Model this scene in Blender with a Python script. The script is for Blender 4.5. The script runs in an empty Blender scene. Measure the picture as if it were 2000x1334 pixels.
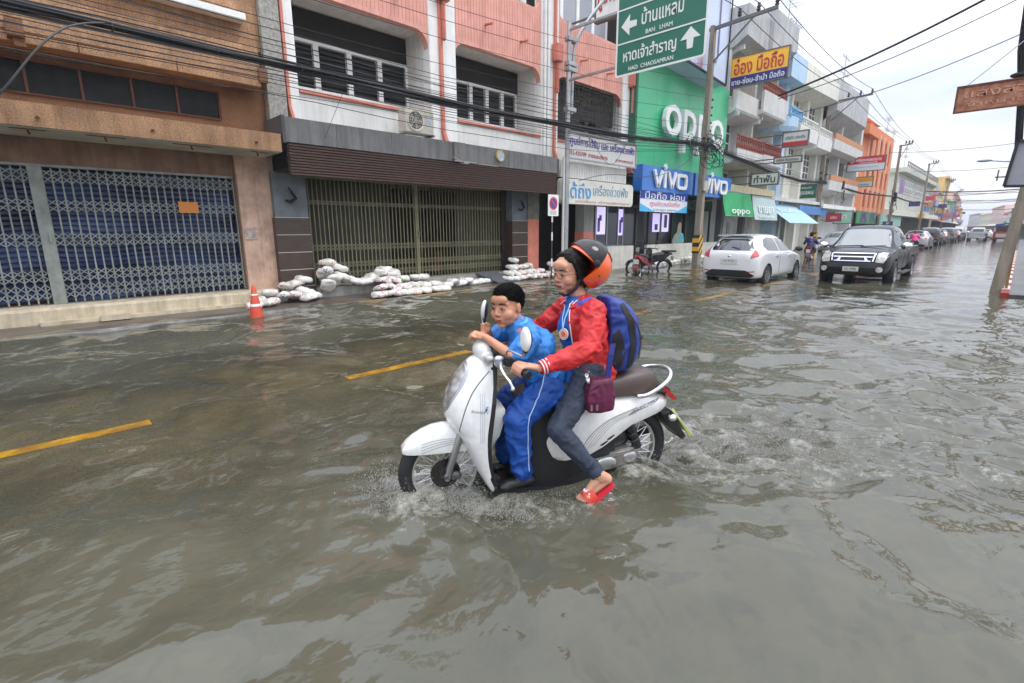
import bpy, bmesh, math, random
import numpy as np
from mathutils import Vector, Matrix, noise as mnoise
from mathutils.bvhtree import BVHTree
from mathutils.geometry import tessellate_polygon
from math import pi, sin, cos, radians, sqrt, atan2

random.seed(7)
SC = bpy.context.scene
COL = SC.collection

# ---------------------------------------------------------------- camera
CH = 1.5
_p, _y, _r = radians(12.55), radians(45.03), radians(-.285)
_F = Vector((cos(_p)*cos(_y), cos(_p)*sin(_y), -sin(_p)))
_R0 = Vector((sin(_y), -cos(_y), 0)); _U0 = _R0.cross(_F)
_R = _R0*cos(_r)+_U0*sin(_r); _U = -_R0*sin(_r)+_U0*cos(_r)
cam = bpy.data.objects.new('camera', bpy.data.cameras.new('camera')); COL.objects.link(cam)
M = Matrix.Identity(4)
for i in range(3):
    M[i][0], M[i][1], M[i][2] = _R[i], _U[i], -_F[i]
M[2][3] = CH
cam.matrix_world = M
cam.data.sensor_width = 36; cam.data.lens = 972/2000*36
cam.data.clip_end = 3000; cam.data.clip_start = .05
SC.camera = cam

# ---------------------------------------------------------------- sky and light (bright overcast)
W = bpy.data.worlds.new('World'); SC.world = W; W.use_nodes = True
nt = W.node_tree; nt.nodes.clear()
def nn(t, tree=None, **k):
    n = (tree or nt).nodes.new(t)
    for a, b in k.items(): setattr(n, a, b)
    return n
SUN_EL, SUN_AZ = radians(58), radians(-60)
sky = nn('ShaderNodeTexSky'); sky.sky_type = 'NISHITA'; sky.sun_disc = False
sky.sun_elevation = SUN_EL; sky.sun_rotation = pi/2-SUN_AZ; sky.air_density = 1; sky.dust_density = 2
tc = nn('ShaderNodeTexCoord'); mp = nn('ShaderNodeMapping'); mp.inputs['Scale'].default_value = (1.2, 1.2, 4.5)
n1 = nn('ShaderNodeTexNoise'); n1.inputs['Scale'].default_value = 1.9; n1.inputs['Detail'].default_value = 6; n1.inputs['Roughness'].default_value = .5
rp = nn('ShaderNodeValToRGB'); rp.color_ramp.elements[0].position = .36; rp.color_ramp.elements[1].position = .62
rp.color_ramp.elements[0].color = (.58, .65, .83, 1); rp.color_ramp.elements[1].color = (.90, .91, .94, 1)
skm = nn('ShaderNodeMix', data_type='RGBA', blend_type='MULTIPLY'); skm.inputs[0].default_value = 1; skm.inputs[7].default_value = (.1, .1, .1, 1)
mx = nn('ShaderNodeMix', data_type='RGBA'); mx.inputs[0].default_value = .93
bg = nn('ShaderNodeBackground'); bg.inputs['Strength'].default_value = 1.0
wo = nn('ShaderNodeOutputWorld')
L = nt.links.new
# an overcast sky is brighter towards the zenith
sxyz = nn('ShaderNodeSeparateXYZ'); L(tc.outputs['Generated'], sxyz.inputs[0])
zm = nn('ShaderNodeMapRange'); zm.inputs['From Min'].default_value = 0; zm.inputs['From Max'].default_value = 1; zm.inputs['To Min'].default_value = 1.1; zm.inputs['To Max'].default_value = 3.9
zp = nn('ShaderNodeMath', operation='POWER', use_clamp=True); zp.inputs[1].default_value = 1.6; L(sxyz.outputs['Z'], zp.inputs[0]); L(zp.outputs[0], zm.inputs['Value']); L(zm.outputs[0], bg.inputs['Strength'])
L(tc.outputs['Generated'], mp.inputs[0]); L(mp.outputs[0], n1.inputs['Vector']); L(n1.outputs['Fac'], rp.inputs[0])
L(sky.outputs[0], skm.inputs[6]); L(skm.outputs[2], mx.inputs[6]); L(rp.outputs[0], mx.inputs[7]); L(mx.outputs[2], bg.inputs[0]); L(bg.outputs[0], wo.inputs[0])
sl = bpy.data.lights.new('sun', 'SUN'); sl.energy = 1.1; sl.angle = radians(20); sl.color = (1, .96, .9)
so = bpy.data.objects.new('sun', sl); COL.objects.link(so)
_d = Vector((cos(SUN_EL)*cos(SUN_AZ), cos(SUN_EL)*sin(SUN_AZ), sin(SUN_EL)))
so.rotation_euler = _d.to_track_quat('Z', 'Y').to_euler(); so.location = (0, 0, 30)
vs = SC.view_settings; vs.view_transform = 'Standard'; vs.look = 'None'; vs.gamma = 1; vs.exposure = 0.15; vs.use_curve_mapping = False
SC.cycles.max_bounces = 6; SC.cycles.transparent_max_bounces = 16

# ---------------------------------------------------------------- materials
MATS = {}
def srgb(r, g, b):
    f = lambda c: ((c/255+.055)/1.055)**2.4 if c/255 > .04045 else c/255/12.92
    return (f(r), f(g), f(b))
def mat(name, col=(.5, .5, .5), rough=.7, metal=0, var=0, vs=3, stretch=None, col2=None, bump=0, bs=60, spec=.5, grime=0, coat=0, speck=0, sks=120, emit=0, ior=None):
    if name in MATS: return MATS[name]
    m = bpy.data.materials.new(name); m.use_nodes = True; t = m.node_tree
    b = t.nodes['Principled BSDF']; L = t.links.new
    b.inputs['Base Color'].default_value = (*col, 1); b.inputs['Roughness'].default_value = rough
    b.inputs['Metallic'].default_value = metal; b.inputs['Specular IOR Level'].default_value = spec
    if coat: b.inputs['Coat Weight'].default_value = coat; b.inputs['Coat Roughness'].default_value = .05
    if ior: b.inputs['IOR'].default_value = ior
    if emit: b.inputs['Emission Color'].default_value = (*col, 1); b.inputs['Emission Strength'].default_value = emit
    cur = None
    tc = nn('ShaderNodeTexCoord', t)
    if var or col2:
        mp = nn('ShaderNodeMapping', t); mp.inputs['Scale'].default_value = stretch or (1, 1, 1)
        n = nn('ShaderNodeTexNoise', t); n.inputs['Scale'].default_value = vs; n.inputs['Detail'].default_value = 6; n.inputs['Roughness'].default_value = .62
        L(tc.outputs['Object'], mp.inputs[0]); L(mp.outputs[0], n.inputs['Vector'])
        r = nn('ShaderNodeValToRGB', t); r.color_ramp.elements[0].position = .35; r.color_ramp.elements[1].position = .66
        c2 = col2 or tuple(c*(1-var) for c in col); c1 = col if col2 else tuple(min(1, c*(1+var*.5)) for c in col)
        r.color_ramp.elements[0].color = (*c2, 1); r.color_ramp.elements[1].color = (*c1, 1)
        L(n.outputs['Fac'], r.inputs[0]); cur = r.outputs[0]
    if speck:
        v = nn('ShaderNodeTexNoise', t); v.inputs['Scale'].default_value = sks; v.inputs['Detail'].default_value = 3
        L(tc.outputs['Object'], v.inputs['Vector'])
        r = nn('ShaderNodeValToRGB', t); r.color_ramp.elements[0].position = .35; r.color_ramp.elements[1].position = .65
        r.color_ramp.elements[0].color = (1-speck,)*3+(1,); r.color_ramp.elements[1].color = (1+speck*.6,)*3+(1,)
        L(v.outputs['Fac'], r.inputs[0])
        x = nn('ShaderNodeMix', t, data_type='RGBA', blend_type='MULTIPLY'); x.inputs[0].default_value = 1
        if cur is None: x.inputs[6].default_value = (*col, 1)
        else: L(cur, x.inputs[6])
        L(r.outputs[0], x.inputs[7]); cur = x.outputs[2]
    if grime:                                   # vertical rain streaks and stains
        mp = nn('ShaderNodeMapping', t); mp.inputs['Scale'].default_value = (5, 5, .45)
        n = nn('ShaderNodeTexNoise', t); n.inputs['Scale'].default_value = 1.5; n.inputs['Detail'].default_value = 8; n.inputs['Roughness'].default_value = .7
        L(tc.outputs['Object'], mp.inputs[0]); L(mp.outputs[0], n.inputs['Vector'])
        r = nn('ShaderNodeValToRGB', t); r.color_ramp.elements[0].position = .42; r.color_ramp.elements[1].position = .64
        r.color_ramp.elements[0].color = (1, 1, 1, 1); r.color_ramp.elements[1].color = (1-grime, 1-grime, 1-grime*1.05, 1)
        L(n.outputs['Fac'], r.inputs[0])
        x = nn('ShaderNodeMix', t, data_type='RGBA', blend_type='MULTIPLY'); x.inputs[0].default_value = 1
        if cur is None: x.inputs[6].default_value = (*col, 1)
        else: L(cur, x.inputs[6])
        L(r.outputs[0], x.inputs[7]); cur = x.outputs[2]
    if cur is not None: L(cur, b.inputs['Base Color'])
    if bump:
        n = nn('ShaderNodeTexNoise', t); n.inputs['Scale'].default_value = bs; n.inputs['Detail'].default_value = 4
        L(tc.outputs['Object'], n.inputs['Vector'])
        bp = nn('ShaderNodeBump', t); bp.inputs['Strength'].default_value = bump; bp.inputs['Distance'].default_value = .02
        L(n.outputs['Fac'], bp.inputs['Height']); L(bp.outputs[0], b.inputs['Normal'])
    MATS[name] = m
    return m

# ---------------------------------------------------------------- objects
OFF = {}
SPLIT = {'inner_panel', 'beam_end', 'rusty_patch', 'fascia_return', 'stored_goods', 'drain_stub', 'printed_phone', 'printed_picture', 'printed_corner', 'shop_poster', 'column', 'wiper', 'zip_pull', 'door_handle', 'canopy_post', 'header_board', 'rear_panel', 'service_knob', 'white_coil', 'lamp_bracket', 'mudguard', 'vent', 'plate_edge', 'collar_stripe', 'nostril', 'flower', 'step', 'dark_sheet', 'tile_joint', 'fork', 'window'}
def link(o, parent=None):
    COL.objects.link(o)
    if parent is not None: o.parent = parent
    return o
def tag(o, label=None, cat=None, group=None, kind=None):
    if label: o['label'] = label
    if cat: o['category'] = cat
    if group: o['group'] = group
    if kind: o['kind'] = kind
    return o
def thing(name, label, cat, loc=(0, 0, 0), rz=0, group=None, world=False, scale=1):
    o = bpy.data.objects.new(name, None); link(o)
    o.empty_display_size = .1
    o.location = loc; o.rotation_euler = (0, 0, rz); o.scale = (scale,)*3
    if world: OFF[o] = Vector(loc)
    return tag(o, label, cat, group)
def copy_tree(o, parent=None):
    c = o.copy(); COL.objects.link(c)
    if parent is not None: c.parent = parent
    for ch in o.children: copy_tree(ch, c)
    return c

class MB:
    def __init__(s): s.v = []; s.f = []; s.m = []; s.cm = 0
    def add(s, vs, fs):
        b = len(s.v); s.v += [tuple(v) for v in vs]; s.f += [tuple(b+i for i in f) for f in fs]; s.m += [s.cm]*len(fs); return s
    def box(s, x0, x1, y0, y1, z0, z1):
        return s.add([(x0, y0, z0), (x1, y0, z0), (x1, y1, z0), (x0, y1, z0), (x0, y0, z1), (x1, y0, z1), (x1, y1, z1), (x0, y1, z1)],
                     [(0, 3, 2, 1), (4, 5, 6, 7), (0, 1, 5, 4), (1, 2, 6, 5), (2, 3, 7, 6), (3, 0, 4, 7)])
    def obox(s, c, half, ax):                  # oriented box: centre, half sizes, three axes
        c = Vector(c); A = [Vector(a).normalized()*h for a, h in zip(ax, half)]
        vs = [c+A[0]*i+A[1]*j+A[2]*k for k in (-1, 1) for i, j in ((-1, -1), (1, -1), (1, 1), (-1, 1))]
        return s.add(vs, [(0, 3, 2, 1), (4, 5, 6, 7), (0, 1, 5, 4), (1, 2, 6, 5), (2, 3, 7, 6), (3, 0, 4, 7)])
    def bar(s, p, q, w, h=None, up=(0, 0, 1)):
        p = Vector(p); q = Vector(q); d = (q-p); l = d.length
        if l < 1e-6: return s
        d.normalize(); u = Vector(up)
        if abs(d.dot(u)) > .98: u = Vector((1, 0, 0))
        a = d.cross(u).normalized(); b = a.cross(d)
        return s.obox((p+q)/2, (l/2, w/2, (h or w)/2), (d, a, b))
    def loft(s, rings, closed=True, cap=True):
        n = len(rings[0]); b = len(s.v)
        for r in rings: s.v += [tuple(p) for p in r]
        fs = []
        for i in range(len(rings)-1):
            for j in range(n if closed else n-1):
                k = (j+1) % n
                fs.append((b+i*n+j, b+i*n+k, b+(i+1)*n+k, b+(i+1)*n+j))
        if cap and closed:
            fs.append(tuple(b+j for j in reversed(range(n)))); fs.append(tuple(b+(len(rings)-1)*n+j for j in range(n)))
        s.f += fs; s.m += [s.cm]*len(fs); return s
    def tube(s, pts, r, n=8, cap=True):
        pts = [Vector(p) for p in pts]; rs = r if isinstance(r, (list, tuple)) else [r]*len(pts)
        rings = []; prev = None
        for i, p in enumerate(pts):
            a = pts[max(i-1, 0)]; b = pts[min(i+1, len(pts)-1)]; d = (b-a)
            if d.length < 1e-9: d = Vector((0, 0, 1))
            d.normalize()
            if prev is None:
                u = Vector((0, 0, 1)) if abs(d.z) < .9 else Vector((1, 0, 0)); x = d.cross(u).normalized()
            else:
                x = prev-d*prev.dot(d); x.normalize()
            prev = x; y = d.cross(x)
            rings.append([p+(x*cos(t)+y*sin(t))*rs[i] for t in [2*pi*k/n for k in range(n)]])
        return s.loft(rings, True, cap)
    def cyl(s, p, q, r0, r1=None, n=16): return s.tube([p, q], [r0, r0 if r1 is None else r1], n)
    def capsule(s, p, q, r0, r1=None, n=14, k=5):
        p = Vector(p); q = Vector(q); r1 = r0 if r1 is None else r1; d = q-p
        if d.length < 1e-5: return s.ell(p, (r0, r0, r0))
        e = d.normalized(); P = []; R = []
        for i in range(k): t = pi/2*(1-i/k); P.append(p-e*r0*sin(t)); R.append(max(r0*cos(t), 1e-4))
        P.append(p); R.append(r0); P.append(q); R.append(r1)
        for i in range(1, k+1): t = pi/2*i/k; P.append(q+e*r1*sin(t)); R.append(max(r1*cos(t), 1e-4))
        return s.tube(P, R, n)
    def ell(s, c, r, ax=None, nu=16, nv=10):
        c = Vector(c); A = [Vector(a).normalized() for a in (ax or ((1, 0, 0), (0, 1, 0), (0, 0, 1)))]
        rings = []
        for i in range(nv+1):
            t = -pi/2+pi*i/nv; rr = max(cos(t), .002)
            rings.append([c+A[0]*(r[0]*rr*cos(a))+A[1]*(r[1]*rr*sin(a))+A[2]*(r[2]*sin(t)) for a in [2*pi*k/nu for k in range(nu)]])
        return s.loft(rings)
    def lathe(s, prof, c, axis=(0, 0, 1), n=24, cap=True):  # prof: (radius, height)
        c = Vector(c); d = Vector(axis).normalized(); u = Vector((0, 0, 1)) if abs(d.z) < .9 else Vector((1, 0, 0))
        x = d.cross(u).normalized(); y = d.cross(x)
        return s.loft([[c+d*h+(x*cos(t)+y*sin(t))*max(r, 1e-4) for t in [2*pi*k/n for k in range(n)]] for r, h in prof], True, cap)
    def torus(s, c, axis, R, r, n=36, k=10, sq=1.0):
        c = Vector(c); d = Vector(axis).normalized(); u = Vector((0, 0, 1)) if abs(d.z) < .9 else Vector((1, 0, 0))
        x = d.cross(u).normalized(); y = d.cross(x); b = len(s.v); fs = []
        for i in range(n):
            a = 2*pi*i/n; e = x*cos(a)+y*sin(a)
            for j in range(k):
                t = 2*pi*j/k; s.v.append(tuple(c+e*(R+r*cos(t))+d*(r*sq*sin(t))))
        for i in range(n):
            for j in range(k):
                fs.append((b+i*k+j, b+((i+1) % n)*k+j, b+((i+1) % n)*k+(j+1) % k, b+i*k+(j+1) % k))
        s.f += fs; s.m += [s.cm]*len(fs); return s
    def plate(s, loops, d0, d1, ax='y'):       # polygon with holes -> slab; loops of (a,b)
        mp = {'y': lambda a, b, d: (a, d, b), 'x': lambda a, b, d: (d, a, b), 'z': lambda a, b, d: (a, b, d)}[ax]
        tris = tessellate_polygon([[Vector((a, b, 0)) for a, b in lp] for lp in loops])
        flat = [p for lp in loops for p in lp]; n = len(flat)
        vs = [mp(a, b, d0) for a, b in flat]+[mp(a, b, d1) for a, b in flat]
        fs = [tuple(t) for t in tris]+[tuple(n+i for i in reversed(t)) for t in tris]
        o = 0
        for lp in loops:
            k = len(lp)
            for i in range(k):
                j = (i+1) % k; fs.append((o+i, o+j, n+o+j, n+o+i))
            o += k
        return s.add(vs, fs)
    def islands(s):
        p = list(range(len(s.v)))
        def f(i):
            while p[i] != i: p[i] = p[p[i]]; i = p[i]
            return i
        for q in s.f:
            a = f(q[0])
            for i in q[1:]: p[f(i)] = a
        d = {}
        for k, q in enumerate(s.f): d.setdefault(f(q[0]), []).append(k)
        out = []
        for ks in d.values():
            ix = {}; b = MB()
            for k in ks:
                for i in s.f[k]:
                    if i not in ix: ix[i] = len(b.v); b.v.append(s.v[i])
                b.f.append(tuple(ix[i] for i in s.f[k])); b.m.append(s.m[k])
            out.append(b)
        return out
    def build(s, name, m, parent=None, smooth=False, bevel=0, kind=None, fix=True, sub=0, ang=None):
        if name in SPLIT and not s.__dict__.get('one'):
            last = None
            for b in s.islands(): b.one = True; last = b.build(name, m, parent, smooth, bevel, kind, fix, sub, ang)
            return last
        off = OFF.get(parent)
        vs = s.v if off is None else [(v[0]-off.x, v[1]-off.y, v[2]-off.z) for v in s.v]
        me = bpy.data.meshes.new(name); me.from_pydata(vs, [], s.f)
        ml = m if isinstance(m, (list, tuple)) else [m]
        for q in ml: me.materials.append(q)
        if len(ml) > 1: me.polygons.foreach_set('material_index', s.m)
        if fix:
            bm = bmesh.new(); bm.from_mesh(me); bmesh.ops.recalc_face_normals(bm, faces=bm.faces)
            if bevel:
                es = [e for e in bm.edges if len(e.link_faces) == 2 and e.calc_face_angle(0) > .6]
                if es: bmesh.ops.bevel(bm, geom=es, offset=bevel, segments=2, affect='EDGES', clamp_overlap=True)
            bm.to_mesh(me); bm.free()
        if smooth:
            me.polygons.foreach_set('use_smooth', [True]*len(me.polygons))
            me.set_sharp_from_angle(angle=radians(ang or 40))
        o = bpy.data.objects.new(name, me); link(o, parent)
        if off is not None: OFF[o] = off
        if kind: o['kind'] = kind
        if sub: apply_mods(o, [('SUBSURF', dict(levels=sub, render_levels=sub))])
        return o
def B(): return MB()
def ordw(n):
    a = ['', 'first', 'second', 'third', 'fourth', 'fifth', 'sixth', 'seventh', 'eighth', 'ninth', 'tenth', 'eleventh', 'twelfth', 'thirteenth', 'fourteenth', 'fifteenth', 'sixteenth', 'seventeenth', 'eighteenth', 'nineteenth']
    t = ['', '', 'twent', 'thirt', 'fort', 'fift', 'sixt', 'sevent']
    return a[n] if n < 20 else (t[n//10]+'ieth' if n % 10 == 0 else t[n//10]+'y-'+a[n % 10])

def apply_mods(o, mods):
    for t, kw in mods:
        md = o.modifiers.new('m', t)
        for a, b in kw.items(): setattr(md, a, b)
    dg = bpy.context.evaluated_depsgraph_get(); dg.update()
    me = bpy.data.meshes.new_from_object(o.evaluated_get(dg))
    o.modifiers.clear(); old = o.data; o.data = me; bpy.data.meshes.remove(old)
    return o
def remesh(o, voxel, smooth=3, fac=.5):
    apply_mods(o, [('REMESH', dict(mode='VOXEL', voxel_size=voxel, use_smooth_shade=True)), ('SMOOTH', dict(factor=fac, iterations=smooth))])
    o.data.polygons.foreach_set('use_smooth', [True]*len(o.data.polygons)); return o

# lettering: outlines of Blender's own font become solid letters
def text_mesh(body, size=1, depth=.01, bold=0, sx=1):
    c = bpy.data.curves.new('lettering', 'FONT'); c.body = body; c.size = size; c.offset = 0
    c.align_x = 'CENTER'; c.align_y = 'CENTER'; c.resolution_u = 3
    o = bpy.data.objects.new('lettering', c); COL.objects.link(o)
    dg = bpy.context.evaluated_depsgraph_get(); dg.update()
    m = bpy.data.meshes.new_from_object(o.evaluated_get(dg))
    bpy.data.objects.remove(o)
    # boundary loops of the flat fill, thickened
    bm = bmesh.new(); bm.from_mesh(m); bpy.data.meshes.remove(m)
    bmesh.ops.remove_doubles(bm, verts=bm.verts, dist=size*1e-4)
    if bold:
        bd = [v for v in bm.verts if v.is_boundary]; mv = {}
        for v in bd:
            acc = Vector()
            for e in v.link_edges:
                if e.is_boundary:
                    fc = e.link_faces[0].calc_center_median(); mid = (e.verts[0].co+e.verts[1].co)/2; d = (e.verts[1].co-e.verts[0].co)
                    nr = Vector((d.y, -d.x, 0))
                    if nr.length > 1e-9:
                        nr.normalize(); nr = -nr if nr.dot(fc-mid) > 0 else nr; acc += nr
            if acc.length > 1e-6: mv[v] = acc.normalized()*bold
        for v, d in mv.items(): v.co += d
    r = bmesh.ops.extrude_face_region(bm, geom=list(bm.faces))
    for g in r['geom']:
        if isinstance(g, bmesh.types.BMVert): g.co.z += depth
    bmesh.ops.recalc_face_normals(bm, faces=bm.faces)
    vs = [(v.co.x*sx, v.co.y, v.co.z) for v in bm.verts]; fs = [tuple(v.index for v in f.verts) for f in bm.faces]
    bm.verts.index_update(); bm.free()
    return vs, fs
def text(body, w, h, org, ax, up, m, parent, name='lettering', depth=.012, bold=0, label=None, fit='both', shear=0):
    # centred at org, running along ax, letters upright along up, fitted to w x h
    vs, fs = text_mesh(body, 1, 1, bold)
    if not vs: return
    xs = [v[0] for v in vs]; ys = [v[1] for v in vs]
    x0, x1, y0, y1 = min(xs), max(xs), min(ys), max(ys)
    kx = w/(x1-x0) if w else None; ky = h/(y1-y0) if h else None
    if kx is None: kx = ky
    if ky is None: ky = kx
    A = Vector(ax).normalized(); Un = Vector(up).normalized(); N = A.cross(Un); O = Vector(org)
    mb = B(); mb.add([O+A*((v[0]-(x0+x1)/2)*kx+shear*(v[1]-(y0+y1)/2)*ky)+Un*((v[1]-(y0+y1)/2)*ky)+N*(v[2]*depth) for v in vs], fs)
    o = mb.build(name, m, parent, fix=False)
    if label: o['label'] = label
    return o

def cut_grid(poly, res, w=None):
    bm = bmesh.new(); f = bm.faces.new([bm.verts.new((a, b, 0)) for a, b in poly])
    for ax in (0, 1):
        lo = min(p[ax] for p in poly); hi = max(p[ax] for p in poly); k = lo+res
        while k < hi-1e-6:
            no = (1, 0, 0) if ax == 0 else (0, 1, 0); co = (k, 0, 0) if ax == 0 else (0, k, 0)
            bmesh.ops.bisect_plane(bm, geom=list(bm.verts)+list(bm.edges)+list(bm.faces), plane_co=co, plane_no=no, dist=1e-6); k += res
    bm.verts.index_update()
    vs = [(v.co.x, v.co.y) for v in bm.verts]; fs = [tuple(v.index for v in f.verts) for f in bm.faces]
    be = [(e.verts[0].index, e.verts[1].index) for e in bm.edges if e.is_boundary]
    bm.free(); return vs, fs, be
def bvh_of(*objs):
    vs = []; fs = []
    for o in objs:
        b = len(vs); vs += [v.co.copy() for v in o.data.vertices]; fs += [tuple(b+i for i in p.vertices) for p in o.data.polygons]
    return BVHTree.FromPolygons(vs, fs)
def patch(bvh, poly, O, A, Bv, D, res=.05, off=.004, thick=.006, mb=None):
    # lay a thin panel with outline poly (in A,B axes at O) on a surface, looking along D
    O = Vector(O); A = Vector(A); Bv = Vector(Bv); D = Vector(D).normalized()
    vs, fs, be = cut_grid(poly, res); P = []
    last = None
    for a, b in vs:
        q = O+A*a+Bv*b; hit = bvh.ray_cast(q, D)
        if hit[0] is None:
            near = bvh.find_nearest(q+D*(last if last else 1.0)); h = near[0]
            P.append(h-D*off); continue
        last = hit[3]; P.append(hit[0]-D*off)
    mb = mb or B(); n = len(P)
    mb.add(P+[p+D*thick for p in P], list(fs)+[tuple(n+i for i in reversed(f)) for f in fs]+[(i, j, n+j, n+i) for i, j in be])
    return mb
def smooth_loop(pts, n=4):
    out = []; N = len(pts)
    for i in range(N):
        p0, p1, p2, p3 = [Vector((*pts[(i+k-1) % N], 0)) if len(pts[0]) == 2 else Vector(pts[(i+k-1) % N]) for k in range(4)]
        for j in range(n):
            t = j/n
            q = .5*((2*p1)+(-p0+p2)*t+(2*p0-5*p1+4*p2-p3)*t*t+(-p0+3*p1-3*p2+p3)*t**3)
            out.append(tuple(q)[:len(pts[0])])
    return out
def spline(pts, n=6):
    out = []; N = len(pts); g = lambda i: Vector(pts[max(0, min(N-1, i))])
    for i in range(N-1):
        p0, p1, p2, p3 = g(i-1), g(i), g(i+1), g(i+2)
        for j in range(n):
            t = j/n
            out.append(.5*((2*p1)+(-p0+p2)*t+(2*p0-5*p1+4*p2-p3)*t*t+(-p0+3*p1-3*p2+p3)*t**3))
    out.append(g(N-1)); return out
def interp(x, xs, ys):
    return float(np.interp(x, xs, ys))
def rrect(x0, x1, z0, z1, rt, rb=0, n=6):
    P = []
    def arc(cx, cz, r, a0):
        if r <= 0: P.append((cx, cz)); return
        for i in range(n+1):
            a = a0+pi/2*i/n; P.append((cx+r*cos(a), cz+r*sin(a)))
    arc(x1-rt, z1-rt, rt, 0); arc(x0+rt, z1-rt, rt, pi/2); arc(x0+rb, z0+rb, rb, pi); arc(x1-rb, z0+rb, rb, 3*pi/2)
    return P
# ================================================================ setting
YC = 4.92                       # centre line of the road
def bend(x): return 0 if x < 90 else min((x-90)**2*.00026, 60)
SCO_O = Vector((1.597, 2.234, 0)); SCO_AZ = radians(151.0)
SU = Vector((cos(SCO_AZ), sin(SCO_AZ), 0)); SV = Vector((-sin(SCO_AZ), cos(SCO_AZ), 0))

asphalt = mat('asphalt', (.19, .175, .13), .9, var=.35, vs=1.3, speck=.45, sks=70, bump=.3, bs=80)
yellow_paint = mat('yellow road paint', (1.0, .50, .02), .6, var=.4, vs=9, speck=.2, sks=60)
white_paint = mat('white road paint', (.6, .6, .56), .6, var=.3, vs=9)
pave = mat('wet paving', (.15, .125, .10), .32, var=.45, vs=2.2, col2=(.07, .055, .045), bump=.25, bs=30)
conc = mat('concrete', (.36, .35, .32), .85, var=.3, vs=2, bump=.2, bs=40, grime=.35)
cream = mat('cream concrete', (.62, .53, .38), .8, var=.2, vs=3, bump=.2, bs=50, grime=.3)

g = B(); g.box(-60, 1500, -700, 700, -1.2, -.6); g.build('ground', asphalt, kind='structure')
r = B()                          # cambered carriageway as one solid strip following the bend
xs = [-40, 0, 20, 40, 60, 90]+list(range(110, 700, 20)); rings = []
for x in xs:
    b = bend(x); rings.append([(x, -.6+b, -.17), (x, 2.2+b, -.09), (x, YC+b, -.05), (x, 7.6+b, -.09), (x, 10.12+b, -.15), (x, 10.12+b, -.59), (x, -.6+b, -.59)])
r.loft(rings).build('road', asphalt, kind='structure')
def crown_z(y): return -.05-.04*min(abs(y-YC)/2.7, 1)
for a, b2 in ((-4.3, -2.2), (-1.7, .63), (2.39, 4.12), (6.1, 8.72), (10.8, 12.5), (14.8, 16.6), (19.6, 21.6), (24, 26), (28.6, 30.6), (33, 35), (37.6, 39.6), (42, 44), (47, 49), (52, 54)):
    m = B(); w = .068; m.loft([[(x, YC-w, crown_z(YC-w)+.004), (x, YC+w, crown_z(YC+w)+.004), (x, YC+w, -.065), (x, YC-w, -.065)] for x in (a, b2)])
    o = m.build('lane_dash', yellow_paint); o['kind'] = 'structure'
# pavements
def slab(name, x0, x1, y0, y1, z0, z1, m):
    q = B(); q.box(x0, x1, y0, y1, z0, z1); o = q.build(name, m); o['kind'] = 'structure'; return o
q = B(); xs = [-30+.12*i for i in range(700)]
rings = []
for x in xs:
    w = .035*sin(x*1.7)+.03*sin(x*4.1+1)+.02*sin(x*9.3); rings.append([(x, 10.0+w, -.02), (x, 10.3+w*.6, .022+.006*sin(x*3)), (x, 11.0, .05), (x, 11.32, .06), (x, 11.32, -.6), (x, 10.0, -.6)])
q.loft(rings); o = q.build('pavement', pave, kind='structure')
slab('pavement', 54, 92, 10.0, 11.32, -.6, .05, pave)
slab('pavement', 15.6, 92, -4.5, -.02, -.6, .06, mat('dark wet concrete', (.09, .088, .082), .45, var=.6, vs=1.6))
kerb_red = mat('red kerb paint', (.25, .02, .015), .7, var=.4, vs=8); kerb_white = mat('white kerb paint', (.5, .49, .46), .7, var=.3, vs=8)
k = B()
for i in range(30):
    k.cm = i % 2; k.box(15.5+i, 16.5+i, -.02, .12, -.5, .1)
k.build('kerb', [kerb_red, kerb_white], kind='structure')
k = B(); k.box(4.4, 15, 9.86, 10.0, -.3, .012); k.build('kerb', mat('ochre kerb', (.42, .29, .11), .6, var=.6, vs=5, col2=(.16, .12, .08)), kind='structure')
k = B(); k.box(-9, 3.9, 9.9, 9.93, -.3, .03); k.build('kerb', mat('grey kerb edge', (.33, .33, .32), .5, var=.4, vs=6), kind='structure')

# ---------------------------------------------------------------- flood water: one sheet, displaced near the camera
def axis(lo, f0, f1, hi, st, gr):
    a = list(np.arange(f0, f1, st)); s = st; x = a[-1]
    while x < hi: s *= gr; x += s; a.append(x)
    s = st; x = a[0]; b = []
    while x > lo: s *= gr; x -= s; b.append(x)
    return np.array(b[::-1]+a)
ax_ = axis(-30, -2.6, 9.0, 700, .026, 1.02); ay_ = axis(-80, -1.4, 8.4, 90, .026, 1.035)
X, Y = np.meshgrid(ax_, ay_, indexing='ij')
sx = np.gradient(ax_)[:, None]; sy = np.gradient(ay_)[None, :]; sp = np.maximum(sx, sy)
rng = np.random.default_rng(5)
Z = np.zeros_like(X)
def warp(X, Y, sc, seed):
    r = np.random.default_rng(seed); o = np.zeros_like(X)
    for i in range(7):
        a = r.uniform(0, 2*pi); k = 2*pi/(sc*r.uniform(.6, 1.8)); o += np.sin(k*(X*cos(a)+Y*sin(a))+r.uniform(0, 6.28))
    return o/7
wx = warp(X, Y, 1.6, 1)*.28; wy = warp(X, Y, 1.6, 2)*.28
gust = .75+.5*warp(X, Y, 3.5, 3)
for i in range(46):
    lam = .16*(13)**(rng.uniform(0, 1)**1.15); a = rng.normal(radians(55), .75); k = 2*pi/lam
    amp = .0037*lam**.85*(.6+.8*rng.random()); ph = rng.uniform(0, 6.28)
    fade = np.clip((lam/(3.2*sp)-1), 0, 1)
    Z += fade*amp*np.sin(k*((X+wx)*cos(a)+(Y+wy)*sin(a))+ph)*(gust if lam < .6 else 1)
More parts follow.
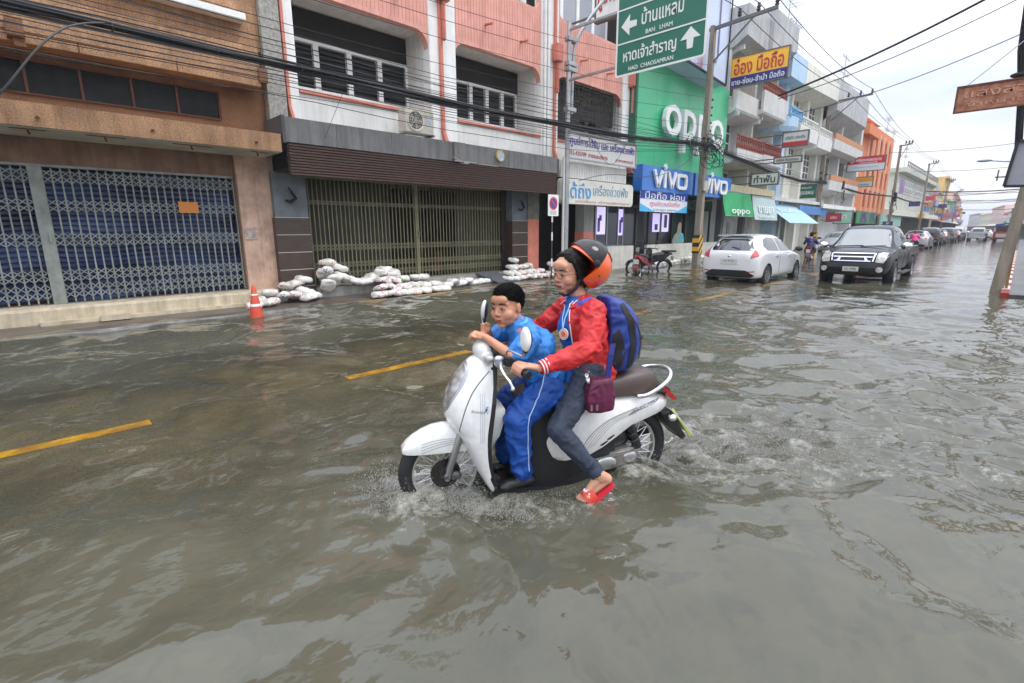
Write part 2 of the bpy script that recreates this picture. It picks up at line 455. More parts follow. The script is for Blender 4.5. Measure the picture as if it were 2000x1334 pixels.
# smooth slow swell near the viewer
for lam, a, amp in ((.9, .4, .0055), (1.3, 1.5, .006), (.62, -.5, .003), (.48, .95, .0026), (.36, 2.6, .0018), (.55, -1.2, .0022), (2.1, .9, .009), (.75, 2.2, .003)):
    Z += 1.55*amp*np.sin(2*pi/lam*((X+wx*1.6)*cos(a)+(Y+wy*1.6)*sin(a))+lam*7)*np.clip(.6/sp*.1, 0, 1)
# wake of the scooter and of the cars
def wake(Z, o, az, length, a0, wd, foamk):
    u = (cos(az), sin(az)); s = -((X-o[0])*u[0]+(Y-o[1])*u[1]); t = -(X-o[0])*u[1]+(Y-o[1])*u[0]
    half = wd+np.maximum(s, 0)*.30
    inside = 1/(1+np.exp((np.abs(t)-half)*14/(1+s.clip(0)*.25)))*(s > -.1)
    dec = np.exp(-s.clip(0)/length)
    rough = np.zeros_like(Z)
    r = np.random.default_rng(11)
    for i in range(26):
        lam = r.uniform(.08, .42); a = r.uniform(0, 2*pi); rough += (lam/.3)**.9*np.sin(2*pi/lam*((X+wx*.9)*cos(a)+(Y+wy*.9)*sin(a))+r.uniform(0, 6))*np.clip(lam/(3*sp)-1, 0, 1)
    rough /= 4.2
    arm = np.exp(-((np.abs(t)-wd-.34*s.clip(0))/(.07+.05*s.clip(0)))**2)*dec*(s > -.15)
    Zn = Z+a0*(.55*inside*dec*rough+.9*arm*np.cos((s*5.2+np.abs(t)*6)))
    fo = foamk*dec*(inside*(.50+.22*rough)+arm*.7*(.6+.4*rough))
    return Zn, fo.clip(0, 1), rough
rear = SCO_O-SU*1.25
Z, f1, rg = wake(Z, (rear.x, rear.y), SCO_AZ, 4.2, .042, .18, .85)
Z, f2, rg2 = wake(Z, (SCO_O.x+.15*SU.x, SCO_O.y+.15*SU.y), SCO_AZ, 1.1, .026, .13, 1.15)
Z, f3, _ = wake(Z, (15.1, 5.9), pi*0, 5, .03, .8, .35)
Z, f4, _ = wake(Z, (17, 3.2), pi, 6, .03, .8, .35)
du = (X-SCO_O.x)*SU.x+(Y-SCO_O.y)*SU.y; dv = (X-SCO_O.x)*SV.x+(Y-SCO_O.y)*SV.y
f5 = .5*np.exp(-((du-.08)/.42)**2-(dv/.40)**2)+.32*np.exp(-((du+.5)/.5)**2-((dv-.42)/.16)**2)
rs = np.random.default_rng(23)
for i in range(22):
    lam = rs.uniform(.09, .26); a = rs.uniform(0, 2*pi); Z += .0030*np.clip(f5*1.7, 0, 1)*(lam/.2)*np.sin(2*pi/lam*((X+wx)*cos(a)+(Y+wy)*sin(a))+rs.uniform(0, 6))
foam = np.clip(f1+f2+f3+f4+f5, 0, 1)
# swirling rough patch left of the scooter where traffic has passed
foam += .16*np.clip(warp(X+wx*3, Y+wy*3, .9, 9)*2.2-.75, 0, 1)*np.exp(-((X+.1)/2.4)**2-((Y-3.6)/1.6)**2)
foam = foam.clip(0, 1)
nx, ny = X.shape
me = bpy.data.meshes.new('flood_water')
co = np.stack([X, Y+0*X, Z], -1).reshape(-1, 3).astype(np.float32)
idx = np.arange(nx*ny).reshape(nx, ny)
fc = np.stack([idx[:-1, :-1], idx[1:, :-1], idx[1:, 1:], idx[:-1, 1:]], -1).reshape(-1, 4).astype(np.int32)
me.vertices.add(len(co)); me.vertices.foreach_set('co', co.ravel())
me.loops.add(fc.size); me.loops.foreach_set('vertex_index', fc.ravel())
me.polygons.add(len(fc)); me.polygons.foreach_set('loop_start', np.arange(0, fc.size, 4, dtype=np.int32))
me.update(calc_edges=True); me.polygons.foreach_set('use_smooth', np.ones(len(fc), bool))
at_ = me.attributes.new('foam', 'FLOAT', 'POINT'); at_.data.foreach_set('value', foam.ravel().astype(np.float32))
water = bpy.data.objects.new('flood_water', me); COL.objects.link(water); water['kind'] = 'structure'
def water_material():
    m = bpy.data.materials.new('muddy flood water'); m.use_nodes = True; t = m.node_tree; t.nodes.clear(); L = t.links.new
    N = lambda ty, **k: nn(ty, t, **k)
    geo = N('ShaderNodeNewGeometry'); sep = N('ShaderNodeSeparateXYZ'); L(geo.outputs['Position'], sep.inputs[0])
    def noise(sc, st, det=3, ro=.5, rot=0):
        mp = N('ShaderNodeMapping'); mp.inputs['Scale'].default_value = st; mp.inputs['Rotation'].default_value = (0, 0, rot); L(geo.outputs['Position'], mp.inputs[0])
        n = N('ShaderNodeTexNoise'); n.inputs['Scale'].default_value = sc; n.inputs['Detail'].default_value = det; n.inputs['Roughness'].default_value = ro; L(mp.outputs[0], n.inputs['Vector']); return n.outputs['Fac']
    def math_(op, a, b=None, c=None, clamp=False):
        n = N('ShaderNodeMath', operation=op, use_clamp=clamp)
        for i, v in enumerate((a, b, c)):
            if v is None: continue
            if isinstance(v, (int, float)): n.inputs[i].default_value = v
            else: L(v, n.inputs[i])
        return n.outputs[0]
    # micro ripples
    b1 = N('ShaderNodeBump'); b1.inputs['Strength'].default_value = .5; b1.inputs['Distance'].default_value = .013; L(noise(7, (1, 1.5, 1), 1.5, .5, .7), b1.inputs['Height'])
    far = N('ShaderNodeMapRange'); far.interpolation_type = 'SMOOTHSTEP'; far.inputs['From Min'].default_value = 8; far.inputs['From Max'].default_value = 17; far.inputs['To Max'].default_value = .32; L(sep.outputs['X'], far.inputs['Value'])
    b3 = N('ShaderNodeBump'); b3.inputs['Distance'].default_value = .05; L(far.outputs[0], b3.inputs['Strength']); L(noise(2.6, (1, 1.4, 1), 2, .5, .4), b3.inputs['Height']); L(b1.outputs[0], b3.inputs['Normal'])
    b2 = N('ShaderNodeBump'); b2.inputs['Strength'].default_value = .42; b2.inputs['Distance'].default_value = .0014; L(noise(26, (1, 1.7, 1), 2, .5, -.5), b2.inputs['Height']); L(b3.outputs[0], b2.inputs['Normal'])
    # turbidity: clearer over the crown of the road, thick elsewhere
    dy = math_('ABSOLUTE', math_('SUBTRACT', sep.outputs['Y'], YC+.15))
    mr = N('ShaderNodeMapRange'); mr.interpolation_type = 'SMOOTHSTEP'
    for k, v in (('From Min', .2), ('From Max', 2.6), ('To Min', .16), ('To Max', .96)): mr.inputs[k].default_value = v
    L(math_('ADD', dy, math_('MULTIPLY', math_('SUBTRACT', noise(.9, (1, 1, 1), 4), .5), 1.6)), mr.inputs['Value'])
    cr = N('ShaderNodeValToRGB'); e = cr.color_ramp.elements
    e[0].position = .3; e[0].color = (.054, .052, .034, 1); e[1].position = .7; e[1].color = (.096, .093, .066, 1)
    L(noise(.55, (1, 1, 1), 5, .6), cr.inputs[0])
    at = N('ShaderNodeAttribute', attribute_name='foam')
    fn = noise(20, (1, 1, 1), 8, .78)
    fm = math_('MULTIPLY', math_('SUBTRACT', math_('ADD', at.outputs['Fac'], math_('MULTIPLY', math_('SUBTRACT', fn, .5), 3.4)), .42), .9, clamp=True)
    fm = math_('MULTIPLY', fm, math_('MULTIPLY', at.outputs['Fac'], 3.5, clamp=True))
    cm = N('ShaderNodeMix', data_type='RGBA'); L(fm, cm.inputs[0]); L(cr.outputs[0], cm.inputs[6]); cm.inputs[7].default_value = (.40, .39, .34, 1)
    pb = N('ShaderNodeBsdfPrincipled'); L(cm.outputs[2], pb.inputs['Base Color']); pb.inputs['IOR'].default_value = 1.46
    rr = N('ShaderNodeMapRange'); rr.inputs['To Min'].default_value = .012; rr.inputs['To Max'].default_value = .5; L(fm, rr.inputs['Value']); L(rr.outputs[0], pb.inputs['Roughness'])
    L(b2.outputs[0], pb.inputs['Normal'])
    tr = N('ShaderNodeBsdfTransparent'); tr.inputs[0].default_value = (.86, .82, .70, 1)
    gl = N('ShaderNodeBsdfGlossy'); gl.inputs['Roughness'].default_value = .012; L(b2.outputs[0], gl.inputs['Normal'])
    fr = N('ShaderNodeFresnel'); fr.inputs['IOR'].default_value = 1.46; L(b2.outputs[0], fr.inputs['Normal'])
    cl = N('ShaderNodeMixShader'); L(fr.outputs[0], cl.inputs[0]); L(tr.outputs[0], cl.inputs[1]); L(gl.outputs[0], cl.inputs[2])
    op = math_('MAXIMUM', mr.outputs[0], fm)
    mixs = N('ShaderNodeMixShader'); L(op, mixs.inputs[0]); L(cl.outputs[0], mixs.inputs[1]); L(pb.outputs[0], mixs.inputs[2])
    out = N('ShaderNodeOutputMaterial'); L(mixs.outputs[0], out.inputs[0]); return m
me.materials.append(water_material())
# ================================================================ near shophouses
tan = mat('tan pebble wash', srgb(186, 144, 108), .85, var=.3, vs=1.6, speck=.38, sks=55, bump=.35, bs=90, grime=.28)
tan_dk = mat('brown pebble wash', srgb(132, 94, 66), .85, var=.3, vs=2, speck=.35, sks=55, bump=.3, bs=90)
plaster_br = mat('reddish brown plaster', srgb(136, 106, 86), .85, var=.3, vs=1.8, bump=.2, bs=40, grime=.25)
plaster_pk = mat('pink beige plaster', srgb(204, 170, 148), .85, var=.35, vs=2.5, bump=.2, bs=40, grime=.2)
soffit = mat('stained soffit paint', srgb(186, 182, 168), .8, var=.28, vs=1.6)
white_w = mat('weathered white paint', srgb(228, 227, 222), .75, var=.12, vs=2, grime=.12)
white_c = mat('white enamel', srgb(240, 240, 236), .5, var=.08, vs=4, grime=.1)
pink = mat('salmon ribbed render', srgb(228, 166, 150), .8, var=.12, vs=2.5, grime=.18, bump=.1, bs=60)
pink_d = mat('dark salmon paint', srgb(206, 126, 106), .75, var=.15, vs=4)
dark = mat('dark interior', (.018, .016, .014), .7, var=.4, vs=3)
black = mat('black', (.012, .012, .013), .5)
glass_d = mat('dark window glass', (.012, .014, .014), .2, spec=.2, var=.5, vs=5)
wood_f = mat('red brown window frame', srgb(92, 50, 28), .6, var=.3, vs=8)
gate_grey = mat('grey green gate paint', srgb(138, 143, 136), .55, var=.3, vs=4, metal=0)
gate_beige = mat('olive beige gate paint', srgb(130, 125, 94), .55, var=.25, vs=4)
sh_blue = mat('blue shutter paint', srgb(58, 78, 120), .34, vs=1.3, stretch=(.7, 1, 1.8), col2=srgb(20, 28, 54), coat=.2)
shut_ol = mat('olive roller shutter', srgb(62, 62, 50), .6, var=.3, vs=2)
grey_m = mat('grey metal panel', srgb(128, 126, 124), .42, var=.2, vs=1.5, grime=.35, metal=.2)
slat_br = mat('dark brown slats', srgb(78, 54, 44), .5, var=.35, vs=5, stretch=(1, 1, 6))
tile_dk = mat('dark wood tile', srgb(72, 58, 48), .35, var=.35, vs=4, stretch=(1, 1, 8))
joint_w = mat('pale tile joint', srgb(180, 178, 170), .6)
stucco_g = mat('blue grey cement', srgb(112, 118, 122), .7, var=.3, vs=3)
grey_pipe = mat('galvanised steel', srgb(170, 172, 172), .38, metal=.75, var=.2, vs=5)
rust = mat('rusty iron', srgb(110, 66, 42), .8, var=.5, vs=14)

def fold_gate(par, x0, x1, z0, z1, y, pitch, bands, m, posts=()):
    g = B(); n = int(round((x1-x0)/pitch)); px = (x1-x0)/n
    for i in range(n+1):
        x = x0+i*px; g.box(x-.011, x+.011, y-.014, y+.008, z0, z1)
    for a, b in bands:
        for i in range(n):
            xa = x0+i*px; xb = xa+px
            for s in (0, 1):
                h = (b-a)/2
                for q in range(2):
                    za = a+h*q; p1, p2 = ((xa, za), (xb, za+h)) if s else ((xa, za+h), (xb, za))
                    g.bar((p1[0], y-.02-.004*s, p1[1]), (p2[0], y-.02-.004*s, p2[1]), .0135, .004, up=(0, 1, 0))
    gt = g.build('folding_gate', m, par)
    for a, b in posts:
        q = B(); q.box(a, b, y-.05, y+.02, z0-.01, z1); q.box((a+b)/2-.006, (a+b)/2+.006, y-.054, y-.05, z0, z1)
        q.box((a+b)/2+.02, (a+b)/2+.045, y-.085, y-.05, 1.35, 1.5); q.build('gate_post', m, gt)
    q = B(); q.box(x0, x1, y-.05, y+.04, z0-.03, z0-.012); q.box(x0, x1, y-.05, y+.04, z1+.002, z1+.04); q.build('gate_rail', m, gt)
    return gt
def corr(x0, x1, z0, z1, y, pitch, amp, m, par, name='roller_shutter', dent=0):
    rings = []; z = z0
    while z < z1:
        for d, dz in ((0, 0), (-amp, .25), (-amp, .75), (0, 1)):
            rings.append((z+dz*pitch, y+d))
        z += pitch
    nx_ = 30; b = B(); vs = []; rnd = random.Random(4)
    for (zz, yy) in rings:
        for i in range(nx_+1):
            x = x0+(x1-x0)*i/nx_
            k = dent*mnoise.noise(Vector((x*1.1, zz*1.4, 3)))
            vs.append((x, yy+k*.25, zz+k*.35*(1 if zz < 1.6 else .3)))
    fs = [(r*(nx_+1)+i, r*(nx_+1)+i+1, (r+1)*(nx_+1)+i+1, (r+1)*(nx_+1)+i) for r in range(len(rings)-1) for i in range(nx_)]
    b.add(vs, fs); return b.build(name, m, par, fix=False)

# ---- 1. tan pebble-wash shophouse
t1 = thing('shophouse', 'tan pebble wash shophouse with closed grey folding gate over blue shutter', 'building', (4.2, 11.3, 0), world=True)
w = B(); w.plate([[(-9, -.5), (4.2, -.5), (4.2, 3.04), (-9, 3.04)], [(-4.5, .331), (3.44, .331), (3.44, 2.56), (-4.5, 2.56)]], 11.3, 11.55)
w.box(-9, 4.2, 14, 14.2, -.4, 9); w.build('wall', plaster_br, t1)
w = B(); w.box(3.47, 4.2, 11.22, 11.3, .05, 3.0); w.box(3.80, 3.85, 11.215, 11.22, .05, 2.9); w.build('pillar', plaster_pk, t1, bevel=.01)
w = B(); w.loft([[(-9, 10.98, -.3), (-9, 10.96, .27), (-9, 11.0, .315), (-9, 11.34, .325), (-9, 11.34, -.3)], [(3.95, 10.98, -.3), (3.95, 10.96, .27), (3.95, 11.0, .31), (3.95, 11.34, .325), (3.95, 11.34, -.3)]]); w.box(.2, 3.9, 10.8, 10.97, -.2, .1); w.build('plinth', cream, t1)
w = B(); w.loft([[(x, 10.3, 3.0), (x, 10.3, 3.33), (x, 11.3, 3.42), (x, 11.3, 3.035)] for x in (-9, 4.06)]); cn = w.build('canopy', tan, t1)
w = B(); w.box(-9, 4.04, 10.34, 11.29, 2.985, 2.999); w.build('soffit', soffit, cn)
w = B()
for x in (-.2, .62, 2.0, 3.6): w.cyl((x, 10.32, 3.13), (x, 10.24, 3.12), .022, n=8)
w.build('drain_stub', rust, cn)
w = B()
for x, r_ in ((.5, .2), (1.4, .25), (2.6, .3), (3.7, .15)): w.bar((x, 10.6, 2.99), (x+.02, 10.62, 2.93), .02); w.box(x-r_, x+r_, 10.45, 10.5, 2.978, 2.984)
w.build('rusty_patch', rust, cn)
w = B()                        # upper wall with transom windows
w.plate([[(-9, 3.3), (4.2, 3.3), (4.2, 5.1), (-9, 5.1)], [(-6, 3.62), (3.36, 3.62), (3.36, 4.12), (-6, 4.12)]], 11.3, 11.5)
w.build('upper_wall', tan_dk, t1)
mull = [-3.4, -2.72, -2.05, -1.4, -.72, -.05, .63, 1.3, 1.98, 2.65, 3.34]
for i in range(len(mull)-1):
    a, b = mull[i], mull[i+1]
    q = B(); q.plate([[(a, 3.615), (b, 3.615), (b, 4.125), (a, 4.125)], [(a+.018, 3.64), (b-.018, 3.64), (b-.018, 4.1), (a+.018, 4.1)]], 11.27, 11.33)
    f = q.build('window', wood_f, t1); q = B(); q.box(a+.018, b-.018, 11.31, 11.318, 3.64, 4.1); q.build('pane', glass_d, f)
w = B(); w.box(-9, 4.04, 10.95, 11.3, 4.27, 4.98); bd = w.build('wall_band', tan, t1, bevel=.006)
w = B(); w.box(-9, 4.04, 10.946, 10.95, 4.42, 4.434)
for x in (-1.4, -.05, 1.31, 2.64): w.box(x-.006, x+.006, 11.292, 11.3, 4.12, 4.27); w.box(x-.008, x+.008, 10.946, 10.95, 4.27, 4.42)
w.build('groove', wood_f, bd)
w = B(); w.box(.5, .69, 10.75, 10.95, 4.3, 4.55); w.box(.56, .69, 10.8, 10.95, 4.18, 4.3); w.box(4.0, 4.16, 10.9, 11.1, 4.35, 4.6); w.build('beam_end', tan_dk, t1)
w = B(); w.box(-9, 4.2, 11.25, 11.5, 4.99, 9.5)
for x in (2.65,): w.box(x-.006, x+.006, 11.242, 11.25, 5.0, 5.7)
w.build('upper_wall', tan, t1)
w = B(); w.box(-9, 3.9, 10.98, 11.25, 5.41, 5.53); w.build('ledge', white_c, t1, bevel=.01)
w = B(); w.box(-9, 3.1, 11.18, 11.25, 5.53, 6.9); w.build('window_surround', white_c, t1)
corr(-4.5, 3.44, .33, 2.58, 11.52, .085, .02, sh_blue, t1, dent=.22)
fold_gate(t1, -4.45, 3.42, .345, 2.54, 11.33, .118, ((.42, .66), (.70, .9), (1.28, 1.5), (1.84, 2.04), (2.3, 2.5)), gate_grey, ((.43, .60),))
w = B(); w.box(2.42, 2.74, 11.255, 11.265, 1.86, 2.06)
for i in range(4): w.box(2.425, 2.735, 11.25, 11.255, 1.875+i*.045, 1.9+i*.045)
sgn = w.build('notice_plate', mat('orange notice', srgb(206, 132, 62), .6), t1)
tag(sgn, 'small orange notice plate fixed on the grey folding gate')
w = B(); w.box(3.5, 3.75, 11.2, 11.21, 1.35, 1.6); w.build('faded_poster', mat('faded paper', srgb(186, 168, 158), .8, var=.4, vs=12), t1)

# ---- 2. white and salmon shophouse block
t2 = thing('shophouse', 'white shophouse block with salmon spandrels and round cornered balcony openings', 'building', (11.1, 11.3, 0), world=True)
w = B(); w.box(4.22, 17.9, 14.5, 14.7, -.4, 10); w.box(4.2, 17.9, 11.3, 14.5, 3.45, 3.6); w.box(4.2, 4.3, 11.5, 14.5, -.4, 10)
w.build('wall', white_w, t2)
w = B(); w.box(4.21, 4.58, 11.12, 11.5, 3.4, 10); 
w.build('pier', mat('patterned grey pier', srgb(176, 174, 166), .8, var=.5, vs=16, col2=srgb(132, 128, 120)), t2)
bays = ((4.88, 8.30), (9.14, 12.53), (13.32, 17.03))
for x0, x1 in ((4.68, 4.88), (8.30, 9.14), (12.53, 13.32), (17.03, 17.5)):
    w = B(); w.box(x0, x1, 11.18, 11.5, 3.5, 10); w.build('pilaster', white_c, t2, bevel=.012)
for xc, wd_ in ((4.63, .05), (8.62, .085), (13.1, .08), (17.58, .09)):
    w = B(); w.box(xc-wd_/2, xc+wd_/2, 11.1, 11.3, 4.05, 10)
    w.loft([[(xc-wd_/2, 11.1, 4.06), (xc+wd_/2, 11.1, 4.06), (xc+wd_/2, 11.3, 4.06), (xc-wd_/2, 11.3, 4.06)], [(xc+wd_*.3, 11.0, 3.66), (xc+wd_*1.5, 11.0, 3.66), (xc+wd_*1.5, 11.3, 3.66), (xc+wd_*.3, 11.3, 3.66)]])
    w.build('trim_strip', pink_d, t2)
for xc, z in ((8.66, 7.1), (13.12, 6.65), (17.5, 6.7)):
    w = B(); w.box(xc-.15, xc+.17, 10.95, 11.18, z, z+.5); w.box(xc-.03, xc+.05, 11.0, 11.1, z-.9, z); w.build('rain_hopper', pink_d, t2, bevel=.02)
for x in (12.62, 12.78): 
    w = B(); w.cyl((x, 11.13, 3.6), (x, 11.13, 10), .045, n=10); w.build('drain_pipe', white_c, t2, smooth=True)
for bi, (x0, x1) in enumerate(bays):
    r_ = .38; arc = lambda cx, cz, a0, a1, r=r_: [(cx+r*cos(radians(a0+(a1-a0)*i/7)), cz+r*sin(radians(a0+(a1-a0)*i/7))) for i in range(8)]
    top = 6.36
    poly = [(x0, top-r_)]+arc(x0+r_, top-r_, 180, 90)[1:]+arc(x1-r_, top-r_, 90, 0)+[(x1, 7.98)]
    # upper opening with round lower corners
    poly += [(x1, 8.36)]+arc(x1-r_, 8.36, 0, -90)[1:]+arc(x0+r_, 8.36, -90, -180)
    w = B(); w.plate([poly], 11.24, 11.42); sp_ = w.build('spandrel', pink, t2)
    w = B(); x = x0+.07
    while x < x1: w.box(x-.004, x+.004, 11.235, 11.2405, 6.45, 7.9); x += .105
    w.build('rib', pink_d, sp_)
    for k, fx in enumerate((.33, .74)):
        xx = x0+(x1-x0)*fx; w = B(); w.cyl((xx, 11.24, 7.02-.1*k), (xx, 10.95, 6.98-.1*k), .035, n=10); w.build('spout', pink_d, sp_)
    w = B(); w.box(x0, x1, 11.24, 11.42, 3.5, 4.37); w.build('parapet', white_w, t2)
    w = B(); w.box(x0+.02, x1-.02, 11.19, 11.42, 4.372, 4.445); w.build('coping', pink_d, t2, bevel=.008)
    w = B(); w.box(x0-.2, x1+.2, 11.42, 13.2, 6.45, 6.6); w.box(x0-.2, x1+.2, 11.43, 13.2, 4.0, 4.1)
    w.box(x0-.25, x0-.02, 11.42, 13.2, 3.6, 6.45); w.box(x1+.02, x1+.25, 11.42, 13.2, 3.6, 6.45); w.build('balcony_shell', white_w, t2)
    w = B(); w.plate([[(x0-.02, 4.1), (x1+.02, 4.1), (x1+.02, 6.45), (x0-.02, 6.45)], [(x0+.05, 4.7), (x1-.1, 4.7), (x1-.1, 5.79), (x0+.05, 5.79)]], 12.32, 12.45); w.build('rear_wall', white_w, t2)
    w = B(); w.box(x0, x1+.1, 12.25, 12.33, 5.82, 6.42); w.build('dark_panel', dark, t2)  # plain dark panel above the recessed windows
    n = 5; xs0 = x0+.1; pw = (x1-.05-xs0)/n if bi else (x1+.02-xs0)/4
    for i in range(n if bi else 4):
        a = xs0+i*pw; b = a+pw
        q = B(); q.plate([[(a, 4.7), (b, 4.7), (b, 5.8), (a, 5.8)], [(a+.065, 4.77), (b-.065, 4.77), (b-.065, 5.73), (a+.065, 5.73)]], 12.22, 12.3)
        f = q.build('window', white_c, t2, bevel=.006)
        q = B()
        for k in range(10): q.bar((a+.065, 12.27, 4.82+k*.096), (b-.065, 12.27, 4.82+k*.096), .085, .006, up=(0, -.35, .94))
        q.box(a+.065, b-.065, 12.31, 12.32, 4.77, 5.73); q.build('louvre', mat('dark louvre glass', (.045, .05, .048), .5, var=.3, vs=3, spec=.3), f)
    # storey above
    w = B(); w.box(x0-.1, x1+.1, 12.4, 12.5, 7.9, 10); w.box(x0, x1, 11.42, 12.4, 7.9, 7.98); w.build('rear_wall', dark, t2)
    for i in range(4):
        a = x0+.1+i*(x1-x0-.2)/4; b = a+(x1-x0-.2)/4
        q = B(); q.plate([[(a, 8.0), (b, 8.0), (b, 9.7), (a, 9.7)], [(a+.08, 8.1), (b-.08, 8.1), (b-.08, 9.6), (a+.08, 9.6)]], 11.9, 11.96); f = q.build('window', white_c, t2)
        q = B(); q.box(a+.08, b-.08, 11.93, 11.94, 8.1, 9.6); q.build('pane', mat('pale reflecting glass', (.35, .37, .40), .15), f)
w = B()                           # grille over the third bay
for i in range(19): w.box(13.35+i*.2, 13.362+i*.2, 11.30, 11.312, 4.4, 6.4)
for i in range(8): w.box(13.32, 17.03, 11.30, 11.31, 4.6+i*.23, 4.61+i*.23)
w.build('window_grille', mat('grille iron', (.06, .06, .055), .6), t2)
w = B(); w.box(13.3, 17.05, 11.6, 11.62, 5.3, 6.4); w.box(13.3, 15.0, 11.58, 11.6, 4.4, 5.5); w.build('dark_sheet', dark, t2)  # plain dark sheets behind the third bay grille
# grey fascia and slatted awning
w = B()
for a, b, yy in ((4.16, 5.2, 0), (5.205, 6.5, 0), (6.505, 8.25, 0), (8.255, 8.62, -.05), (8.625, 10.2, 0), (10.205, 11.6, 0), (11.605, 12.28, 0)):
    w.box(a, b, 10.3+yy, 10.36, 3.2, 3.66)
w.box(4.16, 12.28, 10.36, 11.18, 3.56, 3.64); fa = w.build('metal_fascia', grey_m, t2, bevel=.004)
w = B(); w.box(4.1, 4.159, 10.3, 11.2, 3.18, 3.68); w.box(12.285, 12.36, 10.3, 11.2, 3.1, 3.62); w.build('fascia_return', mat('dark grey metal', srgb(78, 78, 80), .5), t2)
w = B(); w.box(4.18, 12.27, 10.36, 10.39, 2.6, 3.2); w.box(4.18, 12.27, 10.39, 11.2, 2.7, 2.74); aw = w.build('awning', mat('awning backing', (.03, .024, .02), .7), t2)
w = B()
for i in range(11): w.bar((4.2, 10.335, 2.62+i*.054), (12.26, 10.335, 2.62+i*.054), .03, .035)
w.build('slat', slat_br, aw)
w = B(); w.bar((8.25, 10.0, 3.16), (8.25, 10.3, 3.3), .03); w.bar((8.05, 10.0, 3.17), (8.75, 10.0, 3.17), .025); w.box(8.3, 8.46, 9.94, 10.06, 3.12, 3.18); w.bar((8.9, 10.1, 3.17), (9.6, 10.1, 3.17), .02); w.bar((8.9, 10.1, 3.17), (8.9, 10.3, 3.2), .02); w.bar((9.6, 10.1, 3.17), (9.6, 10.3, 3.2), .02); w.build('lamp_bracket', mat('pale bracket', srgb(150, 148, 142), .5), fa)
w = B(); w.lathe([(.15, 0), (.15, .05), (.13, .06), (.128, .045), (0, .045)], (9.85, 10.3, 3.47), (0, -1, 0)); o = w.build('round_badge', mat('brass rim', srgb(190, 160, 96), .4), fa, smooth=True)
w = B(); w.lathe([(.127, 0), (.127, .005), (0, .005)], (9.85, 10.254, 3.47), (0, -1, 0)); w.build('face', mat('badge face', srgb(196, 206, 206), .5, var=.3, vs=30), o)
# ground floor of the block
for (a, b) in ((4.10, 4.80), (11.12, 11.77)):
    w = B(); w.box(a, b, 11.1, 11.5, 1.8, 2.72); w.build('pillar_head', stucco_g, t2)
    w = B(); w.box(a-.03, b, 11.06, 11.5, -.2, 1.79); p_ = w.build('pillar', tile_dk, t2)
    w = B()
    for z in (.32, .69, 1.06, 1.43, 1.79): w.box(a-.03, b, 11.052, 11.0598, z, z+.014)
    w.build('tile_joint', joint_w, p_)
w = B(); w.box(11.78, 12.3, 11.05, 11.5, -.1, 1.86); w.build('column', pink_d, t2, bevel=.01)
w = B(); w.box(11.78, 12.3, 11.05, 11.5, 1.863, 3.1); w.build('column_head', mat('grimy grey paint', srgb(120, 118, 110), .8, var=.3, vs=5), t2)
w = B()                            # dancer shaped wall lamps on the pillar heads
for x in (4.45, 11.5):
    w.tube([(x-.13, 11.05, 2.15), (x-.02, 11.03, 2.12), (x+.1, 11.04, 2.2), (x+.02, 11.03, 2.3), (x-.05, 11.04, 2.42)], [.02, .035, .03, .03, .012], 8)
w.build('wall_ornament', black, t2, smooth=True)
w = B(); w.box(4.8, 11.1, 10.95, 11.4, -.2, .27); w.build('step', conc, t2, bevel=.01)
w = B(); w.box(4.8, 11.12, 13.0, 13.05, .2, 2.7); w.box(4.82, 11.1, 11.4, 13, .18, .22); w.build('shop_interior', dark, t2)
w = B()
for i in range(26): w.box(4.85+i*.088, 4.93+i*.088, 11.62, 11.635, .25, 2.68)
for i in range(20): w.box(9.35+i*.088, 9.43+i*.088, 11.62, 11.635, .25, 2.68)
w.build('inner_panel', shut_ol, t2)
w = B(); w.box(7.3, 7.5, 12.4, 12.5, .3, .75); w.box(9.0, 9.2, 12.2, 12.5, .3, .9); w.build('stored_goods', mat('dim red plastic', (.10, .008, .008), .6), t2)
fold_gate(t2, 4.86, 11.08, .3, 2.66, 11.42, .108, ((.42, .58), (.66, .80), (1.06, 1.22), (2.1, 2.2)), gate_beige, ((7.78, 7.88),))
w = B(); w.box(10.92, 11.12, 11.36, 11.5, .25, 2.7); w.build('jamb', mat('dark brown jamb', (.03, .018, .014), .5), t2)
# right hand shop of the block
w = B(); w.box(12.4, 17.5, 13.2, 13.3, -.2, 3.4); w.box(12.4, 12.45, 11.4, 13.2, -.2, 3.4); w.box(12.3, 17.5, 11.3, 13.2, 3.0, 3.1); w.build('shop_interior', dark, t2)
w = B(); w.box(14.75, 15.35, 11.1, 11.5, -.1, 1.45); w.build('column', pink_d, t2)
w = B(); w.box(14.76, 15.34, 11.11, 11.5, 1.452, 3.1); w.build('column_head', mat('grey paint', srgb(150, 150, 146), .8, grime=.3), t2)
w = B()
for x in (15.6, 16.35, 17.1, 17.46): w.box(x-.03, x+.03, 11.2, 11.26, .9, 2.5)
w.box(15.6, 17.5, 11.2, 11.26, 2.44, 2.5); w.box(15.6, 17.5, 11.205, 11.255, .88, .93)
sf = w.build('shop_front', mat('brushed aluminium', srgb(150, 152, 156), .4, metal=.6), t2)
w = B(); w.box(15.63, 17.44, 11.225, 11.235, .93, 2.44); w.build('pane', mat('shop glass', (.03, .035, .045), .08), sf)
lit = mat('lit phone poster', (.62, .56, .92), .5, emit=.7)
for (a, b, c, d) in ((15.65, 16.2, 1.35, 2.35), (17.1, 17.4, 1.3, 2.3)):
    w = B(); w.box(a, b, 11.19, 11.198, c, d); o = w.build('light_box', lit, t2); w = B(); w.box(a+.05, a+.2, 11.18, 11.189, c+.1, c+.6); w.box(a+.15, a+.3, 11.18, 11.189, c+.5, c+.7); w.build('printed_phone', mat('poster purple', (.16, .06, .3), .5), o)
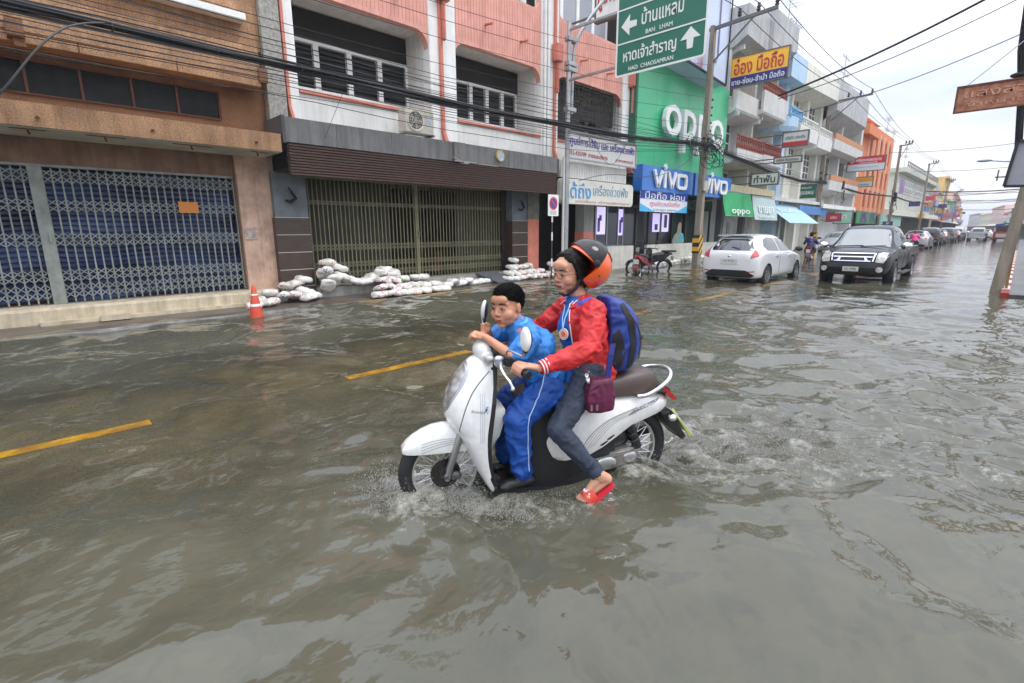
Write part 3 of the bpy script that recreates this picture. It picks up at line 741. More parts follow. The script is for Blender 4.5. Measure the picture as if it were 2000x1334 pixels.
# drooping dark plant on the third balcony
lf = mat('dry balcony leaves', srgb(96, 96, 60), .8, var=.5, vs=9)
pl = thing('creeper_plant', 'straggly dry creeper hanging inside the third balcony grille', 'plant', (15.5, 11.6, 6.2), world=True)
w = B(); rr = random.Random(3)
for i in range(14): 
    x = 14.5+rr.random()*2.3; w.tube([(x, 11.5, 6.4), (x+.1*rr.random(), 11.48, 6.1), (x-.2*rr.random(), 11.5, 5.7-.5*rr.random())], .006, 4)
w.build('stem', mat('dry stems', (.12, .09, .06), .8), pl)
w = B()
for i in range(420):
    x = 14.3+rr.random()*2.5; z = 6.35-abs(rr.gauss(0, .32)); a = rr.random()*6.3; s = .03+.03*rr.random(); y = 11.4+rr.random()*.2
    w.add([(x, y, z), (x+s*cos(a), y+.02, z+s*sin(a)), (x+s*1.5*cos(a+.4), y+.03, z+s*1.5*sin(a+.4)), (x+s*cos(a+.8), y, z+s*sin(a+.8))], [(0, 1, 2, 3)])
w.build('leaves', lf, pl, fix=False)

# ---- AC unit
def ac_unit(loc, label, name='ac_unit'):
    t = thing(name, label, 'air conditioner', loc)
    w = B(); w.box(-.42, .42, -.15, .15, 0, .55); bd = w.build('casing', mat('ivory casing', srgb(206, 200, 184), .5, var=.15, vs=3, grime=.2), t, bevel=.02)
    w = B(); w.lathe([(.2, 0), (.22, .02), (.235, .02), (.235, 0)], (-.12, -.152, .28), (0, -1, 0))
    for r_ in (.05, .1, .15, .2): w.torus((-.12, -.165, .28), (0, 1, 0), r_, .005, 28, 5)
    for i in range(8): w.bar((-.12, -.165, .28), (-.12+.22*cos(i*pi/4), -.165, .28+.22*sin(i*pi/4)), .006)
    w.build('fan_guard', mat('white wire', srgb(214, 210, 200), .5), t)
    w = B(); w.lathe([(.215, 0), (.215, .004), (0, .004)], (-.12, -.152, .28), (0, -1, 0)); w.build('fan_opening', mat('fan dark', (.08, .075, .065), .6), t)
    w = B()
    for i in range(5):
        a = i*2*pi/5; w.add([(-.12+.03*cos(a), -.158, .28+.03*sin(a)), (-.12+.18*cos(a-.3), -.158, .28+.18*sin(a-.3)), (-.12+.19*cos(a+.25), -.16, .28+.19*sin(a+.25))], [(0, 1, 2)])
    w.build('fan_blade', mat('fan grey', srgb(150, 146, 136), .5), t, fix=False)
    w = B(); w.box(.22, .36, -.156, -.151, .2, .42); w.box(.24, .34, -.156, -.151, .08, .14); w.build('sticker', mat('pale sticker', srgb(190, 196, 206), .5, var=.4, vs=40), t)
    w = B(); w.box(-.4, -.34, -.2, .25, -.04, 0); w.box(.34, .4, -.2, .25, -.04, 0); w.build('bracket', grey_m, t)
    return t
ac_unit((7.52, 10.78, 3.80), 'ivory air conditioner outdoor unit on the grey canopy below the salmon building windows')

# ---- 3. green clad phone shop
green = mat('mint green cladding', srgb(66, 182, 128), .35, var=.06, vs=.7, coat=.2)
t3 = thing('shophouse', 'phone shop clad in mint green panels with big white raised letters', 'building', (21, 10.9, 0), world=True)
w = B()
for i in range(6):
    a = 17.62+i*1.35; w.box(a+.003, a+1.347, 10.9, 11.0, 3.95, 8.0)
cl = w.build('cladding', green, t3)
w = B(); w.box(17.5, 17.618, 10.9, 11.6, 3.95, 8.0); w.box(17.62, 25.72, 11.001, 11.3, 3.95, 8.0); w.build('cladding_return', mat('dark green panel', srgb(24, 96, 70), .5), t3)
w = B(); w.box(17.5, 25.75, 11.3, 14.5, 3.0, 9.5); w.box(17.5, 25.7, 13.5, 13.6, -.3, 3); w.build('wall', dark, t3)
lw = mat('white letter plastic', srgb(232, 234, 232), .4, var=.04)
text('oppo', 5.5, 1.72, (22.0, 10.78, 5.55), (1, 0, 0), (0, 0, 1), lw, t3, 'raised_letters', .18, bold=.006)
bb_w = mat('blue white billboard sheet', srgb(196, 208, 232), .35, var=.12, vs=.6, coat=.3)
tb = thing('billboard', 'pale blue white billboard box above the mint green cladding', 'billboard', (21, 10.4, 8), world=True)
w = B(); w.loft([[(17.4, 10.2, 8.1), (17.4, 10.9, 7.9), (17.4, 10.9, 13), (17.4, 10.2, 13)], [(23.5, 10.2, 7.72), (23.5, 10.9, 7.6), (23.5, 10.9, 13), (23.5, 10.2, 13)]]); w.build('sheet', bb_w, tb)
w = B(); w.tube([(22.0, 10.17, 12.5), (22.2, 10.17, 12.3), (22.5, 10.17, 11.2), (22.55, 10.17, 8.6), (22.4, 10.17, 8.4), (22.2, 10.17, 8.4)], .03, 6); w.build('printed_outline', mat('grey lilac ink', srgb(150, 140, 158), .5), tb)
w = B(); w.bar((17.4, 10.15, 8.06), (23.5, 10.15, 7.68), .07); w.bar((23.52, 10.15, 7.68), (23.52, 10.15, 13), .05); w.build('frame', black, tb)
w = B(); w.loft([[(19.2, 10.19, 8.0), (19.2, 10.185, 8.0), (19.2, 10.185, 8.03), (19.2, 10.19, 8.03)], [(21.2, 10.19, 7.9), (21.2, 10.185, 7.9), (21.2, 10.185, 9.0), (21.2, 10.19, 9.0)]]); w.build('printed_band', mat('mauve ink', srgb(180, 120, 130), .5, var=.4, vs=2, col2=srgb(190, 200, 225)), tb)
vblue = mat('bright blue acrylic', srgb(40, 116, 200), .3, coat=.3)
for nm, x0, x1, lab in (('a', 17.2, 21.35, 'blue shop sign with white raised letters, the longer of two above the phone shop'), ('b', 21.55, 25.4, 'blue shop sign with white raised letters just behind the concrete pole')):
    tv = thing('shop_sign', lab, 'sign', ((x0+x1)/2, 10.3, 3.4), world=True)
    w = B(); w.box(x0, x1, 10.3, 10.7, 2.96, 3.9); w.build('board', vblue, tv, bevel=.01)
    # the mark: angular v, i with dot, v, round cornered o
    cx = (x0+x1)/2+.05; H = .62; z0 = 3.12; q = B(); Wd = (x1-x0)*.68; u = Wd/4; X0 = cx-Wd/2; th = .15
    def vee(xa):
        q.bar((xa+.05, 10.24, z0+H), (xa+u*.5, 10.24, z0+.03), .08, th, up=(0, 0, 1)); q.bar((xa+u*.5, 10.24, z0+.03), (xa+u*.95, 10.24, z0+H), .08, th, up=(0, 0, 1))
    vee(X0); q.box(X0+u*1.13, X0+u*1.13+.16, 10.2, 10.28, z0, z0+H); q.obox((X0+u*1.13+.08, 10.24, z0+H+.17), (.085, .04, .085), ((1, 0, 1), (0, 1, 0), (1, 0, -1)))
    vee(X0+u*1.55)
    q.plate([rrect(X0+u*2.65, X0+u*3.9, z0, z0+H, .2, .2), rrect(X0+u*2.65+.15, X0+u*3.9-.15, z0+.13, z0+H-.13, .1, .1)], 10.2, 10.28)
    q.build('raised_letters', lw, tv)
bn = thing('banner', 'blue and white printed banner hanging under the longer blue shop sign', 'banner', (19.1, 10.32, 2.6), world=True)
w = B(); w.box(17.18, 21.0, 10.33, 10.345, 2.2, 2.95); w.build('sheet', mat('banner white', srgb(226, 226, 232), .6), bn)
w = B(); w.box(17.18, 21.0, 10.322, 10.3295, 2.68, 2.95); w.build('printed_band', mat('banner navy', srgb(34, 62, 150), .6), bn)
w = B(); w.plate([[(17.18, 2.2), (18.3, 2.2), (17.18, 2.5)]], 10.322, 10.3295); w.plate([[(21, 2.2), (21, 2.5), (19.9, 2.2)]], 10.322, 10.3295); w.build('printed_corner', mat('banner cyan', srgb(80, 180, 226), .6), bn)
text('มือถือ ผ่อน', 3.2, .3, (19.1, 10.315, 2.83), (1, 0, 0), (0, 0, 1), lw, bn, depth=.006)
text('ศูนย์รวมมือถือ', 2.4, .24, (19.1, 10.315, 2.5), (1, 0, 0), (0, 0, 1), mat('pink ink', srgb(226, 150, 170), .6), bn, depth=.006)
text('ราคาถูก บริการ', 1.9, .1, (19.1, 10.315, 2.28), (1, 0, 0), (0, 0, 1), mat('teal ink', srgb(90, 170, 180), .6), bn, depth=.006)
# its ground floor
w = B()
for x in (17.55, 18.6, 19.6, 20.5, 21.4, 23.0, 24.4, 25.6): w.box(x-.04, x+.04, 11.3, 11.38, .1, 2.9)
w.box(17.5, 25.7, 11.3, 11.38, 2.4, 2.5); sf = w.build('shop_front', mat('dark steel frame', srgb(66, 70, 74), .45, metal=.4), t3)
w = B(); w.box(17.6, 21.4, 11.36, 11.37, .2, 2.4); w.build('pane', mat('grey shop glass', (.05, .055, .06), .1), sf)
w = B(); w.box(21.5, 25.6, 11.9, 11.95, .2, 2.9); w.box(22.2, 22.3, 11.6, 11.8, .2, 2.9); w.box(23.6, 23.7, 11.6, 11.8, .2, 2.9); w.build('rear_panel', mat('deep green panel', srgb(14, 44, 34), .5), t3)
w = B(); w.box(21.7, 25.5, 11.2, 11.25, 2.45, 2.85); w.plate([[(21.8, 2.5), (23.3, 2.5), (23.3, 2.8), (21.8, 2.8)], [(21.85, 2.54), (23.25, 2.54), (23.25, 2.76), (21.85, 2.76)]], 11.17, 11.19); w.build('header_board', mat('bottle green', srgb(12, 60, 46), .5), t3)
for a, b in ((19.85, 20.45), (20.65, 21.25)):
    w = B(); w.box(a, b, 11.27, 11.285, 1.42, 2.2); o = w.build('light_box', lit, t3); w = B(); w.box(a+.18, a+.42, 11.255, 11.268, 1.5+.1*(a > 20.5), 1.75+.4*(a > 20.5)); w.build('printed_phone', mat('poster dark', (.05, .05, .09), .4), o)
# low flood walls and standee
for nm, a, b, lab in (('x', 14.6, 17.75, 'shorter white low wall across the shop front behind the motorcycles'), ('x', 18.75, 25.6, 'longer white low flood wall in front of the phone shop')):
    w = B(); w.box(a, b, 10.86, 10.98, -.2, .9)
    o = w.build('low_wall', mat('white painted block', srgb(206, 204, 192), .75, var=.16, vs=3, grime=.2), None, bevel=.01); tag(o, lab, 'wall')
st = thing('standee', 'colourful cardboard standee beside the concrete pole at the phone shop', 'standee', (21.9, 11.1, .9))
w = B(); pts = smooth_loop([(-.5, 0), (-.4, .35), (-.15, .5), (-.1, .8), (.05, .95), (.22, .85), (.25, .5), (.45, .4), (.5, 0)], 4); w.plate([pts], -.01, .01); w.build('board', mat('printed card', srgb(190, 150, 110), .6, var=.6, vs=3, col2=srgb(80, 140, 150)), st)
w = B(); w.box(.05, .45, -.022, -.012, .02, .4); w.build('printed_dress', mat('teal print', srgb(60, 170, 180), .6), st)

# ---- signboards in front of the white and salmon block
sg = thing('shop_sign', 'white shop signboard with violet Thai lettering above two lines of red', 'sign', (14.7, 10.3, 4.1), world=True)
w = B(); w.box(12.72, 16.66, 10.3, 10.36, 3.71, 4.49); w.build('board', mat('white sign sheet', srgb(226, 226, 222), .5, grime=.12), sg)
w = B(); w.plate([[(12.7, 3.68), (16.7, 3.68), (16.7, 4.52), (12.7, 4.52)], [(12.75, 3.73), (16.65, 3.73), (16.65, 4.47), (12.75, 4.47)]], 10.27, 10.3); w.build('frame', grey_pipe, sg)
violet = mat('violet ink', srgb(84, 70, 160), .5); redink = mat('red ink', srgb(190, 50, 60), .5)
text('ศูนย์การได้ยิน และ เครื่องช่วยฟัง', 3.7, .36, (14.72, 10.295, 4.22), (1, 0, 0), (0, 0, 1), violet, sg, depth=.006, bold=.012)
text('032-425709  ขายและบริการ', 2.1, .13, (13.85, 10.295, 3.88), (1, 0, 0), (0, 0, 1), redink, sg, depth=.006)
text('สาขาเพชรบุรี', 1.1, .14, (15.95, 10.295, 3.86), (1, 0, 0), (0, 0, 1), redink, sg, depth=.006)
w = B(); w.box(12.75, 16.5, 10.55, 10.62, 3.16, 3.66)
for i in range(28): w.box(12.78+i*.133, 12.8+i*.133, 10.54, 10.55, 3.18, 3.64)
o = w.build('roller_box', white_w, t2)
sg = thing('shop_sign', 'faded cream light box sign with blue Thai lettering over the dark shop', 'sign', (14.6, 10.3, 2.75), world=True)
w = B(); w.plate([rrect(12.5, 16.62, 2.33, 3.1, .16, .16)], 10.3, 10.5); w.build('light_box', mat('faded cream acrylic', srgb(224, 222, 208), .45, var=.08, vs=2, grime=.1), sg, bevel=.015)
ltblue = mat('washed blue ink', srgb(70, 150, 206), .5); dblue = mat('dusty blue grey ink', srgb(120, 160, 186), .5)
text('ได้ถึง', 1.35, .5, (13.35, 10.294, 2.76), (1, 0, 0), (0, 0, 1), ltblue, sg, depth=.006, bold=.015)
text('เครื่องช่วยฟัง', 2.1, .36, (15.2, 10.294, 2.82), (1, 0, 0), (0, 0, 1), dblue, sg, depth=.006)
text('ราคาพิเศษ บริการหลังการขาย', 3.2, .09, (14.8, 10.294, 2.43), (1, 0, 0), (0, 0, 1), mat('faded pink ink', srgb(214, 160, 156), .5), sg, depth=.006)

# ================================================================ rows further along
brown_rail = mat('oxide red baluster paint', srgb(150, 84, 72), .75, var=.2, vs=6)
blue_p = mat('powder blue paint', srgb(184, 212, 234), .75, var=.1, vs=1.5, grime=.15)
blue_d = mat('sky blue trim', srgb(120, 176, 214), .7)
lt_grey = mat('light grey render', srgb(210, 210, 206), .8, var=.12, vs=1, grime=.16)
mid_grey = mat('grey render', srgb(188, 188, 188), .8, var=.15, vs=1, grime=.3)
iv_w = mat('ivory render', srgb(232, 230, 218), .8, var=.08, vs=1.5, grime=.2)
win_f = mat('white window frame', srgb(222, 222, 216), .5)
win_g = mat('grey window glass', (.09, .10, .105), .15, var=.4, vs=1)

def window_grid(par, x0, x1, z0, z1, y, nx_, nz, s=-1, fw=.05):
    q = B(); th = .05*s
    xs = [x0+(x1-x0)*i/nx_ for i in range(nx_+1)]; zs = [z0+(z1-z0)*i/nz for i in range(nz+1)]
    for x in xs: q.box(x-fw/2, x+fw/2, y+min(th, 0), y+max(th, 0), z0, z1)
    for z in zs: q.box(x0, x1, y+min(th*.9, 0), y+max(th*.9, 0), z-fw/2, z+fw/2)
    f = q.build('window', win_f, par); q = B(); q.box(x0, x1, y+min(th*.4, 0)-.003, y+max(th*.4, 0), z0, z1); q.build('pane', win_g, f); return f
def balusters(par, x0, x1, y, z0, z1, m, pitch=.22, top=None):
    q = B(); n = max(2, int((x1-x0)/pitch))
    for i in range(n+1):
        x = x0+(x1-x0)*i/n; h = z1-z0; q.lathe([(.035, 0), (.06, h*.25), (.03, h*.55), (.05, h*.8), (.03, h)], (x, y, z0), n=6)
    q.box(x0, x1, y-.06, y+.06, z1, z1+.08); q.box(x0, x1, y-.05, y+.05, z0-.06, z0)
    return q.build('balustrade', m, par, fix=False)

# ---- 4. grey white balcony house
t4 = thing('shophouse', 'grey white shophouse with stepped balconies and oxide red balusters', 'building', (29, 11.2, 0), world=True)
w = B(); w.box(25.8, 32.2, 11.9, 14, -.3, 11.5); w.box(25.8, 25.95, 11.0, 11.9, 3.0, 11.5); w.box(28.9, 29.1, 10.9, 11.9, 3.0, 11.5); w.box(32.05, 32.2, 10.9, 11.9, 3.0, 11.5); w.build('wall', lt_grey, t4)



for (x0, x1, z0, z1, rail) in ((25.75, 29.2, 4.95, 5.35, 6.0), (29.3, 32.2, 4.95, 5.4, 6.0), (25.75, 28.9, 7.2, 8.0, 0), (28.6, 32.2, 7.45, 8.45, 8.95)):
    q = B(); y0 = 10.3 if x0 > 28 or z0 < 6 else 10.55
    prof = [(y0, z1), (y0, z0), (y0+.05, z0-.1), (y0+.3, z0-.22), (y0+.7, z0-.28), (11.9, z0-.3), (11.9, z0-.05), (y0+.14, z0+.1), (y0+.14, z1)]
    q.loft([[(x, a, b) for a, b in prof] for x in (x0, x1)]); bl = q.build('balcony', lt_grey, t4)
    if rail: balusters(bl, x0+.1, x1-.1, y0+.07, z1+.06, rail-.05, brown_rail)
for xa, xb, zt in ((26.0, 28.9, 7.0), (29.1, 32.0, 7.2), (26.0, 28.9, 9.9), (29.1, 32.0, 9.9)):   # arch brackets on the cross walls
    for x in (xa, xb-.12):
        q = B(); P = [(11.9, zt+.1), (10.5, zt+.1), (10.5, zt-.1)]+[(10.5+1.2*sin(radians(a)), zt-.1-1.3*(1-cos(radians(a)))) for a in range(10, 91, 10)]+[(11.9, zt-1.5)]
        q.plate([P], x, x+.12, ax='x'); q.build('arch_bracket', lt_grey, t4)
w = B(); w.loft([[(25.75, 10.3, 10.3), (25.75, 10.9, 9.9), (25.75, 11.9, 9.9), (25.75, 11.9, 11.6), (25.75, 10.3, 11.6)], [(28.5, 10.3, 10.2), (28.5, 10.9, 9.9), (28.5, 11.9, 9.9), (28.5, 11.9, 11.6), (28.5, 10.3, 11.6)]])
w.loft([[(28.5, 10.1, 10.3), (28.5, 10.9, 9.9), (28.5, 11.9, 9.9), (28.5, 11.9, 12.1), (28.5, 10.1, 12.1)], [(32.2, 10.1, 10.9), (32.2, 10.9, 10.3), (32.2, 11.9, 10.3), (32.2, 11.9, 12.1), (32.2, 10.1, 12.1)]]); w.build('roof_parapet', mid_grey, t4)
for x0 in (26.5, 29.6):
    for z0 in (5.5, 8.3): window_grid(t4, x0+.4, x0+1.9, z0, z0+1.5, 11.88, 3, 3)
window_grid(t4, 26.2, 28.6, 3.2, 4.5, 11.88, 4, 2); 
w = B(); w.box(25.8, 32.2, 10.5, 11.9, 3.35, 3.7); w.build('canopy', mat('cream canopy', srgb(206, 196, 160), .8, grime=.2), t4)
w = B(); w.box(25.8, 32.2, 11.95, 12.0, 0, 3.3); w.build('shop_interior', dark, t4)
w = B(); w.box(26.0, 26.3, 10.9, 11.2, 0, 3.3); w.box(28.9, 29.2, 10.9, 11.2, 0, 3.3); w.build('column', mat('dark grey column', srgb(90, 96, 96), .6), t4)
q = B(); q.box(26.9, 27.4, 11.2, 11.25, .5, 1.6); q.box(27.6, 27.9, 11.2, 11.25, .9, 1.9); q.box(30.2, 30.7, 11.2, 11.25, .8, 1.6); q.build('shop_poster', mat('shop poster', srgb(150, 150, 150), .6, var=.6, vs=2), t4)

def pull_awning(x0, x1, ztop, zbot, yt, yb, m, label, words, inkm, name='awning'):
    a = thing(name, label, 'awning', ((x0+x1)/2, yb, zbot), world=True)
    N = 12; q = B(); f = []; bk = []
    for j in range(9):
        v = j/8; rowf = []
        for i in range(N+1):
            u = i/N; x = x0+(x1-x0)*u; y = yt+(yb-yt)*v; z = ztop+(zbot-ztop)*v
            y += .05*sin(u*9+v*3)*v*(1-v)*2+.03*sin(u*23)*v; rowf.append((x, y, z))
        f.append(rowf)
    vs = [p for r in f for p in r]; k = len(vs); vs += [(x, y+.012, z-.004) for x, y, z in vs]
    fs = [(r*(N+1)+i, r*(N+1)+i+1, (r+1)*(N+1)+i+1, (r+1)*(N+1)+i) for r in range(8) for i in range(N)]
    fs += [tuple(k+c for c in reversed(t_)) for t_ in fs]; q.add(vs, fs); q.build('canvas', m, a, smooth=True, fix=False)
    q = B(); q.cyl((x0-.05, yt+.03, ztop), (x1+.05, yt+.03, ztop), .05, n=8); q.cyl((x0, yb+.02, zbot), (x1, yb+.02, zbot), .025, n=8); q.build('roller', grey_pipe, a)
    d = Vector((0, yb-yt, zbot-ztop)); up = -d.normalized(); 
    for (bd_, w_, h_, fx, fv) in words:
        c = Vector((x0+(x1-x0)*fx, yt, ztop))+d*fv; n_ = Vector((1, 0, 0)).cross(up)
        text(bd_, w_, h_, c+n_*.06, (1, 0, 0), up, inkm, a, depth=.01, bold=.01)
    return a
pull_awning(24.3, 27.8, 3.3, 2.14, 10.25, 10.0, mat('green canvas', srgb(48, 158, 96), .7, var=.1, vs=2), 'green roll down awning with white lettering along its lower edge', [('oppo', 2.3, .3, .52, .85)], lw)
pull_awning(28.1, 31.5, 3.2, 2.0, 10.25, 10.0, mat('grey mesh canvas', srgb(178, 196, 196), .7, var=.1, vs=2), 'pale grey green roll down awning beside the green one', [('ขายยา', 2.3, .38, .5, .55), ('บริการ', 2.3, .12, .5, .85)], lw)
pull_awning(31.9, 37.6, 3.0, 1.85, 10.9, 9.4, mat('pale blue canvas', srgb(160, 196, 214), .7, var=.1, vs=2), 'pale blue sloping awning of the third shop past the green awning', [('ร้านค้า', 3.2, .4, .4, .35)], lw)

# ---- 5. powder blue corner and ivory house
t5 = thing('shophouse', 'ivory three storey shophouse with a powder blue corner bay and baluster balconies', 'building', (37, 11.3, 0), world=True)
w = B(); w.box(32.25, 42.2, 11.6, 14, -.3, 10.2)
for x in (35.6, 38.8, 42.0): w.box(x-.18, x+.18, 11.1, 11.6, 0, 9.9)
w.build('wall', iv_w, t5)
w = B(); w.loft([[(34.9, 10.3, 9.85), (34.9, 11.6, 9.5), (34.9, 11.6, 11.3), (34.9, 10.3, 11.1)], [(42.2, 10.3, 10.1), (42.2, 11.6, 9.7), (42.2, 11.6, 11.3), (42.2, 10.3, 11.12)]]); w.build('roof_parapet', iv_w, t5)
w = B(); w.box(32.25, 34.88, 10.3, 11.6, 9.8, 11.1); w.box(33.6, 34.3, 10.9, 11.6, 0, 9.8); w.lathe([(1.15, 0), (1.25, .25), (1.25, .75), (1.15, .8)], (33.0, 11.2, 6.95), n=20); w.build('corner_bay', blue_p, t5)
balusters(t5, 32.3, 34.5, 10.15, 7.75, 8.15, blue_d, .3)
for (x0, x1, z0) in ((34.9, 38.7, 6.9), (38.9, 42.2, 6.8)):
    w = B(); w.loft([[(x, 10.3, z0+.7), (x, 10.35, z0), (x, 10.8, z0-.15), (x, 11.6, z0-.2), (x, 11.6, z0), (x, 10.5, z0+.1), (x, 10.45, z0+.7)] for x in (x0, x1)]); bl = w.build('balcony', white_w, t5)
    balusters(bl, x0+.1, x1-.1, 10.4, z0+.78, z0+1.2, win_f, .35)
for x0 in (36.3, 39.9):
    for z0, z1 in ((5.0, 6.7), (7.9, 9.7)): window_grid(t5, x0, x0+1.9, z0, z1, 11.58, 3, 4, fw=.07)
window_grid(t5, 32.6, 33.5, 5.0, 6.5, 11.58, 2, 3); window_grid(t5, 32.6, 33.5, 8.2, 9.6, 11.58, 2, 3)
w = B(); w.box(32.2, 42.3, 10.6, 11.6, 3.2, 3.4); w.build('canopy', lt_grey, t5)
w = B(); w.box(32.3, 42.2, 11.62, 11.66, 0, 3.2); w.build('shop_interior', dark, t5)
w = B(); w.box(34.4, 37.3, 11.3, 11.5, 0, 2.8); w.build('green_door', mat('dark green door', srgb(20, 70, 44), .5), t5)
w = B(); w.box(37.4, 44.2, 10.55, 10.6, 2.5, 3.05); o = w.build('shop_sign', mat('mid blue board', srgb(80, 134, 196), .5, var=.2, vs=1), None); tag(o, 'plain mid blue fascia board above the dark shops past the pale awning', 'sign')
# ---- 6. grey end house
t6 = thing('shophouse', 'grey end shophouse with chamfered roof box and curved orange trimmed balconies', 'building', (47, 11.3, 0), world=True)
w = B(); w.box(42.25, 52.5, 11.5, 14, -.3, 10.2); w.box(42.25, 42.6, 10.9, 11.5, 0, 10); w.box(47.0, 47.3, 10.9, 11.5, 3, 10); w.box(51.9, 52.5, 10.6, 11.5, 0, 10); w.build('wall', lt_grey, t6)
w = B(); w.loft([[(x, 10.3, 9.6), (x, 11.5, 8.7), (x, 12.5, 8.7), (x, 12.5, 11.6), (x, 10.3, 11.6)] for x in (42.25, 47, 51.6)]); w.build('roof_parapet', mid_grey, t6)
for z0 in (7.0, 4.2):
    w = B(); w.loft([[(x, 10.25, z0+.75), (x, 10.3, z0+.1), (x, 10.7, z0-.1), (x, 11.5, z0-.2), (x, 11.5, z0), (x, 10.45, z0+.2), (x, 10.4, z0+.75)] for x in (42.6, 51.5)]); bl = w.build('balcony', lt_grey, t6)
    w = B(); w.box(42.7, 51.4, 10.25, 10.4, z0+.76, z0+1.15); w.build('rail', mat('orange brown rail', srgb(190, 130, 90), .7), bl)
for x0 in (43.2, 45.2, 48.0, 50.0):
    for z0 in (5.3, 8.0):
        w = B(); w.box(x0, x0+1.3, 11.44, 11.49, z0-.3, z0+1.5); w.build('window', win_g, t6)
w = B(); w.box(42.3, 52.4, 11.51, 11.55, 0, 3.0); w.build('shop_interior', dark, t6)
w = B(); w.box(42.3, 52.4, 10.4, 11.5, 3.0, 3.3); w.build('canopy', white_w, t6)

# ---- 7. orange arched building
org = mat('orange render', srgb(226, 132, 84), .8, var=.15, vs=1, grime=.2); org_l = mat('peach render', srgb(240, 206, 180), .8)
t7 = thing('shophouse', 'orange building with tall arched openings under a pale pitched top', 'building', (61, 11.3, 0), world=True)
holes = []
for i in range(5):
    x0 = 56.6+i*2.2; holes.append(rrect(x0, x0+1.45, 7.9, 10.0-.0*i, .7, 0))
for r_ in range(2):
    for i in range(5): x0 = 56.4+i*2.2; holes.append([(x0, 3.5+r_*2), (x0+1.7, 3.5+r_*2), (x0+1.7, 5.1+r_*2), (x0, 5.1+r_*2)][::1])
w = B(); w.plate([[(53, 3.0), (67.8, 3.0), (67.8, 10.7), (53, 10.7)]]+holes, 10.9, 11.3); w.build('wall', org, t7)
w = B()
for i in range(6): x0 = 56.2+i*2.2; w.box(x0, x0+.12, 10.75, 10.9, 3.1, 10.2)
w.build('fin', org_l, t7)
w = B(); w.box(53, 67.8, 11.5, 11.7, 0, 10.6); w.build('rear_wall', mat('deep orange render', srgb(196, 104, 62), .8, var=.2, vs=1), t7)
w = B(); w.box(53, 57.5, 10.3, 11.3, 9.4, 10.2); w.build('roof_box', org, t7)
w = B(); w.loft([[(53, 10.6, 10.71), (53, 12.5, 10.71), (53, 11.5, 11.5)], [(59, 10.6, 10.71), (59, 12.5, 10.71), (59, 11.5, 11.0)]]); w.build('roof', org_l, t7)
w = B(); w.box(53, 67.8, 11.32, 11.36, 0, 2.9); w.build('shop_interior', dark, t7)
w = B(); w.box(54.3, 62.8, 10.62, 10.7, 2.0, 3.1); s1 = w.build('shop_sign', mat('shop green print', srgb(60, 140, 96), .5), None); tag(s1, 'green fascia sign with purple pictures under the orange building', 'sign')
w = B(); w.box(56.0, 58.5, 10.6, 10.615, 2.1, 3.05); w.box(60, 61.8, 10.6, 10.615, 2.15, 3.0); w.build('printed_picture', mat('purple print', srgb(120, 96, 150), .5, var=.6, vs=2, col2=srgb(40, 40, 60)), s1)
# ---- 8. grey green far block with roof railing
gg = mat('grey green render', srgb(196, 198, 184), .8, var=.1, vs=.6, grime=.25)
t8 = thing('shophouse', 'grey green flat roofed block with roof railing beyond the orange building', 'building', (90, 11.5, 0), world=True)
w = B(); w.box(68.2, 78, 11.3, 16, 0, 6.8); w.box(78, 112, 11.5, 18, 0, 8.2); w.box(77.6, 112.6, 10.8, 18.4, 8.2, 8.7); w.build('wall', gg, t8)
w = B()
for i in range(24): w.box(80+i*1.35, 80.08+i*1.35, 11, 11.1, 8.7, 9.6)
w.box(80, 112, 11, 11.1, 9.5, 9.6); w.box(80, 112, 11, 11.1, 9.1, 9.16); w.build('roof_railing', grey_m, t8)
for a, b in ((82, 90), (92, 100), (102, 110)): window_grid(t8, a, b, 6.0, 7.5, 11.48, 6, 2, fw=.12)
w = B(); w.box(68.2, 112, 10.3, 11.4, 3.0, 3.6); w.build('canopy', iv_w, t8)
w = B(); w.box(65, 78, 10.6, 10.7, 1.8, 3.0); o = w.build('shop_sign', mat('pale teal board', srgb(160, 200, 186), .5), None); tag(o, 'pale teal fascia board of the shop after the orange building', 'sign')
w = B(); w.box(79, 112, 11.38, 11.44, 0, 3.0); w.build('shop_interior', dark, t8)
# ================================================================ street furniture, cables and sandbags
pole_c = mat('weathered pole concrete', srgb(150, 140, 124), .85, var=.25, vs=3, stretch=(1, 1, .4), bump=.2, bs=50, grime=.3)
hy = mat('black yellow hazard', (.9, .5, .03), .6, var=.1)
def hazard_mat():
    m = bpy.data.materials.new('hazard stripes'); m.use_nodes = True; t = m.node_tree; L = t.links.new; b = t.nodes['Principled BSDF']; b.inputs['Roughness'].default_value = .6
    tc = nn('ShaderNodeTexCoord', t); mp = nn('ShaderNodeMapping', t); mp.inputs['Rotation'].default_value = (0, radians(-40), 0)
    wv = nn('ShaderNodeTexWave', t); wv.inputs['Scale'].default_value = 1.35; wv.inputs['Distortion'].default_value = .15
    L(tc.outputs['Object'], mp.inputs[0]); L(mp.outputs[0], wv.inputs[0])
    r = nn('ShaderNodeValToRGB', t); r.color_ramp.interpolation = 'CONSTANT'; r.color_ramp.elements[0].color = (.03, .025, .02, 1); r.color_ramp.elements[1].position = .5; r.color_ramp.elements[1].color = (.75, .42, .03, 1)
    L(wv.outputs[0], r.inputs[0]); L(r.outputs[0], b.inputs['Base Color']); return m
HAZ = hazard_mat()
cable_m = mat('black cable sheath', (.016, .016, .018), .6, spec=.2)
cable_g = mat('grey cable sheath', (.075, .075, .08), .6, spec=.25)
steel_d = mat('dark galvanised steel', srgb(110, 110, 106), .5, metal=.5, var=.2)
ins_m = mat('dark porcelain', (.05, .03, .025), .25)
dk = random.Random(12)

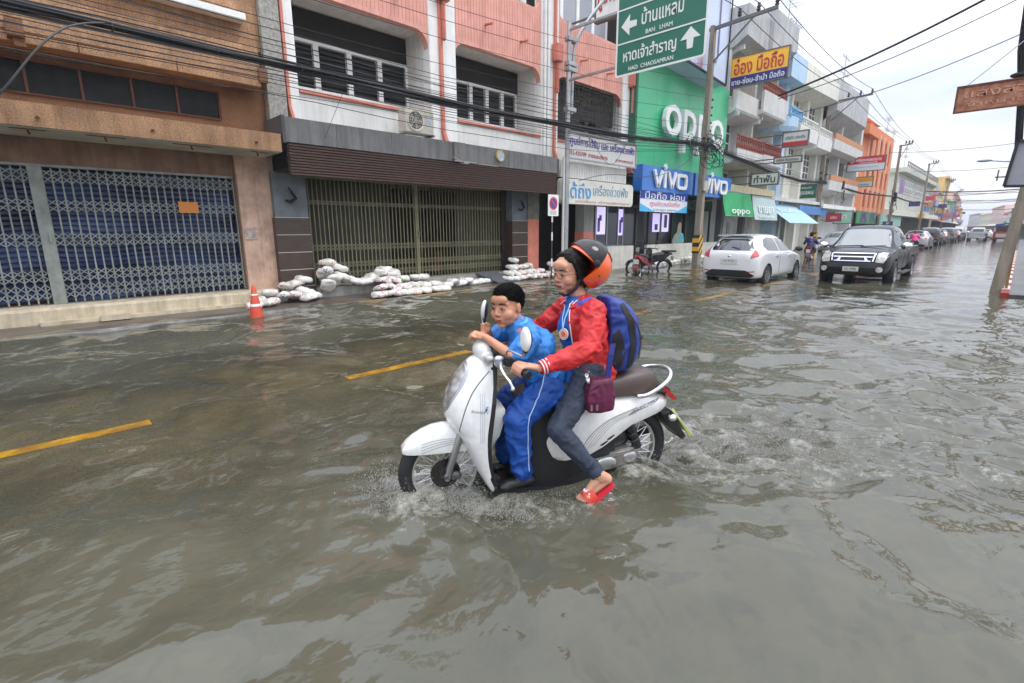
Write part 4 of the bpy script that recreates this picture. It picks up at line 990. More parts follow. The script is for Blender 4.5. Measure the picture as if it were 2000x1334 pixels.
def power_pole(x, y, h, label, arm=2.4, hazard=True, boxes=True, lean=0, armdir=-1):
    t = thing('power_pole', label, 'utility pole', (x, y, 0), group='concrete power poles along the shophouses')
    a, b = .17, .115; w = B()
    w.loft([[(sx*a*k, sy*a*.8*k, z) for sx, sy in ((-1, -1), (1, -1), (1, 1), (-1, 1))] for z, k in ((-.4, 1), (h, b/a))]); w.build('post', pole_c, t, bevel=.02)
    if hazard:
        w = B(); w.box(-.182, .182, -.15, .15, .5, 1.28); w.build('hazard_band', HAZ, t)
    w = B(); w.bar((0, .15, h-.12), (0, armdir*arm, h+.02), .1, .12); w.build('crossarm', steel_d, t)
    w = B(); w.bar((0, 0, h-1.4), (0, armdir*arm*.66, h-.05), .05); w.build('brace', steel_d, t)
    for k in (.42, .71, .98):
        w = B(); w.lathe([(.05, 0), (.085, .06), (.05, .1), (.085, .16), (.05, .2), (.06, .28)], (0, armdir*arm*k, h+.06), n=10); w.build('insulator', ins_m, t, smooth=True)
    if boxes:
        w = B(); w.box(-.3, .1, -.26, -.18, 3.1, 3.5); w.build('meter_box', mat('pale grey box', srgb(176, 172, 162), .6), t, bevel=.01)
        w = B()
        for k in range(5): w.ell((dk.uniform(-.2, .2), dk.uniform(-.25, .05), 4.6+dk.random()*.9), (.12, .1, .06), nu=8, nv=5)
        w.build('splice_case', cable_m, t, smooth=True)
        w = B()
        for k in range(7): w.lathe([(.03, 0), (.05, .04), (.03, .08)], (.2, -.1, 4.9+k*.3), n=8)
        w.build('service_knob', ins_m, t)
    return t
power_pole(21.4, 9.93, 9.45, 'near tall concrete power pole with hazard band and meter box before the white hatchback')
power_pole(42.4, 10.75, 10.25, 'second tall concrete power pole beside the blue shirted rider')
power_pole(65, 9.8, 9.7, 'third power pole in front of the orange building', hazard=False, arm=.9)
power_pole(88, 9.9, 9.9, 'fourth power pole in front of the grey green flat roofed block', hazard=False, arm=.9, boxes=False)
power_pole(118, 10.3, 9.6, 'fifth distant power pole beyond the grey green block', hazard=False, arm=.9, boxes=False)
power_pole(150, 11.2, 9.6, 'sixth and farthest distant power pole', hazard=False, arm=.9, boxes=False)

def cable(pts, r, m, label, name='overhead_cable', group=None, n=5):
    w = B(); w.tube(pts, r, n); o = w.build(name, m, None, smooth=True, fix=False); return tag(o, label, 'cable', group)
def sag(p, q, s, n=14):
    p = Vector(p); q = Vector(q); return [p.lerp(q, i/n)-Vector((0, 0, s*4*(i/n)*(1-i/n))) for i in range(n+1)]
ZB = lambda x: float(np.interp(x, [-12, -4, 0, 4, 8, 11, 15, 18, 21.3, 24, 30, 36, 42.4, 52, 65, 76, 88, 118], [4.7, 4.48, 4.39, 4.38, 4.36, 4.42, 4.52, 4.7, 4.93, 4.78, 4.5, 4.45, 4.75, 4.45, 4.7, 4.5, 4.8, 4.8]))
def YB(x): return float(np.interp(x, [-12, 21.4, 42.4, 65, 88, 118], [9.75, 9.75, 10.5, 9.6, 9.7, 10.1]))
xs_b = [-12+i*1.5 for i in range(22)]+[21.4, 24, 27, 30, 33, 36, 39, 42.4, 47, 52, 58, 65, 72, 80, 88, 98, 108, 118]
tb = thing('cable_bundle', 'thick black bundle of strapped overhead cables running along the shophouses', 'cable bundle', (0, 9.75, 4.4), world=True)
for k, (dy, dz, r_) in enumerate(((0, 0, .028), (.03, .035, .022), (-.035, .025, .024), (.01, -.04, .022), (-.03, -.02, .018), (.045, -.01, .02), (-.01, .06, .014), (.0, .085, .012))):
    w = B(); w.tube([(x, YB(x)+dy+.012*sin(x*2+k), ZB(x)+dz+.02*sin(x*.9+k*1.3)) for x in xs_b], r_, 6); w.build('strand', cable_m if k % 3 else cable_g, tb, smooth=True, fix=False)
w = B()
for i in range(22): w.torus((-8+i*1.37, 9.75, ZB(-8+i*1.37)+.02), (1, 0, 0), .062, .007, 12, 5)
w.build('strap', cable_g, tb)
fan = ((.10, .008), (.15, .010), (.20, .006), (.24, .007), (-.10, .007), (-.15, .006), (-.20, .009), (-.26, .006), (-.33, .007), (-.40, .006), (.30, .006), (.38, .007), (.47, .006), (.58, .007), (-.48, .006), (-.62, .007))
ordn = ['first', 'second', 'third', 'fourth', 'fifth', 'sixth', 'seventh', 'eighth', 'ninth', 'tenth', 'eleventh', 'twelfth', 'thirteenth', 'fourteenth', 'fifteenth', 'sixteenth']
ups = sorted([f for f in fan if f[0] > 0]); dns = sorted([f for f in fan if f[0] < 0], reverse=True)
for side, lst in (('above', ups), ('below', dns)):
    for i, (dz, r_) in enumerate(lst):
        ph = dk.random()*6; dy = dk.uniform(-.15, .15)
        conv = lambda x: float(np.interp(x, [-12, 2, 13, 19, 22, 30, 42], [1.15, 1.0, .9, .5, .2, .8, .3]))
        cable([(x, YB(x)+dy*conv(x), ZB(x)+dz*conv(x)*(1+.12*sin(x*.35+ph))+.02*sin(x*1.1+ph)) for x in xs_b if x <= 43], r_, cable_m if i % 3 else cable_g, '%s thin cable counted %s from the thick black bundle' % (ordn[i], 'up' if side == 'above' else 'down'), group='thin cables strung beside the bundle')
for i, (za, zb, yy) in enumerate(((5.0, 5.6, 9.7), (5.35, 6.2, 9.8), (5.8, 6.6, 9.6), (6.2, 7.3, 9.7), (6.55, 7.9, 9.85))):   # telephone drops rising to the pole
    cable([Vector((x, yy, za-.25+(zb-za)*max(0, (x-4)/17.4)**1.6+.0015*(x-6)**2)) for x in [-12+1.4*j for j in range(25)] if x < 21.5]+[Vector((21.35, 9.9, zb+.1))], .006, cable_m, '%s of the five thin wires high over the balconies, counted upward' % ordn[i], group='thin wires high over the balconies')
hv = [(21.4, 9.93, 9.45), (42.4, 10.75, 10.25), (65, 9.8, 9.7), (88, 9.9, 9.9), (118, 10.3, 9.6), (150, 11.2, 9.6)]
arms = [2.4, 2.4, .9, .9, .9, .9]
for k, (fr, nm) in enumerate(((.42, 'inner'), (.71, 'middle'), (.98, 'outer'))):
    P = []; prev = (0.4, 9.6-2.4*fr, 9.3)
    pts = [prev]+[(x, y-a*fr, h+.34) for (x, y, h), a in zip(hv, arms)]
    for p, q in zip(pts[:-1], pts[1:]): P += sag(p, q, .35, 8)[:-1]
    P.append(Vector(pts[-1])); cable(P, .016, cable_g, '%s high voltage line carried on the pole crossarms' % nm, name='power_line')
cable(sag((30, 10.1, 8.35), (26, -4, 12.2), .5), .05, cable_m, 'thick black cable crossing high over the street to the leaning pole')
cable(sag((30, 10.1, 8.2), (26, -4, 11.6), .7), .02, cable_g, 'thin grey cable crossing just below the thick black crossing cable')
cable(sag((34, 10.9, 8.1), (26, -4, 10.2), .8), .02, cable_g, 'thinner cable crossing the street lower than the thick one')
for i, (x, z, zz, r_) in enumerate(((62, 8.7, 9.0, .02), (78, 8.2, 8.4, .025), (92, 6.6, 6.7, .07), (96, 6.2, 6.9, .04), (100, 5.6, 5.9, .035), (112, 7.4, 7.2, .04), (124, 6.2, 6.5, .05), (136, 7.2, 7.0, .05), (140, 5.4, 5.6, .06))):
    cable(sag((x, 10.2+bend(x), z), (x, -3+bend(x), zz), .4, 10), r_, cable_g if i != 2 else cable_m, '%s distant cable crossing the street beyond the pickup, counted away from the viewer' % ordn[i], group='distant cables crossing the street')
cable(spline([(.05, 9.3, 2.95), (.32, 9, 3.25), (.66, 8.95, 3.72), (.95, 9.1, 4.05), (1.25, 9.5, 4.3), (1.5, 9.7, 4.42)]), .014, cable_g, 'loose grey cable hanging down from the bundle over the tan canopy')
cable(spline([(12.85, 9.9, 3.0), (14.5, 9.95, 3.3), (17.5, 10, 3.45), (19.5, 9.9, 4.0), (20.6, 9.8, 4.75)]), .01, cable_g, 'pale drooping cable in front of the green cladding', )
cable(spline([(13.2, 9.8, 4.3), (14.5, 9.9, 3.6), (15.5, 9.95, 4.35)]), .006, cable_m, 'short slack cable looping over the white signboard')
cable(sag((5.2, 9.75, 4.3), (4.9, 10.4, 3.2), .0, 5), .004, cable_m, 'hairline cable dropping from the bundle to the grey canopy')
# tangle round the near pole
tg = thing('cable_tangle', 'messy tangle of cables and looped spares tied round the near power pole', 'cable tangle', (21.4, 9.8, 4.8), world=True)
for i in range(26):
    w = B(); c = Vector((21.3+dk.gauss(0, .8), 9.7+dk.uniform(-.2, .1), 4.75+dk.gauss(0, .28))); a = dk.uniform(.25, .9); b_ = dk.uniform(.1, .35); ph = dk.random()*6
    w.tube([c+Vector((a*cos(t), .05*sin(3*t+ph), b_*sin(t)-.15*abs(sin(t+ph)))) for t in [ph+j*.45 for j in range(dk.randint(6, 15))]], dk.choice((.008, .012, .016)), 5); w.build('loop', cable_m if i % 4 else cable_g, tg, smooth=True, fix=False)
w = B()
for i in range(3): w.tube([(22.0+i*.25+.12*cos(t), 9.65, 5.0-.1*i+.12*sin(t)) for t in [j*.5 for j in range(13)]], .022, 6)
w.build('white_coil', mat('white cable', srgb(225, 225, 222), .5), tg, smooth=True)
for (x0, y0, z0, sc) in ((46.5, 10.4, 4.6, 1.4), (65, 9.7, 4.6, 1.5)):
    tg2 = thing('cable_tangle', 'tangle of cables and boxes hanging %s' % ('before the grey end house' if x0 < 50 else 'round the third power pole'), 'cable tangle', (x0, y0, z0), world=True)
    for i in range(9):
        w = B(); c = Vector((x0+dk.gauss(0, sc*.6), y0, z0+dk.gauss(0, .4))); a = dk.uniform(.3, 1.3); ph = dk.random()*6
        w.tube([c+Vector((a*cos(t), .05*sin(3*t), .3*sin(t))) for t in [ph+j*.45 for j in range(12)]], .025, 4); w.build('loop', cable_m if i % 2 else cable_g, tg2, fix=False)
    w = B(); w.box(x0-.3, x0+.2, y0-.2, y0, z0-.1, z0+.5); w.ell((x0+.7, y0, z0-.2), (.5, .15, .16), nu=8, nv=5); w.build('splice_case', cable_m, tg2)

# ---- lamp post carrying the direction sign
lp = thing('lamp_post', 'galvanised lamp post with curved arm holding the green direction sign', 'lamp post', (12.62, 10.2, 0))
w = B(); w.cyl((0, 0, -.3), (0, 0, 7.45), .085, .065, 18); w.build('post', grey_pipe, lp, smooth=True)
w = B(); w.tube(spline([(.17, .0, 4.95), (.2, 0, 6.4), (.3, -.05, 7.0), (.62, -.25, 7.6), (1.1, -.6, 8.3)], 6), .05, 12); w.build('arm', grey_pipe, lp, smooth=True)
w = B(); w.cyl((-.11, .03, -.2), (-.11, .03, 3.7), .04, .04, 10); w.build('conduit', mat('white conduit', srgb(206, 206, 200), .5), lp, smooth=True)
for z in (5.0, 6.1, 6.25, 6.9):
    w = B(); w.box(-.12, .3, -.09, .09, z, z+.12); w.build('clamp', grey_pipe, lp, bevel=.01)
w = B(); w.box(-.09, -.085, -.07, .07, 1.62, 1.95); w.build('sticker', mat('pale sticker', srgb(190, 196, 206), .5, var=.4, vs=40), lp)
for z in (5.85, 7.2):
    w = B(); w.bar((-.02, 0, z), (-.02, -4.2, z), .06); w.build('sign_bracket', grey_pipe, lp)
sg_green = mat('road sign green', srgb(26, 108, 88), .45, var=.05, vs=1); sg_white = mat('road sign white', srgb(226, 228, 222), .5)
sx = 12.5
ds = thing('direction_sign', 'large green direction sign with white arrows and two place names', 'road sign', (sx, 7.2, 5.6), world=True)
w = B(); w.plate([rrect(5.97, 8.46, 5.56, 8.0, .06, .06)], sx, sx+.03, ax='x'); w.build('board', sg_green, ds)
w = B(); w.plate([rrect(5.95, 8.48, 5.54, 8.02, .07, .07), rrect(6.0, 8.43, 5.59, 7.97, .05, .05)], sx-.012, sx, ax='x')
for z in (6.33, 7.14): w.box(sx-.012, sx-.001, 6.0, 8.43, z, z+.035)
w.build('border', sg_white, ds)
Yn, Zp = (0, -1, 0), (0, 0, 1)
text('หาดเจ้าสำราญ', 1.52, .40, (sx-.002, 7.48, 6.02), Yn, Zp, sg_white, ds, depth=.01, bold=.012)
text('HAD  CHAOSAMRAN', 1.28, .1, (sx-.002, 7.42, 5.70), Yn, Zp, sg_white, ds, depth=.01, bold=.01)
text('บ้านแหลม', 1.15, .40, (sx-.002, 7.15, 6.86), Yn, Zp, sg_white, ds, depth=.01, bold=.012)
text('BAN   LHAM', .74, .1, (sx-.002, 7.22, 6.48), Yn, Zp, sg_white, ds, depth=.01, bold=.01)
text('เมือง', .7, .34, (sx-.002, 7.1, 7.62), Yn, Zp, sg_white, ds, depth=.01, bold=.012)
text('MUANG', .35, .1, (sx-.002, 7.2, 7.27), Yn, Zp, sg_white, ds, depth=.01, bold=.01)
def arrow(cy, cz, s, up):
    P = [(0, .5), (.5, 0), (.17, .0), (.14, -.42), (-.14, -.42), (-.17, 0), (-.5, 0)]
    if up: Q = [(cy-a*s, cz+b*s) for a, b in P]
    else: Q = [(cy+b*s, cz+a*s) for a, b in P]
    w = B(); w.plate([Q], sx-.012, sx-.001, ax='x'); w.build('arrow', sg_white, ds)
arrow(6.36, 6.02, .52, True); arrow(8.08, 6.76, .50, False); arrow(8.08, 7.62, .50, False)

# ---- perpendicular shop signs
def blade_sign(x, y0, y1, z0, z1, face, label, parts, frame=None, wall=11.3, name='shop_sign', skew=0):
    t = thing(name, label, 'sign', (x, (y0+y1)/2, z0), world=True)
    w = B(); w.box(x, x+.15, y0, y1, z0, z1); w.build('board', face, t, bevel=.008)
    w = B()
    for a, b, c, d in ((y0-.03, y1+.03, z1, z1+.05), (y0-.03, y1+.03, z0-.05, z0), (y0-.05, y0, z0-.05, z1+.05), (y1, y1+.05, z0-.05, z1+.05)): w.box(x-.02, x+.16, a, b, c, d)
    w.build('frame', frame or steel_d, t)
    w = B(); 
    for z in (z0+.15*(z1-z0), z1-.1*(z1-z0)): w.bar((x+.08, y1, z), (x+.08, wall, z), .05)
    w.build('bracket', steel_d, t)
    for p in parts:
        if p[0] == 'band': w = B(); w.box(x-.006-.002*len(p), x-.001, y0+p[4] if len(p) > 4 else y0, y1-p[5] if len(p) > 5 else y1, z0+p[1], z0+p[2]); w.build('printed_band', p[3], t)
        else: text(p[1], p[2], p[3], (x-.012, (y0+y1)/2+p[4], z0+p[5]), Yn, Zp, p[6], t, depth=.015, bold=.012)
    return t
blade_sign(14, 9.44, 10.28, 7.8, 9.2, white_c, 'white blade sign with big red Thai lettering behind the lamp post', [('t', 'ภูเก็ต', .7, .8, .02, .62, mat('deep red ink', srgb(186, 30, 44), .5))])
yel = mat('sign yellow', srgb(250, 190, 50), .5); navy = mat('sign navy', srgb(44, 42, 120), .5)
blade_sign(26, 8.5, 11.05, 8.2, 9.45, yel, 'yellow blade sign with red Thai lettering over a navy strip', [('band', 0, .42, navy), ('t', 'อ๋อง มือถือ', 2.2, .72, 0, .86, redink), ('t', 'ขาย-ซ่อม-จำนำ มือถือ', 2.35, .28, 0, .2, lw)])
blade_sign(30, 8.48, 9.64, 5.78, 6.45, mat('sign pale grey', srgb(210, 214, 212), .5), 'small pale grey blade sign with a red strip under the powder blue balcony', [('band', 0, .2, redink), ('t', 'บริษัท ประกัน', .95, .16, 0, .42, mat('green ink', srgb(120, 150, 140), .5))], wall=11)
blade_sign(27, 8.74, 9.95, 3.68, 4.18, mat('sign ivory', srgb(214, 214, 204), .5), 'white blade sign with dark green Thai lettering over the green awning', [('t', 'ทำฟัน', 1.0, .36, 0, .25, mat('dark green ink', srgb(40, 70, 50), .5))], wall=11)
blade_sign(28, 8.1, 9.3, 4.75, 4.98, mat('sign ivory', srgb(214, 214, 204), .5), 'narrow white blade sign just above the one with dark green lettering', [('t', 'คลินิก ทันตกรรม', 1.0, .13, 0, .12, mat('dark grey ink', srgb(80, 80, 90), .5))], wall=11)
blade_sign(40, 10.4, 11.6, 3.65, 4.5, mat('sign forest green', srgb(30, 104, 84), .5), 'dark green blade sign with white lettering beside the second power pole', [('band', -.25, -.02, white_c), ('t', 'ขุนแผน', .9, .34, 0, .28, lw), ('t', 'อัญมณี', .6, .16, 0, .66, lw)])
blade_sign(50, 8.4, 10.9, 6.1, 7.15, mat('sign cool white', srgb(214, 220, 224), .5), 'red and white blade sign with a white cross in front of the orange building', [('band', .52, 1.05, mat('bright red board', srgb(200, 40, 66), .5)), ('t', 'คลินิกการพยาบาล', 1.7, .22, -.15, .82, lw), ('t', 'เพชรบุรี', 1.2, .12, -.15, .6, lw), ('t', 'เปิดบริการทุกวัน', 1.7, .14, 0, .26, mat('pale blue ink', srgb(150, 170, 190), .5)), ('band', .72, .86, white_c, 2.05, .12), ('band', .62, .96, white_c, 2.16, .23)])
blade_sign(52, 9.4, 10.9, 5.0, 5.75, mat('sign cool white', srgb(214, 220, 224), .5), 'small amber and white blade sign below the red clinic sign', [('band', .38, .75, mat('amber board', srgb(226, 160, 50), .5)), ('t', 'ร้านทอง', 1.1, .2, 0, .18, mat('grey ink', srgb(120, 120, 120), .5))])
blade_sign(44, 9.6, 10.5, 2.1, 2.6, mat('bright red board', srgb(200, 40, 66), .5), 'small red blade sign low under the grey end house', [('t', 'เปิด', .4, .2, 0, .25, lw)])
blade_sign(46.5, 9.4, 10.6, 1.95, 2.85, mat('pale mint board', srgb(160, 206, 184), .5), 'pale mint blade sign behind the small low red one', [('t', 'ยา', .5, .4, 0, .45, lw)])
blade_sign(60, 8.8, 9.5, 1.85, 2.15, mat('parking blue', srgb(36, 70, 140), .5), 'small blue plate sign above the pickup roof', [('t', 'P', .2, .2, 0, .15, lw)], wall=9.7)
# ---- no parking plate
t = thing('parking_sign', 'small white no parking plate on a thin black and white post', 'road sign', (11.95, 10.2, 0))
w = B(); w.cyl((0, 0, -.3), (0, 0, 2.55), .022, n=8); w.build('post', mat('striped thin post', (.05, .05, .05), .5), t, smooth=True)
for z in (.4, 1.2, 1.75):
    w = B(); w.cyl((0, 0, z), (0, 0, z+.25), .025, n=8); w.build('white_band', white_c, t)
w = B(); w.plate([rrect(-.24, .24, 1.93, 2.56, .03, .03)], -.045, -.03); w.build('plate', white_c, t)
w = B(); w.lathe([(.19, 0), (.19, .004), (0, .004)], (0, -.0455, 2.3), (0, -1, 0)); w.build('red_disc', mat('sign red', srgb(206, 70, 80), .5), t)
w = B(); w.lathe([(.14, 0), (.14, .004), (0, .004)], (0, -.050, 2.3), (0, -1, 0)); w.build('blue_disc', mat('sign blue', srgb(60, 80, 160), .5), t)
w = B(); w.bar((-.12, -.058, 2.42), (.12, -.058, 2.18), .05, .004, up=(0, 1, 0)); w.build('red_slash', mat('sign red', srgb(206, 70, 80), .5), t)
w = B()
for z in (2.07, 2.02, 1.98): w.box(-.15, .15, -.048, -.0452, z, z+.014)
w.build('lettering', mat('dark grey ink', srgb(80, 80, 90), .5), t)

# ---- traffic cone standing in the water
t = thing('traffic_cone', 'orange traffic cone with two white bands standing in water before the tan house', 'traffic cone', (3.04, 9.62, 0), scale=.9)
cone_o = mat('faded orange plastic', srgb(204, 78, 54), .5, var=.15, vs=6)
w = B(); w.lathe([(.16, -.2), (.13, 0), (.118, .1), (.035, .6), (.02, .62), (.0, .62)], (0, 0, 0), n=28); w.build('cone', cone_o, t, smooth=True)
for a, b in ((.21, .26), (.43, .46)):
    f = lambda z: .118+(z-.1)*(.035-.118)/.5+.003
    w = B(); w.lathe([(f(a)-.004, a), (f(a), a), (f(b), b), (f(b)-.004, b)], (0, 0, 0), n=28, cap=False); w.build('white_band', white_c, t, smooth=True)

# ---- right hand side: leaning pole, sign and mirror
t = thing('leaning_pole', 'leaning square concrete pole at the right edge standing on the red and white kerb', 'utility pole', (16.8, .19, 0))
w = B(); d = .2
w.loft([[(a*d*.5*k, b*d*.5*k+s, z) for a, b in ((-1, -1), (1, -1), (1, 1), (-1, 1))] for z, k, s in ((-.6, 1.25, .05), (0, 1.2, .02), (2.4, 1.0, -.12), (6, .85, -.3))]); w.build('post', pole_c, t, bevel=.015)
w = B(); w.bar((-.05, -.14, .1), (-.05, -.12, 3.2), .05); w.build('conduit', mat('rusty yellow conduit', srgb(150, 112, 50), .7, var=.4, vs=6), t)
t = thing('shop_sign', 'rusty faded orange metal sign hanging at the right edge', 'sign', (14, .8, 3.8), world=True)
w = B(); w.box(14, 14.03, -1.5, 1.32, 3.78, 4.25); w.build('board', mat('rusted sign sheet', srgb(186, 134, 108), .75, var=.5, vs=6, col2=srgb(134, 78, 52), grime=.2), t)
w = B(); w.plate([[(-1.5, 3.76), (1.34, 3.76), (1.34, 4.27), (-1.5, 4.27)], [(-1.47, 3.79), (1.31, 3.79), (1.31, 4.24), (-1.47, 4.24)]], 13.98, 14.0, ax='x'); w.build('frame', rust, t)
fadew = mat('faded white paint', srgb(206, 160, 136), .75, var=.5, vs=14, col2=srgb(186, 118, 90))
text('แสงสว่างการไฟฟ้า', 2.4, .18, (13.995, .0, 4.12), Yn, Zp, fadew, t, depth=.006)
text('จำหน่ายอุปกรณ์ไฟฟ้า', 2.3, .12, (13.995, .0, 3.9), Yn, Zp, fadew, t, depth=.006)
cable(sag((14.0, 1.2, 4.26), (15.5, .4, 5.4), 0, 3), .01, steel_d, 'thin stay wire holding the rusty sign')
t = thing('sign_box', 'grey light box in a black frame fixed on the leaning pole', 'sign', (14, .2, 2.3), world=True)
w = B(); w.loft([[(14, .36, 2.32), (14, -.6, 2.28), (14, -.55, 3.08), (14, .29, 3.1)], [(14.12, .36, 2.32), (14.12, -.6, 2.28), (14.12, -.55, 3.08), (14.12, .29, 3.1)]]); w.build('panel', mat('dusty grey acrylic', srgb(150, 150, 158), .35, var=.15, vs=2), t)
w = B()
for p, q in (((13.98, .37, 2.3), (13.98, -.6, 2.26)), ((13.98, .3, 3.12), (13.98, -.55, 3.1)), ((13.98, .37, 2.3), (13.98, .3, 3.12))): w.bar(p, q, .05)
w.build('frame', black, t)
t = thing('cable_riser', 'dark clutch of cables and clamps climbing above the grey light box', 'cable tangle', (16, .45, 5), world=True)
for k in range(4):
    w = B(); w.tube([(16, .26+k*.03, 3.1), (16, .38+.03*k, 4.2), (16, .5+.04*k, 5.2), (16, .62+.02*k, 6.5), (16, .6, 8)], .02+.008*(k == 1), 6); w.build('strand', cable_m, t, smooth=True)
w = B(); w.ell((16, .52, 4.72), (.06, .17, .06), nu=10, nv=6); w.ell((16, .42, 4.6), (.06, .06, .2), nu=10, nv=6); w.box(15.97, 16.03, .46, .52, 4.9, 5.6); w.build('splice_case', cable_m, t, smooth=True)
t = thing('street_lamp', 'street lamp head reaching over the road from the right side', 'street lamp', (30, 0, 4.2), world=True)
w = B(); w.tube([(30, -.6, 4.1), (30, .9, 4.22), (30, 1.4, 4.3)], .03, 8); w.build('arm', grey_pipe, t)
w = B(); w.ell((30, 1.55, 4.31), (.1, .26, .06), nu=12, nv=8); w.build('lamp_head', mat('lamp grey', srgb(150, 156, 160), .4), t, smooth=True)
w = B(); w.cyl((30, -.6, 0), (30, -.6, 8), .12, .09, 10); w.build('post', pole_c, t)
t = thing('insulator_rack', 'double armed insulator rack on a pole at the far right', 'power fitting', (40, .3, 5), world=True)
w = B(); w.bar((40, -.6, 4.3), (40, 1.5, 4.3), .07); w.bar((40, -.6, 4.6), (40, .3, 4.6), .07)
for y in (.3, .9, 1.4): w.bar((40, y, 4.1), (40, y, 4.7), .07)
w.build('rack', steel_d, t); w = B(); w.cyl((40, -.6, 0), (40, -.6, 7), .13, .1, 8); w.build('post', pole_c, t)

# ---- rooftop aerials
for i, (x, y, z) in enumerate(((36, 12, 11), (39, 12.5, 11), (50, 12, 11.5), (70, 12, 10), (74, 12, 9.5), (84, 12, 9))):
    t = thing('tv_aerial', '%s rooftop television aerial counted from the powder blue house' % ordn[i], 'aerial', (x, y, z), group='rooftop television aerials')
    w = B(); w.cyl((0, 0, -1), (0, 0, 4.2-i*.3), .03, n=5); w.build('mast', grey_pipe, t)
    w = B()
    for h in (4.0-i*.3, 2.6-i*.2):
        w.bar((-1.2, 0, h), (1.4, 0, h), .03)
        for k in range(5): w.bar((-1+.5*k, -.4, h), (-1+.5*k, .4, h), .02); w.bar((-1+.5*k, 0, h-.2), (-1+.5*k, 0, h+.3), .015)
    w.build('element', grey_pipe, t)

# ================================================================ sandbags
def bag_mesh(seed, tied=True):
    r = random.Random(seed); w = B(); N = 22; rings = []
    L_, Wd, H = .225, .15, .064
    for i in range(15):
        u = i/14*2-1; prof = (1-abs(u)**3.2)**.55 if abs(u) < 1 else 0
        if tied and u > .72: prof = max(.16, prof*(1-(u-.72)*2.4))
        if tied and u > .93: prof = .3
        ring = []
        for j in range(N):
            a = 2*pi*j/N; c, s = cos(a), sin(a); sq = 1/(abs(c)**3.2+abs(s)**3.2)**(1/3.2)
            x = u*L_*(1.16 if tied and u > .7 else 1); y = c*sq*Wd*max(prof, .12); z = s*sq*H*max(prof**.6, .2)
            p = Vector((x, y, z)); x += .02*mnoise.noise(p*14+Vector((0, 0, seed))); k = .034*mnoise.noise(p*9+Vector((seed*3.1, 0, 0)))+.016*(1-2.4*abs(mnoise.noise(p*21+Vector((0, seed, 0)))))
            p += Vector((0, c, s))*k; p.z -= .03*(u*u)+.01*sin(seed+u*3); ring.append(p)
        rings.append(ring)
    w.loft(rings); return w
def bag_material(nm, ink):
    m = bpy.data.materials.new(nm); m.use_nodes = True; t = m.node_tree; L = t.links.new; b = t.nodes['Principled BSDF']; b.inputs['Roughness'].default_value = .92; b.inputs['Specular IOR Level'].default_value = .15
    tc = nn('ShaderNodeTexCoord', t)
    def noi(sc, det, vec=None):
        n = nn('ShaderNodeTexNoise', t); n.inputs['Scale'].default_value = sc; n.inputs['Detail'].default_value = det; L(tc.outputs['Object'], n.inputs['Vector']); return n
    n = noi(4, 5); r = nn('ShaderNodeValToRGB', t); r.color_ramp.elements[0].color = (.42, .38, .31, 1); r.color_ramp.elements[1].color = (.78, .765, .72, 1); r.color_ramp.elements[0].position = .3; r.color_ramp.elements[1].position = .55; L(n.outputs['Fac'], r.inputs[0])
    n2 = noi(14, 2); r2 = nn('ShaderNodeValToRGB', t); r2.color_ramp.interpolation = 'CONSTANT'; r2.color_ramp.elements[1].position = .56; r2.color_ramp.elements[0].color = (0, 0, 0, 1); r2.color_ramp.elements[1].color = (1, 1, 1, 1); L(n2.outputs['Fac'], r2.inputs[0])
    n3 = noi(5, 0); r3 = nn('ShaderNodeValToRGB', t); r3.color_ramp.elements[0].position = .5; r3.color_ramp.elements[1].position = .54; L(n3.outputs['Fac'], r3.inputs[0])
    mu = nn('ShaderNodeMath', t, operation='MULTIPLY'); L(r2.outputs[0], mu.inputs[0]); L(r3.outputs[0], mu.inputs[1])
    mu2 = nn('ShaderNodeMath', t, operation='MULTIPLY'); L(mu.outputs[0], mu2.inputs[0]); mu2.inputs[1].default_value = .8 if ink else 0
    x = nn('ShaderNodeMix', t, data_type='RGBA'); L(mu2.outputs[0], x.inputs[0]); L(r.outputs[0], x.inputs[6]); x.inputs[7].default_value = (*(ink or (.5, .5, .5)), 1); L(x.outputs[2], b.inputs['Base Color'])
    bp = nn('ShaderNodeBump', t); bp.inputs['Strength'].default_value = .5; bp.inputs['Distance'].default_value = .01; n4 = noi(34, 4); L(n4.outputs['Fac'], bp.inputs['Height']); L(bp.outputs[0], b.inputs['Normal']); return m
inks = {'plain white': None, 'magenta printed': srgb(190, 60, 120), 'orange printed': srgb(226, 110, 60), 'green printed': srgb(120, 180, 60), 'grey printed': srgb(90, 110, 120)}
BAG = {}
for k, (nm, c) in enumerate(inks.items()):
    m_ = bag_material('woven sack, '+nm, c)
    for s in range(3):
        o = bag_mesh(k*7+s+1, s != 1).build('sandbag', m_, None, smooth=True, ang=70); COL.objects.unlink(o); BAG[nm, s] = o
bagn = 0
def bag(x, y, z, kind, rz, rx=0, ry=0, sc=1, place='', grp=''):
    global bagn
    o = BAG[kind, bagn % 3].copy(); COL.objects.link(o); bagn += 1
    o.location = (x, y, z); o.rotation_euler = (rx, ry, rz); o.rotation_euler[1] = ry*.55; o.scale = (sc*.85, sc*.92, sc*.88)
    tag(o, '%s sandbag %s' % (kind, place), 'sandbag', grp)
P = 'plain white'; Mg = 'magenta printed'; Or = 'orange printed'; Gn = 'green printed'; Gy = 'grey printed'
